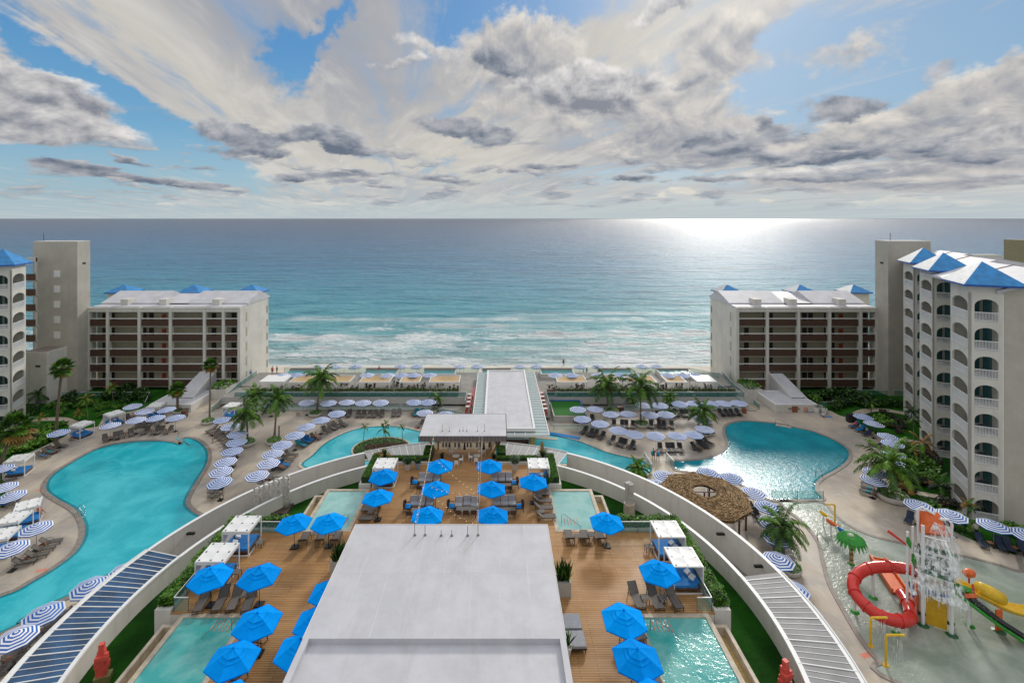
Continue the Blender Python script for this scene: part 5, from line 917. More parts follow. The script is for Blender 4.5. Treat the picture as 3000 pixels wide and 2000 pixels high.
for q, l_ in ((tR(225, 305), 'white egg shaped pot nearest the pool by the right annex'), (tR(270, 270), 'white egg shaped pot rear by the right annex'), (tR(340, 320), 'white egg shaped pot right of the seated yoga person')): pot(l_, q, 0, .5, .95, 'white', 'bush', 8, .5)
for q, l_ in ((tP3(1010, 900), 'white pot with short palm left of the bar entrance'), (tP3(1085, 860), 'white pot with young palm by the bar railing'), (tC(1025, 400), 'white pot with green shrub by the terrace wall'), (tC(910, 420), 'white pot with dark shrub under the left terrace wall'), (tP4(1595, 840), 'white pot with small palm by the right terrace wall')): pot(l_, q, 0, .45, .8, 'stone_pot', 'bush', 14, .6)
def boxplant(label, x, y, w, h, ph): 
    t = thing('boxed_plant', label, 'planter', (x, y, ZD)); obj('planter_box', MB().box(-w/2, -w/2, 0, w/2, w/2, h), 'fascia', t); mb = MB(); rnd = random.Random(int(x*10))
    for _ in range(150):
        a = rnd.random()*6.28; e = rnd.uniform(.75, 1.5); L = ph*rnd.uniform(.5, 1.1); q = Vector((rnd.uniform(-w*.4, w*.4), rnd.uniform(-w*.4, w*.4), h)); d = Vector((math.cos(a)*math.cos(e), math.sin(a)*math.cos(e), math.sin(e)))*L; w_ = d.cross(Vector((0, 0, 1))).normalized()*.045; mb.add([q-w_, q+w_, q+d*.6+w_, q+d, q+d*.6-w_], [(0, 1, 2, 3, 4)], rnd.choice((0, 0, 1)))
    obj('foliage', mb, ['leaf_dark', 'leaf'], t)
X_, Y_ = at(*tM(395, 915), ZD); boxplant('tall white box planter with spiky plant right of the grey roof', X_+.05, Y_+.55, 1.05, 1.1, 1.3); X_, Y_ = at(*tV(1965, 800), ZD); boxplant('box planter with spiky plant half hidden left of the grey roof', X_+.4, Y_, 1.0, 1.1, 1.2)
for l_, q, sd in (('spiky agave clump with dry flower stalk on left turf hedge', tW(400, 560), 3), ('spiky agave clump with flower stalk on right turf hedge', tX(990, 560), 4)):
    X_, Y_ = at(*q, 7.6); t = thing('agave_clump', l_, 'plant', (X_, Y_, 7.55)); rnd = random.Random(sd); mb = MB()
    for _ in range(60):
        a = rnd.random()*6.28; e = rnd.uniform(.2, 1.4); L = rnd.uniform(.7, 1.3); d = Vector((math.cos(a)*math.cos(e), math.sin(a)*math.cos(e), math.sin(e)))*L; w_ = d.cross(Vector((0, 0, 1))).normalized()*.05; mb.add([-w_, w_, d*.6+w_, d, d*.6-w_], [(0, 1, 2, 3, 4)], rnd.choice((0, 1)))
    obj('leaves', mb, ['frond_dark', 'frond'], t); mb = MB()
    for k in range(4): frond(mb, (0, 0, .2), k*1.2+2 if sd == 3 else 1.5+k*.2, .9 if sd == 3 else 1.4, 1.5, 1.4 if sd == 3 else .2, .25, mats=(0,), rnd=rnd)
    obj('dry_stalks', mb, 'frond_dry', t)
def legs4(t, x, y, h, w, m):
    me = MB().box(-w, -w, 0, w, w, h).mesh('leg', m)
    for a in (-x, x):
        for b in (-y, y): obj('leg', me, None, t, loc=(a, b, 0))
# ================================================= UMBRELLAS
su = thing('striped_umbrella', 'x y z w', 'umbrella'); n = 8; NB = 11; mb = MB(); v = []
RB = [0]
for b in range(NB): RB.append(RB[-1]+(1.0 if b % 2 else 1.0))
for b in range(NB+1):
    r = 1.46*RB[b]/RB[-1]; z = 2.74-.50*(r/1.46)**1.12
    for k in range(n): a = 2*PI*(k+.5)/n; v.append((r*math.cos(a), r*math.sin(a), z))
o = len(v); v += [(x*1.005, y*1.005, z-.09) for x, y, z in v[-n:]]; mb.v = v
for b in range(NB):
    for k in range(n): mb.f.append((b*n+k, (b+1)*n+k, (b+1)*n+(k+1) % n, b*n+(k+1) % n)); mb.m.append((b+1) % 2)
for k in range(n): mb.f.append((NB*n+k, o+k, o+(k+1) % n, NB*n+(k+1) % n)); mb.m.append(0)
cnp = obj('canopy', mb, ['stripe_blue', 'stripe_white'], su)
mb = MB()
for k in range(8): a = 2*PI*(k+.5)/8; mb.bar((0, 0, 2.66), (1.42*math.cos(a), 1.42*math.sin(a), 2.2), .02)
obj('ribs', mb, 'white_paint', cnp); obj('pole', MB().cyl(0, 0, 0, 2.8, .026, n=7), 'coping_grey', su); obj('umbrella_base', MB().box(-.3, -.3, 0, .3, .3, .05).cyl(0, 0, .05, .3, .04, n=8), 'black', su); proto(su)
bu = thing('blue_umbrella', 'x y z w', 'umbrella'); n = 6; mb = MB()
def tier(r0, z0_, r1, z1, m, drop=.0, sag=.03):
    for k in range(n):
        a, b = 2*PI*(k+.5)/n, 2*PI*(k+1.5)/n; A0, B0 = Vector((r0*math.cos(a), r0*math.sin(a), z0_)), Vector((r0*math.cos(b), r0*math.sin(b), z0_)); A1, B1 = Vector((r1*math.cos(a), r1*math.sin(a), z1)), Vector((r1*math.cos(b), r1*math.sin(b), z1)); S_ = 6
        g = [[A0.lerp(B0, i/S_).lerp(A1.lerp(B1, i/S_), j/3)-Vector((0, 0, sag*math.sin(PI*i/S_)*(1+.5*math.sin(PI*j/3)))) for i in range(S_+1)] for j in range(4)]
        mb.add([p for row in g for p in row], [(j*(S_+1)+i, j*(S_+1)+i+1, (j+1)*(S_+1)+i+1, (j+1)*(S_+1)+i) for j in range(3) for i in range(S_)], m if (k % 2 == 0 or not drop) else m)
tier(.62, 2.50, 1.54, 2.08, 0); tier(.44, 2.60, .84, 2.435, 0, sag=.045); tier(.03, 2.74, .60, 2.56, 0, sag=.02)
for k in range(6): a, b = 2*PI*(k+.5)/6, 2*PI*(k+1.5)/6; mb.quad((1.54*math.cos(a), 1.54*math.sin(a), 2.08), (1.54*math.cos(b), 1.54*math.sin(b), 2.08), (1.54*math.cos(b), 1.54*math.sin(b), 2.0), (1.54*math.cos(a), 1.54*math.sin(a), 2.0), m=1)
cnp = obj('canopy', mb, ['blue', 'blue2'], bu); mb = MB()
for k in range(6): a = 2*PI*(k+.5)/6; mb.bar((0, 0, 2.5), (1.5*math.cos(a), 1.5*math.sin(a), 2.04), .022)
obj('ribs', mb, 'frame', cnp); obj('finial', MB().lathe(0, 0, [(.05, 2.72), (.06, 2.78), (.03, 2.84), (0.005, 2.86)], 10), 'blue2', cnp); obj('pole', MB().cyl(0, 0, 0, 2.72, .024, n=8), 'frame', bu); obj('umbrella_base', MB().box(-.3, -.3, 0, .3, .3, .09).cyl(0, 0, .09, .35, .04, n=8), 'black', bu); proto(bu)
def umbs(pr, pts, what, where, grp, z=0.0, hub=2.74, rz=None, s=1.0, sort=0):
    pts = sorted(pts, key=lambda q: q[sort])
    for i, q in enumerate(pts):
        X_, Y_ = at(q[0], q[1], z+hub*s); od = (ORD[i] if len(pts) > 1 else None); side = 'from left' if sort == 0 else 'from far end'
        place(pr, (X_, Y_, z), random.uniform(-.35, .35) if rz is None else rz+random.uniform(-.04, .04), f'{what} {where}'+(f', {od} {side}' if od else ''), 'umbrella', grp if len(pts) > 1 else None, s).rotation_euler[:2] = (random.gauss(0, .022), random.gauss(0, .022))
U = lambda pts, where, grp, **kw: umbs(su, pts, 'blue and white striped umbrella', where, grp, **kw)
m_ = lambda tr, l: [tr(*q) for q in l]
U(m_(tC, [(1015, 232), (1565, 212), (1895, 220)])+m_(tP2, [(1383, 682), (1640, 687), (1905, 682)])+m_(tP3, [(690, 680), (915, 677)]), 'by left terrace wall', 'striped umbrellas along left terrace wall')
U(m_(tP3, [(860, 838), (1175, 862)]), 'left of the stage roof over blue towels', 'striped umbrellas behind the stage')
U(m_(tC, [(2020, 378), (1775, 480), (1555, 577), (1380, 707), (1180, 852), (1040, 987), (970, 1132), (800, 1314)]), 'in the line curving beside the middle pool', 'striped umbrellas curving along the middle pool')
U(m_(tC, [(275, 477), (395, 572), (490, 690), (485, 810), (420, 947), (320, 1107), (245, 1257), (240, 1412)]), 'down the right bank of left pool', 'striped umbrellas along the right bank', sort=1)
U(m_(tB, [(465, 270), (645, 347), (990, 324)]), 'in rear row behind the left pool', 'rear row of striped umbrellas behind left pool')
U(m_(tB, [(515, 477), (815, 450), (1120, 442)]), 'in front row behind the left pool', 'front row of striped umbrellas behind left pool')
U([tA(1690, 562)], 'beside the second white daybed on the left', None); U([tA(905, 670)], 'over the left lawn edge beside the first daybed', None); U([tA(0, 1217)], 'at the left edge behind the leaning palm', None)
U(m_(tD, [(50, 345), (190, 472), (560, 957), (185, 1257)]), 'on the left bank of left pool', 'striped umbrellas on left bank', sort=1)
U(m_(tE, [(1650, 28), (1190, 228), (590, 578), (205, 892)]), 'between left pool and blue roof', 'striped umbrellas beside the blue panelled roof', sort=1)
U([(x, 1092) for x in (826, 867, 1076, 1136, 1177, 1212, 1259)], 'on left beach terrace', 'striped umbrellas on left beach terrace', z=ZT)
U([(x, 1092) for x in (1628, 1675, 1753, 1817, 1856, 1956, 1999, 2037)], 'on right beach terrace', 'striped umbrellas on right beach terrace', z=ZT)
U([(x, 1068) for x in (930, 984, 1042, 1174, 1221, 1346, 1398)], 'on the sand left of bar', 'striped umbrellas on the sand left of bar')
U([(x, 1068) for x in (1524, 1572.6, 1700, 1750.5, 1881, 1925)], 'on the sand right of bar', 'striped umbrellas on the sand right of bar')
U(m_(tP4, [(1755, 730), (2010, 727)])+m_(tP5, [(470, 702), (710, 702), (945, 697), (1145, 694), (1385, 690)]), 'by right terrace wall', 'striped umbrellas along right terrace wall')
U(m_(tP4, [(750, 787), (1010, 784), (1260, 860), (1515, 857), (1840, 864)])+[tP5(270, 862)], 'in back row of right deck', 'back row of striped umbrellas on right deck')
U(m_(tP4, [(825, 934), (1090, 1002), (1365, 1100), (1615, 1162), (1945, 1182)])+m_(tP5, [(435, 1187), (690, 1167), (855, 1082), (820, 937)]), 'in front line of right deck', 'front line of striped umbrellas on right deck')
U(m_(tZ, [(305, 545), (415, 433), (945, 397), (1245, 462), (1510, 642), (1690, 812)]), 'round the thatched shelter', 'striped umbrellas round the thatched shelter')
U(m_(tZ, [(1755, 1010), (1815, 1205), (1835, 1472)]), 'by the palm near splash pool', 'striped umbrellas by the splash pool palm', sort=1)
U([(2318, 1710), (2352, 1772), (2428, 1888)], 'half hidden by grey roof', 'striped umbrellas behind the grey roof', sort=1)
U(m_(tR, [(940, 327), (1095, 432), (1305, 622), (1385, 727)]), 'on the right lawn edge', 'striped umbrellas on the right lawn edge', sort=1)
U(m_(tR, [(1400, 895), (1390, 1015), (1130, 1162), (1080, 1277)]), 'round the large right palm', 'striped umbrellas round the large right palm', sort=1)
U(m_(tS, [(650, 542), (1110, 678), (1665, 812), (2125, 935)]), 'in a line below the arched wing', 'striped umbrellas below the arched wing')
UB = lambda pts, where, grp, rz, **kw: umbs(bu, pts, 'bright blue umbrella', where, grp, z=ZD, rz=rz, **kw)
UB([tW(1255, 610)], 'with plain top on the stage floor, left one', None, .35); UB([tX(170, 612)], 'with plain top on the stage floor, right one', None, .15); UB([tW(385, 762)], 'in front of the left stage daybed', None, .5); UB([tX(845, 852)], 'in front of the right stage daybed', None, 0)
UB(m_(tW, [(1180, 952), (1050, 1350)]), 'over left dining sets', 'blue umbrellas over left dining sets', .3, sort=1); UB(m_(tX, [(200, 952), (215, 1350)]), 'over right dining sets', 'blue umbrellas over right dining sets', .2, sort=1)
UB([tW(300, 1082)], 'over loungers by the small left plunge pool', None, .45); UB(m_(tV, [(1497, 125), (1908, 117)]), 'over loungers below small left pool', 'blue umbrellas below the small left pool', .35); UB(m_(tV, [(487, 757), (1072, 752)]), 'over the four left loungers', 'blue umbrellas over the four left loungers', .45)
UB([tV(1060, 1287), tQ(680, 632), (657, 2030)], 'beside the long left plunge pool', 'blue umbrellas beside the long left plunge pool', .5, sort=1); UB([(972, 1706), (933, 1788), tQ(1725, 480)], 'partly under the grey roof', 'blue umbrellas partly under the grey roof', .45, sort=1)
UB([tX(1975, 1447)], 'over loungers below the small right plunge pool', None, .2); UB([tM(1137, 658)], 'beside the nearer right daybed', None, .15); UB([tM(857, 1008), tM(953, 1298), (1918, 2022)], 'beside the long right plunge pool', 'blue umbrellas beside the long right plunge pool', .5, sort=1)

# ================================================= LOUNGERS
def lounger(name, sl_, fr, arms):
    t = thing(name, 'x y z w', 'sun lounger'); a = math.radians(40); bx = -.28; bl = .78; hx, hz = bx-bl*math.cos(a), .36+bl*math.sin(a)
    mb = MB().box(bx, -.30, .335, .98, .30, .365); obj('seat_sling', mb, sl_, t); mb = MB().cb((bx+hx)/2, 0, (.36+hz)/2, bl, .60, .03, 0, a); obj('backrest', mb, sl_, t)
    mb = MB()
    for s_ in (-1, 1):
        y = .33*s_; mb.bar((-.75, y, .34), (1.0, y, .34), .035, .045).bar((bx, y, .36), (hx, y, hz), .035).bar((.88, y, .34), (.93, y*1.05, 0), .035).bar((-.62, y, .34), (-.70, y*1.05, 0), .035).bar((hx+.25, y, hz-.23), (-.62, y, .1), .025)
        if arms: mb.tube([(-.5, y*1.02, .34), (-.48, y*1.05, .56), (-.2, y*1.05, .62), (.12, y*1.05, .52), (.2, y*1.02, .35)], .02, 5)
    mb.bar((1.0, -.33, .34), (1.0, .33, .34), .035).bar((hx, -.33, hz), (hx, .33, hz), .035).bar((-.7, -.33, .05), (-.7, .33, .05), .025).bar((.92, -.33, .1), (.92, .33, .1), .025); obj('frame', mb, fr, t); return proto(t)
LT = lounger('sun_lounger', 'sling', 'frame', True); LD = lounger('sun_lounger', 'dark_sling', 'frame', False); LN = lounger('sun_lounger', 'navy_sling', 'black', False); LW = lounger('sun_lounger', 'sling', 'frame', False)
LSPOT = {}
def row(pr, tr, head, foot, pts, what, where, grp, z=0.0, key=None):
    h = at(*tr(*head), z+.8); f = at(*tr(*foot), z+.3); a = math.atan2(f[1]-h[1], f[0]-h[0]); pts = sorted(pts)
    for i, q in enumerate(pts):
        X_, Y_ = at(*tr(*q), z+.42); X_ += .12*math.cos(a); Y_ += .12*math.sin(a)
        place(pr, (X_, Y_, z), a+random.uniform(-.05, .05), f'{what} {where}'+(f', {ORD[i]} from left' if len(pts) > 1 else ''), 'sun lounger', grp if len(pts) > 1 else None)
        if key: LSPOT.setdefault(key, []).append((X_, Y_, z, a))
tp, dkg, nv = 'taupe sun lounger', 'dark grey sun lounger', 'navy sun lounger'
row(LT, tA, (530, 1020), (735, 1085), [(640, 1060), (735, 1000), (805, 965), (915, 900)], tp, 'angled at the left lawn edge', 'loungers at left lawn edge', key='a')
row(LT, tA, (1605, 735), (1615, 850), [(1610, 800), (1770, 765), (1855, 745), (2005, 715)], tp, 'facing the left pool below umbrellas', 'loungers facing the left pool')
row(LT, tB, (735, 610), (615, 740), [(670, 680), (825, 675), (895, 675), (1025, 670)], tp, 'in front row behind left pool', 'front row of loungers behind left pool')
row(LT, tB, (930, 490), (850, 585), [(545, 590), (665, 570), (740, 570), (890, 545)], tp, 'in rear row behind left pool', 'rear row of loungers behind left pool')
row(LT, tB, (370, 430), (440, 510), [(400, 478)], tp, 'beside teal towel left of umbrellas', None)
row(LT, tC, (205, 600), (30, 705), [(125, 655), (175, 690), (240, 730), (300, 765), (350, 800), (380, 835)], tp, 'packed on right bank of left pool', 'packed loungers on right bank', key='e')
row(LT, tC, (470, 930), (300, 950), [(390, 935), (425, 1060), (400, 1205), (330, 1345)], tp, 'under umbrellas on right bank', 'loungers under right bank umbrellas')
row(LT, z0, (1295, 430), (1200, 450), [(1243, 438), (1246, 465), (1248, 492)], tp, 'under the lowest right bank umbrella', 'loungers under lowest right bank umbrella')
row(LT, tC, (1210, 990), (1410, 1055), [(1310, 1038), (1250, 1105), (1185, 1190), (1120, 1235), (1055, 1400), (890, 1465)], tp, 'beside the curved wall under striped umbrellas', 'loungers beside the curved wall', key='f')
row(LT, tC, (1400, 850), (1540, 930), [(1465, 885), (1535, 835), (1580, 800), (1680, 775)], tp, 'with blue towels by middle pool', 'loungers with blue towels by middle pool', key='g')
row(LT, tP2, (1005, 1085), (1120, 1180), [(1065, 1140), (1155, 1095), (1215, 1065), (1320, 1040)], tp, 'at top of middle pool', 'loungers at top of middle pool')
row(LT, tP2, (1440, 830), (1405, 930), [(1120, 890), (1300, 895), (1425, 890), (1565, 895), (1650, 895), (1745, 895), (1825, 895), (1930, 890)], tp, 'along the left terrace wall', 'loungers along the left terrace wall')
row(LT, tP3, (410, 820), (380, 930), [(385, 885), (465, 880)], tp, 'pair right of the wall row', 'pair of loungers by left terrace wall'); row(LT, tP3, (740, 830), (710, 920), [(725, 880), (810, 880)], tp, 'under teal towels by the bar', 'loungers with teal towels by the bar', key='h')
row(LT, tP3, (845, 980), (750, 1090), [(800, 1045)], tp, 'alone at the corner of the stage roof', None)
row(LD, tP4, (890, 1090), (800, 1195), [(848, 1145), (945, 1180), (1012, 1195), (1118, 1228), (1270, 1290), (1388, 1325), (1452, 1345), (1572, 1368)], dkg, 'along the river on right deck', 'dark loungers along the river')
row(LD, tP5, (160, 1330), (205, 1480), [(180, 1410), (305, 1410), (375, 1410), (490, 1412)], dkg, 'nearest the footbridge', 'dark loungers nearest the footbridge')
row(LD, tP5, (640, 1330), (790, 1455), [(715, 1400), (795, 1355), (850, 1350), (900, 1315)], dkg, 'angled at the tip of the deck', 'dark loungers at the deck tip')
row(LD, tP4, (1300, 990), (1305, 1100), [(1302, 1045), (1425, 1050), (1490, 1055), (1590, 1060), (1872, 1060)], dkg, 'in middle row left half', 'dark loungers in middle row left'); row(LD, tP5, (160, 990), (190, 1110), [(165, 1055), (240, 1060), (358, 1060)], dkg, 'in middle row right half', 'dark loungers in middle row right')
row(LD, tP4, (690, 905), (715, 1030), [(702, 970), (850, 975), (972, 965)], dkg, 'near the right terrace wall corner', 'dark loungers near wall corner')
row(LD, tP5, (385, 820), (455, 930), [(420, 880), (525, 885), (590, 885), (700, 890), (950, 890), (1110, 875), (1200, 875), (1275, 875), (1370, 872)], dkg, 'in back row by right wall', 'dark loungers in back row'); row(LD, tP5, (130, 850), (160, 960), [(145, 910), (50, 930)], dkg, 'under the back row umbrellas', 'dark loungers under back umbrellas')
row(LD, tP5, (870, 1180), (970, 1200), [(930, 1195)], dkg, 'under umbrella left of the right pool', None); row(LD, tP5, (850, 1050), (940, 1070), [(890, 1065)], dkg, 'below the dense palm', None)
row(LN, tR, (1010, 500), (830, 580), [(805, 490), (900, 550), (1005, 610)], nv, 'at the right lawn edge', 'navy loungers at right lawn edge', key='r'); row(LD, tR, (1250, 760), (1100, 790), [(1150, 785)], dkg, 'under the lawn edge umbrellas', None)
row(LD, tR, (1180, 1420), (920, 1400), [(1060, 1400), (1060, 1460), (1040, 1515)], dkg, 'beside the large right palm', 'dark loungers beside large right palm', key='p')
row(LN, tS, (545, 700), (500, 830), [(530, 760), (720, 790), (1010, 880)], nv, 'behind the giant bucket', 'navy loungers behind the bucket'); row(LN, tS, (1450, 960), (1545, 1150), [(1490, 1065), (1745, 1110), (1865, 1125), (2065, 1180)], nv, 'by the splash pool', 'navy loungers by the splash pool', key='s')
row(LT, tD, (610, 1180), (930, 1190), [(750, 1225), (640, 1330), (540, 1425), (345, 1530)], tp, 'on the rounded left bank', 'loungers on the rounded left bank', key='d'); row(LT, tD, (300, 590), (50, 640), [(200, 640), (60, 640)], tp, 'beside the paired white daybeds', 'loungers beside paired daybeds', key='d2'); row(LT, tD, (0, 320), (190, 290), [(90, 305)], tp, 'alone at the left edge', None)
row(LT, tE, (980, 560), (870, 680), [(930, 610), (800, 700), (610, 840), (270, 1130), (60, 1340), (-20, 1440)], tp, 'along the blue panelled roof', 'loungers along the blue panelled roof')
row(LD, tZ, (1480, 830), (1600, 990), [(1505, 880), (1570, 960)], dkg, 'at the thatched shelter edge', 'dark loungers at shelter edge'); row(LD, tZ, (1730, 1370), (1960, 1400), [(1850, 1370), (1880, 1430), (1910, 1490)], dkg, 'under palm by splash pool', 'dark loungers under the splash pool palm')
wd = 'taupe deck lounger'
row(LW, tV, (670, 945), (540, 1280), [(395, 1120), (620, 1110), (785, 1105), (960, 1115)], wd, 'in row at bottom left', 'taupe loungers at bottom left', ZD); row(LW, tV, (1580, 440), (1660, 325), [(1610, 405), (1810, 400), (1995, 400)], wd, 'with backs to us, left side', 'taupe loungers with backs to us left', ZD)
row(LW, tW, (350, 1290), (110, 1360), [(250, 1290), (230, 1345), (190, 1480)], wd, 'beside small left pool', 'taupe loungers beside small left pool', ZD); row(LW, tX, (800, 1060), (1060, 1130), [(930, 1105), (960, 1215), (975, 1320), (1010, 1455)], wd, 'beside small right pool', 'taupe loungers beside small right pool', ZD)
row(LW, tM, (445, 475), (425, 415), [(440, 450), (560, 450), (678, 450)], wd, 'with backs to us, right side', 'taupe loungers with backs to us right', ZD); row(LW, tK, (985, 230), (1080, 490), [(1025, 350), (1235, 360), (1450, 365)], wd, 'in row at bottom right', 'taupe loungers at bottom right', ZD)
row(LW, tQ, (1190, 400), (930, 470), [(1060, 440), (860, 700), (740, 1010)], wd, 'under umbrellas by long left pool', 'taupe loungers by long left pool', ZD); row(LW, tK, (800, 830), (1080, 860), [(960, 830), (1110, 1320)], wd, 'under umbrellas by long right pool', 'taupe loungers by long right pool', ZD)
# padded daybeds by the grey roof
db = thing('padded_lounge', 'x y z w', 'daybed'); obj('cushion', MB().box(-.2, -.62, .34, 1.25, .62, .50), 'grey_cushion', db); obj('frame', MB().box(-.8, -.64, .24, 1.27, .64, .34).box(1.15, -.6, 0, 1.2, -.55, .24).box(1.15, .55, 0, 1.2, .6, .24).box(-.8, -.6, 0, -.75, .6, .24), 'frame', db); obj('back_cushion', MB().cb(-.5, 0, .62, .22, 1.2, .62, 0, -.35), 'black', db); proto(db)
for q, l_ in ((tM(425, 1090), 'grey padded lounge beside the grey roof, farther one'), (tM(455, 1225), 'grey padded lounge beside the grey roof, nearer one')): X_, Y_ = at(*q, ZD+.5); place(db, (X_-.35, Y_, ZD), .02, l_, 'daybed')
# towels laid on loungers
def towel(key, i, label, m='towel', full=1.0):
    x, y, z, a = LSPOT[key][i]; t = MB(); L = 1.2*full; t.cb(.35, 0, .385, L, .62, .03).cb(-.585, 0, .64, .85, .62, .03, 0, R(40)).cb(-.45, .34, .55, .5, .02, .45); o = obj('towel', t, m, None, loc=(x, y, z), rz=a); tag(o, label, 'towel')
for k, i, l_, m in (('g', 0, 'teal towel on the lounger nearest the grey bollard', 'teal_towel'), ('g', 1, 'blue towel draped on the second lounger by middle pool', 'towel'), ('g', 2, 'blue towel draped on the third lounger by middle pool', 'towel'), ('h', 0, 'teal towel on the left lounger near the bar', 'teal_towel'), ('h', 1, 'teal towel on the right lounger near the bar', 'teal_towel'), ('f', 3, 'bright blue towel on lounger beside the curved wall', 'towel'), ('r', 0, 'blue towel under the reader at right lawn edge', 'towel'), ('r', 1, 'blue towel on second navy lounger at lawn edge', 'towel'), ('d2', 0, 'blue towel on lounger at the left edge by daybeds', 'towel')): towel(k, i, l_, m)
for k, i, l_ in (('a', 0, 'small folded blue towel on first left lawn lounger'), ('a', 1, 'small folded teal towel on second left lawn lounger'), ('p', 0, 'folded teal towel on upper lounger by large palm'), ('p', 2, 'folded teal towel on lower lounger by large palm')):
    x, y, z, a = LSPOT[k][i]; tag(obj('folded_towel', MB().cb(.1, 0, .41, .42, .5, .07), 'teal_towel' if 'teal' in l_ else 'towel', None, loc=(x, y, z), rz=a), l_, 'towel')
# side tables
stb = thing('side_table', 'x y z w', 'table'); obj('table_top', MB().box(-.24, -.24, .38, .24, .24, .42), 'wood', stb); legs4(stb, .2, .2, .38, .02, 'frame'); proto(stb)
stt = thing('side_table', 'x y z w', 'table'); obj('table_top', MB().box(-.28, -.28, .42, .28, .28, .46), 'sling', stt); legs4(stt, .25, .25, .42, .02, 'frame'); proto(stt)
def tabs(pr, tr, pts, what, where, grp, z=0.0):
    for i, q in enumerate(sorted(pts)): X_, Y_ = at(*tr(*q), z+.42); place(pr, (X_, Y_, z), random.uniform(-.3, .3) if z == 0 else 0, f'{what} {where}'+(f', {ORD[i]} from left' if len(pts) > 1 else ''), 'table', grp if len(pts) > 1 else None)
wt = 'small wooden side table'
tabs(stb, tA, [(1680, 780), (1925, 715)], wt, 'between loungers facing left pool', 'wooden tables facing left pool'); tabs(stb, tA, [(650, 1010), (820, 925), (1095, 795)], wt, 'at the left lawn edge', 'wooden tables at left lawn edge'); tabs(stb, tB, [(755, 670), (955, 660)], wt, 'in front row behind left pool', 'wooden tables front row'); tabs(stb, tB, [(480, 455), (625, 545), (835, 530)], wt, 'in rear row behind left pool', 'wooden tables rear row')
tabs(stb, tC, [(1240, 1065), (950, 1430), (1170, 1210)], wt, 'beside the curved wall', 'wooden tables beside the curved wall'); tabs(stb, tC, [(1425, 415)], wt, 'alone on the open left deck', None); tabs(stb, tP3, [(665, 885), (20, 870), (155, 870)], wt, 'along left terrace wall', 'wooden tables along left wall'); tabs(stb, tP4, [(895, 1170), (1055, 1215), (1320, 1320), (1510, 1365)], wt, 'among dark river loungers', 'wooden tables by the river')
tabs(stb, tP4, [(1365, 1055), (1535, 1060), (1940, 1060)], wt, 'in middle row of right deck', 'wooden tables in middle row'); tabs(stb, tP5, [(245, 1420), (430, 1410), (795, 1415), (310, 1075)], wt, 'among the dark loungers near footbridge', 'wooden tables near footbridge'); tabs(stb, tD, [(680, 1260), (620, 1290), (425, 1470)], wt, 'on the rounded left bank', 'wooden tables on left bank'); tabs(stb, tE, [(770, 760), (110, 1240)], wt, 'along the blue panelled roof', 'wooden tables by blue roof'); tabs(stb, tS, [(1620, 1095), (1950, 1160)], wt, 'among the navy loungers', 'wooden tables among navy loungers')
tt_ = 'taupe side table'
tabs(stt, tV, [(900, 1080)], tt_, 'between the third and fourth left loungers', None, ZD); tabs(stt, tV, [(1075, 440), (800, 800)], tt_, 'beside left daybeds', 'taupe tables beside left daybeds', ZD); tabs(stt, tV, [(1750, 335), (1950, 335)], tt_, 'among left loungers with backs to us', 'taupe tables left', ZD); tabs(stt, tM, [(500, 440), (607, 432)], tt_, 'among right loungers with backs to us', 'taupe tables right', ZD); tabs(stt, tK, [(1135, 385), (1335, 385)], tt_, 'among three right loungers', 'taupe tables among right loungers', ZD); tabs(stt, tM, [(1045, 520)], tt_, 'beside the farther right daybed', None, ZD)
tabs(stt, tX, [(940, 1165), (975, 1395)], tt_, 'by small right pool', 'taupe tables by small right pool', ZD); tabs(stt, tW, [(185, 1405)], tt_, 'by the small left plunge pool', None, ZD)
# ================================================= CABANA DAYBEDS
cb_ = thing('daybed_cabana', 'x y z w', 'cabana'); w = 1.1; mb = MB()
for x in (-w, w):
    for y in (-w, w): mb.box(x-.04, y-.04, 0, x+.04, y+.04, 2.1)
for z in (0.02, 2.04):
    for s_ in (-w, w): mb.box(-w, s_-.035, z, w, s_+.035, z+.07).box(s_-.035, -w, z, s_+.035, w, z+.07)
obj('frame', mb, 'white_paint', cb_); mb = MB(); N_ = 10
for k in range(2):
    o = len(mb.v)
    for i in range(N_+1):
        for j in range(N_+1): u, v = i/N_, j/N_; mb.v.append((-w+(k+u)*w*1.0+.01, -w+2*w*v, 2.125-.07*abs(math.sin(v*PI*2))*math.sin(PI*u)))
    mb.f += [(o+i*(N_+1)+j, o+(i+1)*(N_+1)+j, o+(i+1)*(N_+1)+j+1, o+i*(N_+1)+j+1) for i in range(N_) for j in range(N_)]
mb.m = [0]*len(mb.f); obj('shade_cloth', mb, 'white', cb_, smooth=True); mb = MB()
for x in (-.9, 0, .9):
    for y in (-.95, 0, .95): mb.cb(x, y, 2.135, .13, .13, .01)
obj('cloth_straps', mb, 'window', cb_); obj('back_curtain', MB().box(-w-.01, -w+.1, .5, -w+.01, w-.1, 2.05), 'white', cb_); mt_ = obj('mattress', MB().cb(.1, 0, .48, 1.75, 1.95, .18).cb(-.72, 0, .68, .5, 1.9, .12, 0, .7), 'mattress', cb_); obj('bed_base', MB().box(-.95, -.98, .22, 1.0, .98, .39).box(-.8, -.8, .0, .8, .8, .22), 'brown', cb_)
obj('pillow', MB().cb(-.55, .35, .78, .42, .42, .14, .5, .5), 'stripe_white', mt_); obj('pillow', MB().cb(-.45, -.3, .72, .42, .42, .14, .3, .3), 'stripe_white', mt_); obj('front_valance', MB().box(w-.01, -w+.04, 1.86, w+.01, w-.04, 2.08).box(-w+.04, -w-.01, 1.86, w-.04, -w+.01, 2.08), 'white', cb_); proto(cb_)
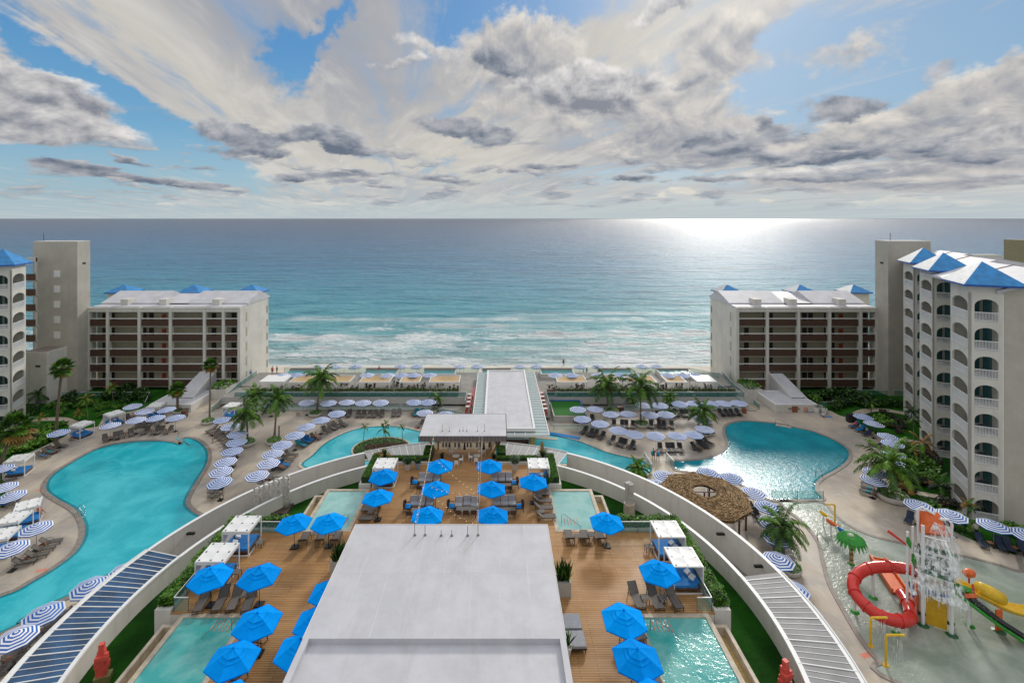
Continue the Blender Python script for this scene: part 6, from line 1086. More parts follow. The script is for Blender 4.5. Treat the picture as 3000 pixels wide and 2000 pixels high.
def cabana(q, z, label, edge=None, rot=0, s=1.0):
    X_, Y_ = at(*q, z+2.12*s)
    if edge: a, b = at(*edge[0], z+2.1), at(*edge[1], z+2.1); rot = math.atan2(b[1]-a[1], b[0]-a[0])
    return place(cb_, (X_, Y_, z), rot, label, 'cabana', None, s)
cabana(tV(865, 215), ZD, 'white daybed cabana on the left timber deck, farther one'); cabana(tV(570, 560), ZD, 'white daybed cabana on left timber deck, partly under blue umbrella'); cabana(tM(1190, 385), ZD, 'white daybed cabana on the right timber deck, farther one', rot=PI); cabana(tM(1310, 598), ZD, 'white daybed cabana on the right timber deck, nearer one', rot=PI)
cabana(tW(415, 655), ZD, 'white daybed cabana left of the stage', rot=0); cabana(tX(925, 655), ZD, 'white daybed cabana right of the stage', rot=PI)
cabana(tA(1255, 575), 0, 'white daybed cabana on the left lawn edge beside palm trunk', (tA(1068, 605), tA(1225, 625))); cabana(tA(1750, 412), 0, 'white daybed cabana behind the left pool row of chairs', (tA(1590, 430), tA(1690, 465))); cabana(tA(290, 1098), 0, 'white daybed cabana left of the left pool by leaning palm', (tA(90, 1165), tA(370, 1130)), s=1.05)
cabana(tB(830, 285), 0, 'white daybed cabana in front of the left annex', rot=.1); cabana(tC(425, 285), 0, 'white daybed cabana at the foot of the left stairs', rot=-.1); cabana(tD(430, 655), 0, 'rear of the paired white cabanas on left bank', (tD(235, 770), tD(620, 670))); cabana(tD(215, 855), 0, 'front of the paired white cabanas on left bank', (tD(30, 950), tD(390, 910))); cabana(tD(20, 1110), 0, 'white cabana cut by the left edge of the picture', (tD(-150, 1120), tD(170, 1070)))
# ================================================= DINING SETS ON THE DECK
sc = thing('lounge_chair', 'x y z w', 'chair'); obj('seat_cushion', MB().box(-.36, -.36, .30, .36, .36, .46), 'grey_cushion', sc); obj('back_cushion', MB().cb(0, .36, .68, .68, .16, .52, 0, 0, -.28), 'grey_cushion', sc); obj('frame', MB().box(-.40, -.38, .22, .40, .44, .30).box(-.40, -.38, 0, -.36, -.34, .22).box(.36, -.38, 0, .40, -.34, .22).box(-.40, .40, 0, -.36, .44, .8).box(.36, .40, 0, .40, .44, .8).bar((-.4, .5, .85), (.4, .5, .85), .04), 'frame', sc); proto(sc)
ac = thing('armchair', 'x y z w', 'chair'); obj('seat_cushion', MB().box(-.27, -.27, .40, .27, .27, .48), 'blue', ac); mb = MB()
for k in range(9): a = R(35+110*k/8)+0; mb.cb(.34*math.cos(a), .34*math.sin(a), .64, .14, .045, .42, a+PI/2)
obj('backrest', mb, 'frame', ac); mb = MB().box(-.3, -.3, .34, .3, .3, .40).bar((-.31, .2, .62), (-.31, -.26, .60), .05).bar((.31, .2, .62), (.31, -.26, .60), .05)
for x in (-.28, .28):
    for y in (-.28, .28): mb.bar((x, y, .36), (x*1.15, y*1.15, 0), .035)
obj('frame', mb, 'frame', ac); proto(ac)
dc = thing('dining_chair', 'x y z w', 'chair'); obj('seat', MB().box(-.26, -.25, .42, .26, .25, .47), 'slat', dc); obj('backrest', MB().cb(0, .27, .66, .54, .05, .44, 0, 0, -.15), 'slat', dc); mb = MB()
for x in (-.25, .25): mb.bar((x, -.24, .44), (x, -.27, 0), .03).bar((x, .24, .44), (x, .3, 0), .03).bar((x, .28, .66), (x, -.2, .62), .03)
obj('frame', mb, 'sling', dc); proto(dc)
tbl = thing('dining_table', 'x y z w', 'table'); obj('table_top', MB().box(-.85, -.42, .66, .85, .42, .70), 'sling', tbl); legs4(tbl, .78, .36, .66, .025, 'frame'); proto(tbl)
def seats(pr, tr, pts, h, rz, what, where, grp):
    for i, q in enumerate(sorted(pts)): X_, Y_ = at(*tr(*q), ZD+h); place(pr, (X_, Y_, ZD), rz, f'{what} {where}'+(f', {ORD[i]} from left' if len(pts) > 1 else ''), 'chair', grp if len(pts) > 1 else None)
gc = 'grey cushioned lounge chair'
seats(sc, tW, [(970, 895), (1085, 895), (1205, 890)], .5, 0, gc, 'behind farther left umbrella', 'grey chairs farther left set'); seats(sc, tW, [(848, 1255), (962, 1255), (1092, 1255)], .5, 0, gc, 'behind nearer left umbrella', 'grey chairs nearer left set'); seats(sc, tW, [(1537, 1270), (1665, 1255), (1780, 1270)], .5, 0, gc, 'in the centre set', 'grey chairs centre set')
seats(sc, tX, [(250, 885), (365, 885), (480, 885)], .5, 0, gc, 'behind farther right umbrella', 'grey chairs farther right set'); seats(sc, tX, [(288, 1250), (405, 1250), (522, 1245)], .5, 0, gc, 'behind nearer right umbrella', 'grey chairs nearer right set')
for q, r_, l_ in ((tW(855, 955), PI/2, 'dark armchair with blue seat beside farther left set'), (tW(748, 1325), PI/2, 'dark armchair with blue seat beside nearer left set'), (tW(1418, 1318), PI/2, 'dark armchair with blue seat beside centre set'), (tX(568, 962), -PI/2, 'dark armchair with blue seat beside farther right set'), (tX(645, 1322), -PI/2, 'dark armchair with blue seat beside nearer right set')): X_, Y_ = at(*q, ZD+.45); place(ac, (X_, Y_, ZD), r_, l_, 'chair', None, 1.15)
for tr, pts, wh, gp in ((tW, [(935, 1035)], 'with back to us at farther left set', None), (tW, [(778, 1425)], 'with back to us at nearer left set', None), (tW, [(1527, 1410), (1648, 1410), (1770, 1410)], 'with back to us in centre set', 'dining chairs centre set'), (tX, [(400, 1040), (488, 1035)], 'with back to us, farther right set', 'dining chairs farther right'), (tX, [(440, 1420), (540, 1415)], 'with back to us, nearer right set', 'dining chairs nearer right')): seats(dc, tr, pts, .5, PI, 'dark dining chair', wh, gp)
for q, l_ in ((tW(1080, 985), 'low table under farther left blue umbrella'), (tW(965, 1365), 'low table under nearer left blue umbrella'), (tW(1655, 1350), 'low table in the centre set'), (tX(370, 985), 'low table under farther right blue umbrella'), (tX(420, 1360), 'low table under nearer right blue umbrella')): X_, Y_ = at(*q, ZD+.7); place(tbl, (X_, Y_, ZD), 0, l_, 'table', None, (1.15, 1, .9))
# white café chairs and tables on the stage
wc = thing('cafe_chair', 'x y z w', 'chair'); obj('seat', MB().box(-.22, -.22, .44, .22, .22, .47), 'white', wc); obj('backrest', MB().cb(0, .22, .68, .42, .03, .38), 'white', wc); legs4(wc, .2, .2, .45, .016, 'white'); proto(wc)
ct = thing('cafe_table', 'x y z w', 'table'); obj('round_top', MB().cyl(0, 0, .72, .75, .42, n=18), 'grey_pot', ct); obj('pedestal', MB().cyl(0, 0, 0, .72, .04, n=6).cyl(0, 0, 0, .03, .28, n=10), 'metal', ct); proto(ct)
for q, r_, l_ in ((tW(1390, 435), .2, 'back left'), (tW(1540, 430), 0, 'back second'), (tX(25, 440), 0, 'back right'), (tW(1435, 480), 1, 'left of left table'), (tW(1500, 660), PI, 'front of left table'), (tW(1570, 600), -1.3, 'right of left table'), (tW(1720, 560), 1.3, 'left of right table'), (tW(1800, 620), PI, 'front of right table'), (tX(80, 480), -1, 'right of right table')): X_, Y_ = at(*q, ZD+.45); place(wc, (X_, Y_, ZD), r_, f'white cafe chair on the stage, {l_}', 'chair')
for q, l_ in ((tW(1495, 545), 'round cafe table on the stage, left one'), (tW(1815, 540), 'round cafe table on the stage, right one')): X_, Y_ = at(*q, ZD+.74); place(ct, (X_, Y_, ZD), 0, l_, 'table')
# terrace dining furniture, a few pixels each
tc = thing('terrace_table', 'x y z w', 'table'); mb = MB().box(-.5, -.4, .70, .5, .4, .74).box(-.06, -.06, 0, .06, .06, .7); obj('table_top', mb, 'grey_pot', tc); mb = MB()
for x, y in ((-.8, 0), (.8, 0), (0, -.7), (0, .7)): mb.box(x-.2, y-.2, .42, x+.2, y+.2, .46).box(x-.2, y+.16, .46, x+.2, y+.2, .85).box(x-.18, y-.02, 0, x+.18, y+.02, .42)
obj('chairs_tucked_in', mb, 'sling', tc); proto(tc)
for side, xs in (('left', (870, 935, 1010, 1040, 1085, 1165, 1205, 1235, 1290, 1330)), ('right', (1622, 1700, 1775, 1830, 1940, 1990, 2040, 2075))):
    for i, x in enumerate(xs): Y_ = 94.6+(i % 3)*1.6; place(tc, ((x-CX)*Y_/F, Y_, ZT), random.random(), f'small table with chairs on {side} beach terrace, {ORD[i]} from left', 'table', f'tables on {side} beach terrace')
# string lights
def lights(label, pts, nb, sag, rope=.008):
    t = thing('string_lights', label, 'string lights'); mb = MB(); bm_ = MB(); hd = MB()
    for a, b in zip(pts[:-1], pts[1:]):
        a, b = Vector(a), Vector(b); q = [a.lerp(b, k/24)-Vector((0, 0, sag*4*(k/24)*(1-k/24))) for k in range(25)]; mb.tube(q, rope, 4, cap=False)
        for k in range(nb):
            u = (k+.5)/nb; c = a.lerp(b, u)-Vector((0, 0, sag*4*u*(1-u))); hd.box(c.x-.02, c.y-.02, c.z-.09, c.x+.02, c.y+.02, c.z); bm_.lathe(c.x, c.y, [(.01, c.z-.15), (.022, c.z-.13), (.022, c.z-.11), (.012, c.z-.09)], 6)
    obj('cable', mb, 'cable', t); 
    if nb: obj('bulb_sockets', hd, 'black', t); obj('bulbs', bm_, 'bulb', t)
def w3(q, z): X_, Y_ = at(*q, z); return (X_, Y_, z)
pL, pR = (at(*tCC(722, 1235), 10.5)+(11.4,)), (at(*tCC(1345, 1235), 10.5)+(11.5,)); sL, sR = (-7.45, 57.6, 9.9), (-1.75, 57.6, 9.9)
lights('left string of small bulbs from grey roof to stage', [pL, sL], 16, .35); lights('left bare guide cable from grey roof to stage', [(pL[0]+.15, pL[1], pL[2]+.05), (sL[0]+.1, sL[1], sL[2]+.1)], 0, .02, .013); lights('right string of small bulbs from grey roof to stage', [(pR[0]-.1, pR[1], pR[2]-.3), (sR[0]-.35, sR[1], sR[2]-.1)], 16, .5); lights('right bare guide cable from grey roof to stage', [pR, sR], 0, .02, .013)
a1, a2 = w3(tW(1210, 610), 9.3), w3(tW(1820, 1095), 9.6); lights('sagging string of bulbs crossing the deck diagonally', [a1, a2], 11, .25); lights('sagging string of bulbs between the two cables', [w3(tW(1090, 990), 9.9), w3(tW(1390, 1080), 9.4), w3(tW(1815, 1090), 9.7)], 4, .15); lights('string of bulbs low over the centre dining set', [w3(tW(1130, 1140), 9.6), w3(tW(1320, 1270), 9.2), w3(tW(1510, 1450), 9.2), w3(tW(1800, 1560), 9.9)], 3, .1)
# ================================================= SHELTER, SCULPTURES AND SMALL THINGS
t = thing('thatched_shelter', 'large round thatched shelter with open centre beside the curved wall', 'shelter'); cx_, cy_ = at(*tZ(905, 676), 3.5); NS = 9; rnd = random.Random(3); base = MB(); th_ = MB(); RT = 5.0
def rim(a, q): # irregular nine sided ring
    k = PI/NS*2; b = ((a % k)-k/2); rr = RT*math.cos(k/2)/math.cos(b); return (1.25*(1-q)+rr*q)
for k in range(72):
    a, b = 2*PI*k/72, 2*PI*(k+1)/72; z0_, z1 = 3.6, 3.1
    base.add([(cx_+1.25*math.cos(a), cy_+1.25*math.sin(a), z0_), (cx_+1.25*math.cos(b), cy_+1.25*math.sin(b), z0_), (cx_+rim(b, 1)*math.cos(b), cy_+rim(b, 1)*math.sin(b), z1), (cx_+rim(a, 1)*math.cos(a), cy_+rim(a, 1)*math.sin(a), z1)], [(0, 1, 2, 3)])
    base.add([(cx_+1.25*math.cos(a), cy_+1.25*math.sin(a), z0_-.2), (cx_+1.25*math.cos(b), cy_+1.25*math.sin(b), z0_-.2), (cx_+rim(b, 1)*math.cos(b), cy_+rim(b, 1)*math.sin(b), z1-.25), (cx_+rim(a, 1)*math.cos(a), cy_+rim(a, 1)*math.sin(a), z1-.25)], [(3, 2, 1, 0)])
obj('roof_bed', base, 'thatch', t)
for _ in range(4200):
    a = rnd.random()*2*PI; q = rnd.random()**.6; sec = int(a/(2*PI/NS)); am_ = (sec+.5)*2*PI/NS; rr = rim(a, q); x, y = cx_+rr*math.cos(a), cy_+rr*math.sin(a); z = 3.6-.5*q+.04+rnd.random()*.05
    tx, ty = -math.sin(am_), math.cos(am_); sw = rnd.uniform(-.22, .22); dx_, dy_ = tx*math.cos(sw)-ty*math.sin(sw), tx*math.sin(sw)+ty*math.cos(sw); L = rnd.uniform(.25, .6)
    th_.bar((x-dx_*L, y-dy_*L, z-.03), (x+dx_*L, y+dy_*L, z+rnd.uniform(-.03, .05)), rnd.uniform(.025, .05), m=rnd.choice((0, 0, 1, 2)))
obj('thatch_stalks', th_, ['thatch', 'thatch_light', 'thatch_dark'], t)
for k in range(NS): a = 2*PI*(k+.0)/NS+.35; x, y = cx_+4.3*math.cos(a), cy_+4.3*math.sin(a); obj('post', MB().tube([(x, y, 0), (x+.05, y, 3.0)], .11, 7), 'post_red', t)
mb = MB()
for k in range(NS): a = 2*PI*(k+.0)/NS+.35; mb.tube([(cx_+1.2*math.cos(a), cy_+1.2*math.sin(a), 3.6), (cx_+4.9*math.cos(a), cy_+4.9*math.sin(a), 2.9)], .06, 6)
mb.tube([(cx_, cy_, 0), (cx_, cy_, 3.5)], .1, 7).tube([(cx_-1.25, cy_+.1, 3.4), (cx_+1.25, cy_+.1, 3.4)], .05, 6); obj('rafters', mb, 'post_red', t)
# chain link sculpture on the left lawn, stone post sculpture on the right lawn
X_, Y_ = at(*tO(765, 268), LZ); t = thing('link_sculpture', 'white stone sculpture of linked wavy posts on dark plinth', 'sculpture', (X_, Y_, LZ)); mb = MB()
for k in range(4):
    x = -1.35+k*.9; y = k*.28; h = 2.6+k*.22
    mb.tube([(x, y, .3), (x+.05, y, h*.3), (x-.06, y, h*.55), (x+.05, y, h*.8), (x, y, h)], [.42, .30, .42, .28, .36], 8)
    for zz, r_ in ((h*.25, .16), (h*.72, .2), (h+.1, .24)):
        pts = [(x+.0+math.cos(q*PI/6)*r_*1.3, y-.2, zz+math.sin(q*PI/6)*r_*1.5) for q in range(13)]; mb.tube(pts, .09, 6, cap=False)
obj('stone_links', mb, 'stone', t, smooth=True); obj('plinth', MB().box(-1.7, -.5, 0, 1.9, 1.4, .28), 'slat', t)
X_, Y_ = at(*tM(898, 262), LZ); t = thing('stone_post_sculpture', 'pale stone post sculpture on round base by inner wall', 'sculpture', (X_, Y_, LZ)); obj('stone_block', MB().cb(0, 0, 2.0, .75, .5, 2.1, .2).cb(.1, -.15, 2.7, .5, .5, .9, .2).cb(-.1, .05, 3.0, .65, .42, .4, .3), 'stone', t); obj('plinth', MB().cyl(0, 0, 0, 1.0, .62, .58, 14), 'coping', t)
def blocky(label, q):
    X_, Y_ = at(*q, LZ); t = thing('coral_sculpture', label, 'sculpture', (X_, Y_, LZ)); t.scale = (.74, .74, .74); mb = MB(); rnd = random.Random(5)
    for (x, y, z, a, b, c) in ((0, 0, .8, .75, .6, .5), (.05, .1, 1.25, .95, .7, .6), (-.05, 0, 1.75, .7, .6, .55), (.1, -.1, 2.2, .95, .6, .35), (0, .05, 2.55, .6, .5, .5), (.05, 0, 3.05, .42, .4, .7), (-.35, -.1, 1.5, .35, .4, .5), (.4, .1, 1.9, .3, .4, .45), (.42, 0, 2.4, .3, .3, .3)): mb.cb(x, y, z, a, b, c, .35)
    obj('coral_blocks', mb, 'coral', t); obj('plinth', MB().cb(.15, 0, .27, 1.3, .85, .54, .35), 'olive', t)
blocky('coral red stacked block sculpture on the left lawn', tE(1330, 1530)); blocky('coral red stacked block sculpture on the right lawn, cut by bottom edge', (2300, 2045))
# bollards, bins, lifebuoy, speakers, mats
X_, Y_ = at(*tC(1137, 850)); tag(obj('bollard', MB().cyl(0, 0, 0, 2.4, .13, n=14).cyl(0, 0, 2.4, 2.45, .14, n=14), 'coping_grey', None, loc=(X_, Y_, 0)), 'tall round grey bollard light beside palm planter', 'bollard')
def simple(name, label, cat, px, mk, m, z=0.0, rz=0): X_, Y_ = at(*px, z); return tag(obj(name, mk(MB()), m, None, loc=(X_, Y_, z), rz=rz), label, cat)
t = thing('lifebuoy', 'orange and white lifebuoy on the right annex wall', 'lifebuoy', (at(*tR(10, 270))[0], 88.2, .55)); mb = MB(); pts = [(.32*math.cos(q*PI/8), 0, .32*math.sin(q*PI/8)) for q in range(17)]; obj('ring', mb.tube(pts, .08, 6, cap=False), 'ring_orange', t); mb = MB()
for q in range(4): mb.tube([(.32*math.cos(q*PI/2+d), 0, .32*math.sin(q*PI/2+d)) for d in (-.15, 0, .15)], .084, 6)
obj('white_bands', mb, 'white', t)
simple('towel_bin', 'wooden towel cabinet against the right annex wall', 'cabinet', tRR(765, 1305), lambda b: b.box(-.5, -.4, 0, .5, .4, 1.0).box(-.55, -.45, 1.0, .55, .45, 1.05), 'wood'); simple('towel_bin', 'dark wooden towel cabinet beside the short fan palm', 'cabinet', tB(1260, 475), lambda b: b.box(-.4, -.4, 0, .4, .4, 1.1).box(-.45, -.45, 1.1, .45, .45, 1.16), 'brown')
simple('waiter_station', 'dark waiter station with pale top by right wall', 'cabinet', tP4(1398, 880), lambda b: b.box(-.55, -.35, 0, .55, .35, 1.05).box(-.6, -.4, 1.05, .6, .4, 1.1), 'brown'); simple('wooden_bin', 'orange wooden bin at the foot of right stairs', 'bin', tP5(1467, 885), lambda b: b.box(-.3, -.25, 0, .3, .25, .85).box(-.33, -.28, .85, .33, .28, .9), 'wood')
X_, Y_ = at(*tR(750, 445)); t = thing('loudspeaker_stack', 'black double loudspeaker box beside the lawn reader', 'speaker', (X_, Y_, 0)); obj('cabinet', MB().box(-.65, -.4, 0, -.02, .4, 1.35).box(.02, -.4, 0, .65, .4, 1.35), 'black', t); obj('grille', MB().box(-.58, -.43, .1, -.08, -.4, 1.25).box(.08, -.43, .1, .58, -.4, 1.25), 'frame', t)
simple('exercise_mat', 'blue exercise mat under the seated yoga person', 'mat', tR(360, 362), lambda b: b.box(-.95, -.3, 0, .95, .3, .02), 'towel', .003, -.25); simple('kickboard', 'flat blue board lying by right annex wall', 'board', tR(95, 290), lambda b: b.box(-.7, -.3, 0, .7, .3, .05), 'towel')
a, b = at(*z3(612, 785)), at(*z3(880, 832)); ang_ = math.atan2(b[1]-a[1], b[0]-a[0]); L = math.hypot(b[0]-a[0], b[1]-a[1]); o = obj('blue_mat', MB().box(0, -.75, 0, L, 0.15, .05), 'towel', None, loc=(a[0], a[1], .075), rz=ang_); tag(o, 'long bright blue mat on the river edge beside the bar', 'mat')
simple('waiter_station', 'dark cabinet with pale round lamp at right bar corner', 'cabinet', tP4(330, 600), lambda b: b.box(-.7, -.4, 0, .7, .4, 1.0).cyl(-.3, 0, 1.0, 1.7, .04, n=6).cyl(-.3, 0, 1.7, 1.8, .4, n=12), 'brown', ZT)
# depth markings painted on the deck
for i, (q, l_) in enumerate(((tA(1865, 862), 'at the top of left pool'), (tB(1655, 962), 'on right bank, upper'), (tB(1548, 1350), 'on right bank, lower'), (tD(615, 445), 'at the left pool corner'), (tE(545, 88), 'on the rounded left bank'), (tR(460, 1240), 'by the right pool ladder'), (tN(1905, 1210), 'beside the grey roof'), (tP3(745, 1120), 'near the stage roof corner'))):
    X_, Y_ = at(*q); tag(obj('deck_marking', MB().flat([(-.45, -.2), (.45, -.2), (.45, .2), (-.45, .2)], 0), 'deck_mark', None, loc=(X_, Y_, .005), rz=.3), f'small orange depth marking painted {l_}', 'marking')
# pool ladders and rails
def ladder(label, p, ang_, s_=1.0):
    X_, Y_ = at(*p); t = thing('pool_ladder', label, 'ladder', (X_, Y_, .05), ang_); mb = MB()
    for y in (-.28, .28): mb.tube([(-.35, y, 0), (-.35, y, .6), (-.15, y, .85), (.2, y, .85), (.42, y, .55), (.45, y, -.05)], .03, 6)
    obj('rails', mb, 'metal', t); obj('steps', MB().box(.40, -.28, .28, .48, .28, .32).box(.40, -.28, .05, .48, .28, .08), 'metal', t)
ladder('curved metal pool ladder on the left pool bank', z0(455, 600), .1); ladder('curved metal pool ladder on the right pool corner', z4(588, 385), PI*.85)
def handrail(label, p, q, h=.9): a, b = at(*p), at(*q); tag(obj('handrail', MB().tube([(a[0], a[1], 0), (a[0], a[1], h), (a[0]*.75+b[0]*.25, a[1]*.75+b[1]*.25, h), (b[0], b[1], .1)], .035, 6), 'metal'), label, 'handrail')
handrail('thin metal handrail at the steps of left pool', tB(1160, 800), tB(1270, 860)); handrail('thin metal handrail at the top of right pool', z4(338, 85), z4(430, 100)); handrail('metal handrail at the splash pool edge', z4(577, 748), z4(643, 775))
mb = MB(); a = Vector((*at(*tB(1110, 830)), .04)); 
for k in range(5): p1, p2 = at(*tB(1140+k*38, 800+k*17)), at(*tB(1245+k*28, 870+k*17)); mb.bar((p1[0], p1[1], .036), (p2[0], p2[1], .036), .35, .02)
tag(obj('pool_steps', mb, 'river_water'), 'pale underwater steps at the corner of left pool', 'steps')
glass_fence('glass panel fence with dark posts dividing right pool and splash pool', [at(*z4(316, 518)), at(*z4(612, 522))], 1.15, .1, post=2.6, posts='black', rail=.01)
glass_fence('glass side panel of the footbridge, left one', [at(*z3(1432, 1015)), at(*z3(1500, 1125))], 1.0, .1, post=1.5); glass_fence('glass side panel of the footbridge, right one', [at(*z3(1622, 1020)), at(*z3(1690, 1095))], 1.0, .1, post=1.5)
for q, s_, l_ in ((z3(1730, 1225), 1, None),): pass
for q, l_ in ((tM(1545, 445), 'short black wall light on the right walkway wall, upper'), (tN(425, 98), 'short black wall light on the right walkway wall, lower'), (tV(330, 372), 'short black wall light on the left walkway wall')):
    X_, Y_ = at(*q, 4.3); a = math.atan2(Y_-C0[1], X_-C0[0]); p = pc(RO-.35, a); tag(obj('wall_light', MB().box(-.5, -.12, -.09, .5, .12, .09), 'black', None, loc=(p[0], p[1], 4.3)), l_, 'light')
# ================================================= SPLASH PLAYGROUND
def g3(px, py, D): return Vector(((px-CX)*D/F, D, H-(py-CY)*D/F))   # point of the picture at distance D
gx = lambda x, y, z: Vector((*at(*tG(x, y), z), z))
t = thing('splash_tower', 'tall water play tower with orange tipping bucket and yellow panel', 'play tower'); P4_ = [(tG(950, 870), 'a'), (tG(985, 1010), 'b'), (tG(1265, 975), 'c'), (tG(1300, 1120), 'd')]; PB = [Vector((*at(*q), 0)) for q, _ in P4_]
tops = (9.2, 8.6, 6.5, 6.5)
for p, h in zip(PB, tops): obj('post', MB().tube([p, p+Vector((0, 0, h))], .13, 10), 'white_paint', t); obj('green_foot', MB().cyl(p.x, p.y, .03, .16, .45, .2, 9), 'dark_green', t)
ctr = sum(PB, Vector())/4; ax = (PB[3]-PB[1]).normalized(); ay = Vector((-ax.y, ax.x, 0)); W_ = (PB[3]-PB[1]).length; D_ = 2.4
F0 = PB[1]; Q = lambda a, b, z: F0+ax*a+ay*b+Vector((0, 0, z))
for b in (2.6,):
    for a in (0.2, W_): p = Q(a, b, 0); obj('post', MB().tube([p, p+Vector((0, 0, 6.5))], .13, 10), 'white_paint', t)
def slab(a0, b0, z0_, a1, b1, z1, m, name): v = [Q(a, b, z) for z in (z0_, z1) for a, b in ((a0, b0), (a1, b0), (a1, b1), (a0, b1))]; obj(name, MB().add(v, [(0, 3, 2, 1), (4, 5, 6, 7), (0, 1, 5, 4), (1, 2, 6, 5), (2, 3, 7, 6), (3, 0, 4, 7)]), m, t)
slab(.25, .25, .1, W_-.25, .35, 2.75, 'panel_yellow', 'yellow_panel'); slab(.1, .2, 2.78, W_-.1, .4, 2.98, 'sblue', 'blue_beam'); slab(0, .1, 2.6, W_, 2.6, 2.75, 'coping_grey', 'platform'); slab(-.3, 1.0, .1, -.2, 2.4, 2.9, 'orange', 'side_panel'); slab(0, .05, 3.55, W_, .11, 3.62, 'white_paint', 'platform_rail')
mb = MB()
for z in (6.4,):
    for b in (0, 2.6): mb.bar(Q(0, b, z), Q(W_, b, z), .14)
    for a in (0, W_): mb.bar(Q(a, 0, z), Q(a, 2.6, z), .14)
obj('top_frame', mb, 'white_paint', t)
# teal pitched roof under the bucket
a0, a1 = -.15, W_+.15; mb = MB().add([Q(a0, -.2, 4.7), Q(a1, -.2, 4.7), Q(a1, 1.3, 6.3), Q(a0, 1.3, 6.3), Q(a1, 2.8, 4.7), Q(a0, 2.8, 4.7)], [(0, 1, 2, 3), (3, 2, 4, 5)]); mb.add([Q(a0, -.2, 4.6), Q(a1, -.2, 4.6), Q(a1, -.2, 4.7), Q(a0, -.2, 4.7)], [(0, 1, 2, 3)]); obj('teal_roof', mb, 'dark_green', t)
bc = Q(W_*.42, 1.4, 8.3); o = MB(); o.lathe(0, 0, [(.72, -.85), (.98, .85), (.93, .85), (.7, -.7)], 20); o.xf(0, Matrix.Translation(bc) @ Matrix.Rotation(R(148), 4, 'X') @ Matrix.Rotation(R(-8), 4, 'Y')); obj('tipping_bucket', o, 'orange', t, smooth=False)
o = MB().lathe(0, 0, [(.95, .60), (.5, .62)], 20); o.xf(0, Matrix.Translation(bc) @ Matrix.Rotation(R(148), 4, 'X') @ Matrix.Rotation(R(-8), 4, 'Y')); obj('bucket_water', o, 'pool_tile', t)
obj('bucket_frame', MB().tube([Q(-.1, 1.2, 6.4), Q(-.2, 1.2, 9.3), Q(.1, 1.2, 9.6), Q(W_*.5, .9, 9.4)], .11, 8).tube([Q(W_+.1, 1.4, 5.5), Q(W_+.25, 1.4, 8.7), Q(W_, 1.4, 9.0), Q(W_*.6, 1.2, 8.9)], .11, 8).tube([Q(-.2, 1.4, 8.3), Q(W_+.2, 1.4, 8.3)], .07, 6), 'white_paint', t)
obj('pipe', MB().tube([Q(-1.0, .6, .2), Q(-.95, .6, 7.4)], .1, 8).tube([Q(-.5, 1.4, .2), Q(-.5, 1.4, 7.6)], .09, 8), 'white_paint', t)
mb = MB()
for a, b, z, l in ((-.95, .6, 7.0, .9), (-.5, 1.4, 5.2, 1.2), (W_+.2, 1.2, 6.4, .8), (W_+.1, 1.3, 5.2, .9)): mb.tube([Q(a, b-.05, z), Q(a+.08, b-.1, z-l*.5), Q(a+.2, b-.15, z-l)], [.08, .2, .05], 6)
obj('green_leaves', mb, 'green', t); obj('red_nozzle', MB().tube([Q(-1.0, .6, 6.2), Q(-2.3, .8, 6.9)], [.09, .13], 8).tube([Q(-1.0, .6, 3.9), Q(-2.5, .8, 4.2)], [.09, .13], 8), 'red', t); obj('blue_brace', MB().tube([Q(-.5, .9, 1.6), Q(-.8, 1.2, 2.7)], .07, 6).tube([Q(-.5, .9, 1.6), Q(-.45, 1.5, 2.7)], .07, 6), 'sblue', t)
# falling and splashing water
t = thing('splash_water', 'white splashing water pouring from the tipping bucket', 'water splash'); rnd = random.Random(9); mb = MB()
def sheet(mb, pts, w0, w1, n=10, amp=.05):   # sheet along a path, widening, crumpled
    k = len(pts); rows = []
    for i, p in enumerate(pts):
        w = w0+(w1-w0)*i/(k-1); rows.append([p+ax*(w*(j/n-.5))+ay*rnd.gauss(0, amp)+Vector((0, 0, rnd.gauss(0, amp*.6))) for j in range(n+1)])
    mb.add([p for r_ in rows for p in r_], [(i*(n+1)+j, i*(n+1)+j+1, (i+1)*(n+1)+j+1, (i+1)*(n+1)+j) for i in range(k-1) for j in range(n)])
path_ = lambda s0, v0, s1, n: [s0.lerp(s1, i/n)+v0*math.sin(PI*i/n) for i in range(n+1)]
sheet(mb, path_(Q(W_*.6, .4, 8.9), Vector((0, 0, .4)), Q(W_*.55, -.3, 5.6), 10), .7, 2.3); sheet(mb, path_(Q(W_*.8, .9, 9.2), ax*.3, Q(W_*1.15, .0, 5.2), 10), .3, 1.2, amp=.08); sheet(mb, path_(Q(W_*.5, -.25, 5.0), Vector((0, 0, .1)), Q(W_*.5, -.9, 3.0), 8), 2.9, 3.9, 16, .10); sheet(mb, path_(Q(W_*.5, 2.8, 5.0), Vector((0, 0, .1)), Q(W_*.5, 3.4, 3.0), 8), 2.9, 3.9, 16, .10)
sheet(mb, path_(Q(W_*.5, -.15, 4.95), Vector((0, 0, .1)), Q(W_*.5, .9, 6.15), 6), 3.0, 2.8, 16, .06)
obj('water_sheet', mb, 'splash', t, smooth=True); mb = MB()
def drop(c, s_): u = Vector((rnd.gauss(0, 1), rnd.gauss(0, 1), rnd.gauss(0, 1))).normalized()*s_; v = u.orthogonal().normalized()*s_*.7; w = u.cross(v).normalized()*s_*.6; mb.add([c+u, c+v, c+w, c-u*.6, c-v], [(0, 1, 2), (0, 2, 4), (3, 2, 1), (3, 4, 2), (0, 4, 3, 1)])
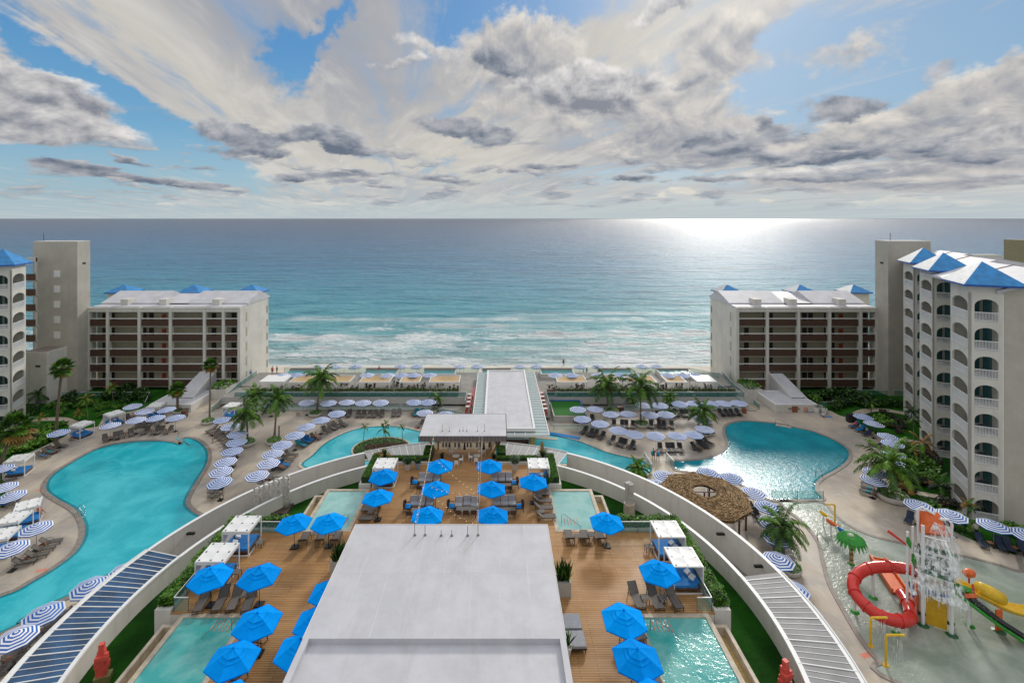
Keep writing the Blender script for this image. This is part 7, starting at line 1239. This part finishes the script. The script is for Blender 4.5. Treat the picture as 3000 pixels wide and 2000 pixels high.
for _ in range(3200):
    k = rnd.random()
    if k < .35: c = Q(W_*.5+rnd.gauss(0, 1.35), rnd.gauss(.2, .9), 3.9+rnd.gauss(0, .45))
    elif k < .6: c = Q(W_*.9+rnd.gauss(0, .6), rnd.gauss(.3, .6), rnd.uniform(5, 9.3))
    elif k < .8: c = Q(W_*.55+rnd.gauss(0, .9), rnd.gauss(.0, .5), rnd.uniform(4.6, 8.6))
    else: c = Q(W_*.5+rnd.gauss(.8, 2.0), rnd.gauss(.2, 1.2), rnd.uniform(2.2, 5.5))
    drop(c, rnd.uniform(.008, .028))
obj('water_drops', mb, 'white_paint', t); mb = MB()
for i in range(20):
    a = rnd.uniform(-.4, W_+.4); b = -.5+rnd.gauss(0, .3); z = 3.9; l = rnd.uniform(.5, 1.6); mb.tube([Q(a, b, z), Q(a+rnd.gauss(0, .05), b-.15, z-l)], [.05, .012], 4)
obj('water_streaks', mb, 'spray', t)
# slides
def tube_slide(name, label, pts, r, m, mj, sup, n=14, half=False, extra=None, cat='slide'):
    t = thing(name, label, cat); sp = [Vector(p) for p in pts]; fine = []
    for i in range(len(sp)-1):
        p = [sp[max(0, min(len(sp)-1, j))] for j in (i-1, i, i+1, i+2)]
        for k in range(6): u = k/6; fine.append(.5*((2*p[1])+(p[2]-p[0])*u+(2*p[0]-5*p[1]+4*p[2]-p[3])*u*u+(3*p[1]-p[0]-3*p[2]+p[3])*u**3))
    fine.append(sp[-1])
    if half:
        mb = MB(); rows = []
        for i, p in enumerate(fine):
            d = (fine[min(i+1, len(fine)-1)]-fine[max(i-1, 0)]).normalized(); s_ = d.cross(Vector((0, 0, 1))).normalized(); up = s_.cross(d)
            rows.append([p+s_*(math.cos(PI+PI*k/10)*r)+up*(math.sin(PI+PI*k/10)*r*.7) for k in range(11)]+[p+s_*(math.cos(PI*2-PI*k/10)*(r+.06))+up*(math.sin(PI*2-PI*k/10)*(r*.7+.06)+.0) for k in range(11)])
        K = 22; mb.add([q for r_ in rows for q in r_], [(i*K+k, i*K+(k+1) % K, (i+1)*K+(k+1) % K, (i+1)*K+k) for i in range(len(rows)-1) for k in range(K)]); obj('chute', mb, m, t, smooth=True)
    else: obj('tube_body', MB().tube(fine, r, 18), m, t, smooth=True)
    mb = MB()
    if not half:
        for i in range(4, len(fine)-3, 8): d = (fine[i+1]-fine[i-1]).normalized()*.05; obj('joint_ring', MB().tube([fine[i]-d, fine[i]+d], r+.07, 18), mj, t)
    for q in sup: p = Vector(q); obj('support_post', MB().tube([(p.x, p.y, 0), p], .12, 8), 'white_paint', t); obj('green_foot', MB().cyl(p.x, p.y, .03, .15, .4, .18, 8), 'green', t)
    return t
tube_slide('red_tube_slide', 'long looping red tube slide of the splash pool', [gx(930, 420, 3.3), gx(830, 395, 3.25), gx(640, 372, 3.0), gx(440, 378, 2.75), gx(300, 430, 2.45), gx(222, 530, 2.1), gx(240, 655, 1.75), gx(330, 770, 1.5), gx(450, 868, 1.3), gx(590, 935, 1.15), gx(730, 962, 1.0), gx(835, 940, .9), gx(845, 850, .8), gx(800, 745, .7), gx(748, 668, .6)], .47, 'red', 'red', [gx(440, 440, 2.3), gx(240, 720, 1.2), gx(690, 1030, .5)])
t = thing('orange_flume', 'straight open orange run out lane of the red slide', 'slide'); A_, B_ = gx(745, 668, .25), gx(490, 285, .25); d = (B_-A_).normalized(); s_ = Vector((-d.y, d.x, 0)); mb = MB(); mb.add([A_+s_*.6, A_-s_*.6, B_-s_*.6, B_+s_*.6], [(0, 1, 2, 3)]); obj('lane_floor', mb, 'orange', t); obj('lane_sides', MB().bar(A_+s_*.66+Vector((0, 0, .12)), B_+s_*.66+Vector((0, 0, .12)), .14, .5).bar(A_-s_*.66+Vector((0, 0, .12)), B_-s_*.66+Vector((0, 0, .12)), .14, .5).bar(B_+s_*.66, B_-s_*.66, .1, .3), 'orange', t); obj('lane_water', MB().add([A_+s_*.55+Vector((0, 0, .05)), A_-s_*.55+Vector((0, 0, .05)), B_-s_*.55+Vector((0, 0, .05)), B_+s_*.55+Vector((0, 0, .05))], [(0, 1, 2, 3)]), 'orange', t)
tube_slide('yellow_slide', 'wide yellow body slide right of the tower', [gx(1390, 540, 3.2), gx(1560, 620, 2.8), gx(1720, 700, 2.3), gx(1880, 780, 1.8), gx(2040, 830, 1.35), gx(2200, 850, 1.1), gx(2320, 830, .8)], .62, 'yellow', 'yellow', [gx(2150, 900, .6)], half=True)
obj_y = thing('yellow_slide_cover', 'yellow hood on the wide yellow slide', 'slide'); obj('hood', MB().tube([gx(1600, 600, 3.2), gx(1720, 660, 2.75), gx(1850, 725, 2.3)], [.5, .58, .5], 12), 'yellow', obj_y, smooth=True)
tube_slide('green_slide', 'steep green and black slide running to the lower right', [gx(1330, 600, 3.3), gx(1480, 680, 2.9), gx(1620, 790, 2.4), gx(1820, 940, 1.7), gx(2000, 1060, 1.0), gx(2140, 1150, .5)], .42, 'black_gloss', 'green', [gx(1495, 750, 2.1)], half=True)
tag(obj('slide_rail', MB().tube([gx(1340, 650, 3.1), gx(1600, 850, 2.2), gx(1860, 1040, 1.3), gx(2090, 1190, .55)], .14, 8).tube([gx(1360, 590, 3.5), gx(1500, 640, 3.1)], .3, 8), 'green', None), 'bright green edge of the steep black slide', 'slide')
t = thing('spinning_wheel', 'orange round water wheel with red blade beside tower', 'water toy'); c = gx(1490, 695, 2.9); obj('wheel', MB().tube([c-Vector((0, .1, .1)), c+Vector((0, .1, .1))], .55, 12), 'orange', t); obj('hub', MB().tube([c-Vector((0, .2, .2)), c+Vector((0, .1, .1))], .12, 8), 'black', t); obj('blade', MB().bar(c+Vector((.4, 0, .1)), c+Vector((.5, .2, .9)), .16, .05), 'red', t); obj('post', MB().tube([(c.x, c.y+.1, 0), c], .1, 8), 'white_paint', t)
t = thing('orange_post', 'orange perforated support under the yellow slide', 'support'); p = Vector((*at(*tG(1815, 1075)), 0)); obj('panel', MB().cb(p.x, p.y, .9, .55, .16, 1.8, .1), 'orange', t); obj('green_foot', MB().cyl(p.x, p.y, .03, .14, .5, .2, 9), 'dark_green', t)
t = thing('fish_toy', 'small orange fish shaped water toy behind the tower', 'water toy'); p = gx(1490, 440, 1.2); obj('body', MB().tube([p-Vector((.6, 0, -.1)), p-Vector((.2, 0, 0)), p+Vector((.3, 0, .0)), p+Vector((.6, 0, 0))], [.12, .4, .36, .1], 10), 'orange', t, smooth=True); obj('stem', MB().tube([(p.x, p.y, 0), p], .08, 6), 'red', t)
def spray_pipe(label, base, h, arm, dirx=1, drops=True):
    X_, Y_ = at(*base); t = thing('shower_pipe', label, 'shower', (X_, Y_, 0)); obj('pipe', MB().tube([(0, 0, 0), (0, 0, h-.15), (dirx*.05, 0, h-.04), (dirx*.18, 0, h), (dirx*arm, 0, h)], .085, 8), 'yellow', t); obj('foot', MB().cyl(0, 0, 0, .1, .28, .2, 9), 'panel_yellow', t); mb = MB(); rnd = random.Random(2)
    if drops:
        for k in range(26): x = dirx*(.35+(arm-.4)*rnd.random()); y = rnd.gauss(0, .12); a = rnd.uniform(0, h-.6); mb.tube([(x, y, a+.5), (x, y, a)], [.008, .014], 4)
        obj('falling_water', mb, 'spray', t)
spray_pipe('yellow shower pipe in the splash pool, nearer to the red slide', tG(415, 1240), 2.35, 1.35); spray_pipe('yellow shower pipe in the splash pool, nearest the bottom edge', tG(580, 1452), 2.4, 1.45); spray_pipe('yellow shower pipe at the far end of the splash pool', z4(678, 658), 2.3, 1.0, -1, False)
for q, m, r_, l_ in ((z4(612, 600), 'yellow', .45, 'yellow dumping spoon at the far end of splash pool'), (z4(655, 650), 'orange', .55, 'orange and white dumping spoon at the far splash pool'), (z4(712, 692), 'towel', .4, 'small blue dumping spoon in front of the palm shower')):
    X_, Y_ = at(*q, 1.3); t = thing('dumping_spoon', l_, 'water toy', (X_, Y_, 0)); o = MB().lathe(0, 0, [(.05, -.2), (r_*.8, -.1), (r_, .12), (r_*.92, .12), (r_*.7, -.04)], 14); o.xf(0, Matrix.Translation((0, 0, 1.35)) @ Matrix.Rotation(.45, 4, 'Y')); obj('bowl', o, m, t); obj('stand', MB().cyl(0, 0, 0, 1.2, .07, n=8), 'white_paint', t); obj('handle', MB().bar((r_*.8, 0, 1.2), (r_*.8+.6, -.1, 1.0), .08), m, t)
X_, Y_ = at(*z4(772, 885)); t = thing('palm_shower', 'play shower shaped like a palm tree in splash pool', 'shower', (X_, Y_, 0)); obj('trunk', MB().lathe(0, 0, [(.16+.04*(k % 2), .16*k) for k in range(17)], 10), 'thatch_light', t); obj('trunk_bands', MB().lathe(0, 0, [(.21, .5), (.21, .56)], 10).lathe(0, 0, [(.21, 1.0), (.21, 1.06)], 10).lathe(0, 0, [(.21, 1.5), (.21, 1.56)], 10), 'brown', t); mb = MB()
for k in range(22):
    a, b = 2*PI*(k-.5)/22, 2*PI*(k+.5)/22; P_ = lambda r, z, q: (r*math.cos(q), r*math.sin(q), z); m0 = 2*PI*k/22; mb.add([P_(.1, 2.95, a), P_(.1, 2.95, b), P_(.75, 2.85, b), P_(.75, 2.92, m0), P_(.75, 2.85, a), P_(1.2, 2.5, b), P_(1.2, 2.6, m0), P_(1.2, 2.5, a), P_(1.5, 1.95, m0)], [(0, 1, 2, 3, 4), (4, 3, 6, 7), (3, 2, 5, 6), (7, 6, 5, 8)])
obj('leaf_canopy', mb, 'green', t); obj('cap', MB().lathe(0, 0, [(.3, 2.9), (.2, 3.02), (.05, 3.05)], 10), 'grey_pot', t); obj('green_foot', MB().cyl(0, 0, 0, .12, .4, .2, 9), 'green', t)
# ================================================= PEOPLE
def person(label, loc, rz, pose, top, bottom, skin='skin', hold=None, s=1.0):
    t = thing('person', label, 'person', loc, rz); t.scale = (s, s, s); mb = MB(); J = {}
    if pose in ('stand', 'walk'):
        st_ = .16 if pose == 'walk' else .03; J = dict(pel=(0, 0, .95), chest=(0, .02, 1.25), neck=(0, .01, 1.48), head=(0, .03, 1.64), sh=(.19, 0, 1.42), el=(.25, -.04, 1.14), wr=(.27, .10, .90), hp=(.09, 0, .92), kn=(.10, .04, .50), an=(.10, -.02, .08)); sw = st_
    elif pose == 'sit': J = dict(pel=(0, 0, .12), chest=(0, -.04, .42), neck=(0, -.02, .64), head=(0, .02, .80), sh=(.19, -.02, .58), el=(.26, .12, .34), wr=(.16, .32, .24), hp=(.09, .02, .12), kn=(.16, .40, .34), an=(.12, .66, .05)); sw = .04
    else: J = dict(pel=(0, 0, .12), chest=(0, -.28, .28), neck=(0, -.46, .42), head=(0, -.58, .52), sh=(.19, -.42, .36), el=(.27, -.16, .22), wr=(.18, .06, .24), hp=(.09, .03, .12), kn=(.11, .42, .26), an=(.11, .82, .08)); sw = .05
    V = {k: Vector(v) for k, v in J.items()}; mb.tube([V['pel']-Vector((0, 0, .06)), V['pel'], V['pel'].lerp(V['chest'], .5), V['chest'], V['neck'].lerp(V['chest'], .25), V['neck'], V['neck'].lerp(V['head'], .35)], [.10, .155, .135, .165, .15, .06, .055], 10)
    h = V['head']; mb.lathe(h.x, h.y, [(.03, h.z-.125), (.065, h.z-.09), (.085, h.z-.02), (.088, h.z+.04), (.06, h.z+.1), (.01, h.z+.12)], 10); mb.tube([h+Vector((0, .08, -.0)), h+Vector((0, .105, -.035))], [.012, .018], 5)
    for sx_ in (-1, 1):
        mb.tube([h+Vector((sx_*.085, 0, .02)), h+Vector((sx_*.1, -.01, -.02))], .018, 5); f = lambda k, dy=0: Vector((V[k].x*sx_, V[k].y+dy, V[k].z))
        e_ = f('el', sx_*sw*.5); w = f('wr', sx_*sw); mb.tube([f('sh'), f('sh').lerp(e_, .5), e_, e_.lerp(w, .4), w], [.058, .05, .04, .04, .028], 8); d = (w-e_).normalized(); mb.tube([w, w+d*.05, w+d*.10], [.026, .038, .034], 6)
        for q in range(4): o_ = Vector((0, (q-1.5)*.018, 0)); mb.tube([w+d*.09+o_, w+d*(.135+.008*(q in (1, 2)))+o_, w+d*(.165+.012*(q in (1, 2)))+o_*.9+Vector((-sx_*.012, 0, 0))], [.009, .008, .006], 5)
        mb.tube([w+d*.03+Vector((0, .03, 0)), w+d*.07+Vector((-sx_*.012, .058, 0)), w+d*.10+Vector((-sx_*.016, .062, 0))], [.011, .009, .007], 5)
        k_ = f('kn', -sx_*sw); a_ = f('an', -sx_*sw*1.4); mb.tube([f('hp'), f('hp').lerp(k_, .5), k_, k_.lerp(a_, .35), a_], [.09, .078, .055, .058, .038], 9); fd = Vector((0, 1, 0)) if pose != 'lie' else Vector((0, .35, .9)); mb.tube([a_-fd*.05, a_+fd*.08-Vector((0, 0, .03 if pose != 'lie' else 0)), a_+fd*.18-Vector((0, 0, .05 if pose != 'lie' else 0))], [.036, .04, .025], 7)
    obj('body', mb, skin, t, smooth=True); mb = MB().lathe(h.x, h.y-.015, [(.094, h.z-.03), (.099, h.z+.04), (.075, h.z+.11), (.01, h.z+.135)], 10); obj('hair', mb, 'hair', t, smooth=True)
    mb = MB().tube([V['pel'], V['pel'].lerp(V['chest'], .5), V['chest'], V['neck'].lerp(V['chest'], .3)], [.165, .15, .18, .16], 10)
    for sx_ in (-1, 1): a = Vector((V['sh'].x*sx_, V['sh'].y, V['sh'].z)); b = Vector((V['el'].x*sx_, V['el'].y, V['el'].z)); mb.tube([a-Vector((sx_*.04, 0, 0)), a.lerp(b, .5)], [.075, .062], 8)
    obj('top', mb, top, t, smooth=True) if top else None; mb = MB().tube([V['pel']+Vector((0, 0, .05)), V['pel']-Vector((0, 0, .05))], [.165, .16], 10)
    for sx_ in (-1, 1): a = Vector((V['hp'].x*sx_, V['hp'].y, V['hp'].z)); b = Vector((V['kn'].x*sx_, V['kn'].y-sx_*sw, V['kn'].z)); mb.tube([a, a.lerp(b, .6)], [.105, .09], 9)
    obj('shorts', mb, bottom, t, smooth=True)
    if hold: obj('backpack' if hold == 'shirt_blue' else 'bundle', MB().cb(0 if hold == 'shirt_blue' else -.3, -.22, 1.22, .30, .16, .42), hold, t)
G_ = lambda q, z=0: (*at(*q, z), z)
person('person walking over the footbridge in black with teal bundle', G_(tP5(75, 1610)), .1, 'walk', 'shirt_black', 'shirt_black', hold='teal_towel'); person('person walking over the footbridge with bright blue backpack', G_(tP5(145, 1620)), 0, 'walk', 'shirt_pink', 'shirt_black', hold='shirt_blue')
person('person standing in dark top and white shorts by left pool', G_(tC(120, 870)), 2.6, 'stand', 'shirt_black', 'shirt_white'); person('person in pink top standing by the left end of terrace', G_(tP2(250, 300), ZT), .4, 'stand', 'shirt_pink', 'shirt_black', s=1.05); person('person in black standing at the left end of terrace', G_(tP2(322, 290), ZT), 2, 'stand', 'shirt_black', 'shirt_black')
person('person in bright pink standing by a raised plunge pool', G_(tP2(1885, 285), ZT), .3, 'stand', 'shirt_pink', 'shirt_pink'); person('person in blue near the glass corner of left block', G_(tL(105, 335) if False else tL(1920, 1195), ZT), 0, 'stand', 'shirt_blue', 'shirt_black')
def on(key, i, label, pose, top, bottom, dz=.36, back=.0, turn=0): x, y, z, a = LSPOT[key][i]; person(label, (x-back*math.cos(a), y-back*math.sin(a), z+dz-.03), a-PI/2+turn, pose, top, bottom)
on('g', 3, 'person seated on the lounger below middle line umbrella', 'sit', None, 'shirt_pink', back=-.1); on('f', 2, 'person lying on lounger by curved wall with pale hat', 'lie', 'frond_light', 'red_box', back=.1); on('r', 0, 'person reclining on blue towel at right lawn edge', 'lie', 'shirt_pink', 'shirt_pink', back=.05)
on('s', 0, 'person in white shirt bending over navy lounger', 'stand', 'shirt_white', 'shirt_black', dz=.03, back=1.3, turn=.2)
person('person sitting cross legged on the blue exercise mat', G_(tR(330, 368), .02), 2.6, 'sit', 'shirt_white', 'shirt_black'); person('person in orange hat sitting on cabana edge with feet out', (at(*tD(655, 860))[0]-.6, at(*tD(655, 860))[1]+.15, .42), -1.7, 'sit', 'orange', 'skin'); person('person standing in the shallow sea', (*at(1651, 1072, -.9), -.9), 0, 'stand', 'shirt_black', 'shirt_black')
person('person standing on the sand under a beach umbrella', (*at(1707, 1092, 0)[:1], 109.5, 0), 1, 'stand', 'shirt_white', 'shirt_white'); person('person standing on the sand beside the one in white', (*at(1716, 1092, 0)[:1], 109.3, 0), 2, 'stand', 'shirt_blue', 'shirt_white')
# drop prototypes nobody used
for o in [o for o in COL.objects if o.get('_used') == 0]:
    for c in [c for c in COL.objects if c.parent == o]: bpy.data.objects.remove(c)
    bpy.data.objects.remove(o)
for o in COL.objects:
    if '_used' in o: del o['_used']
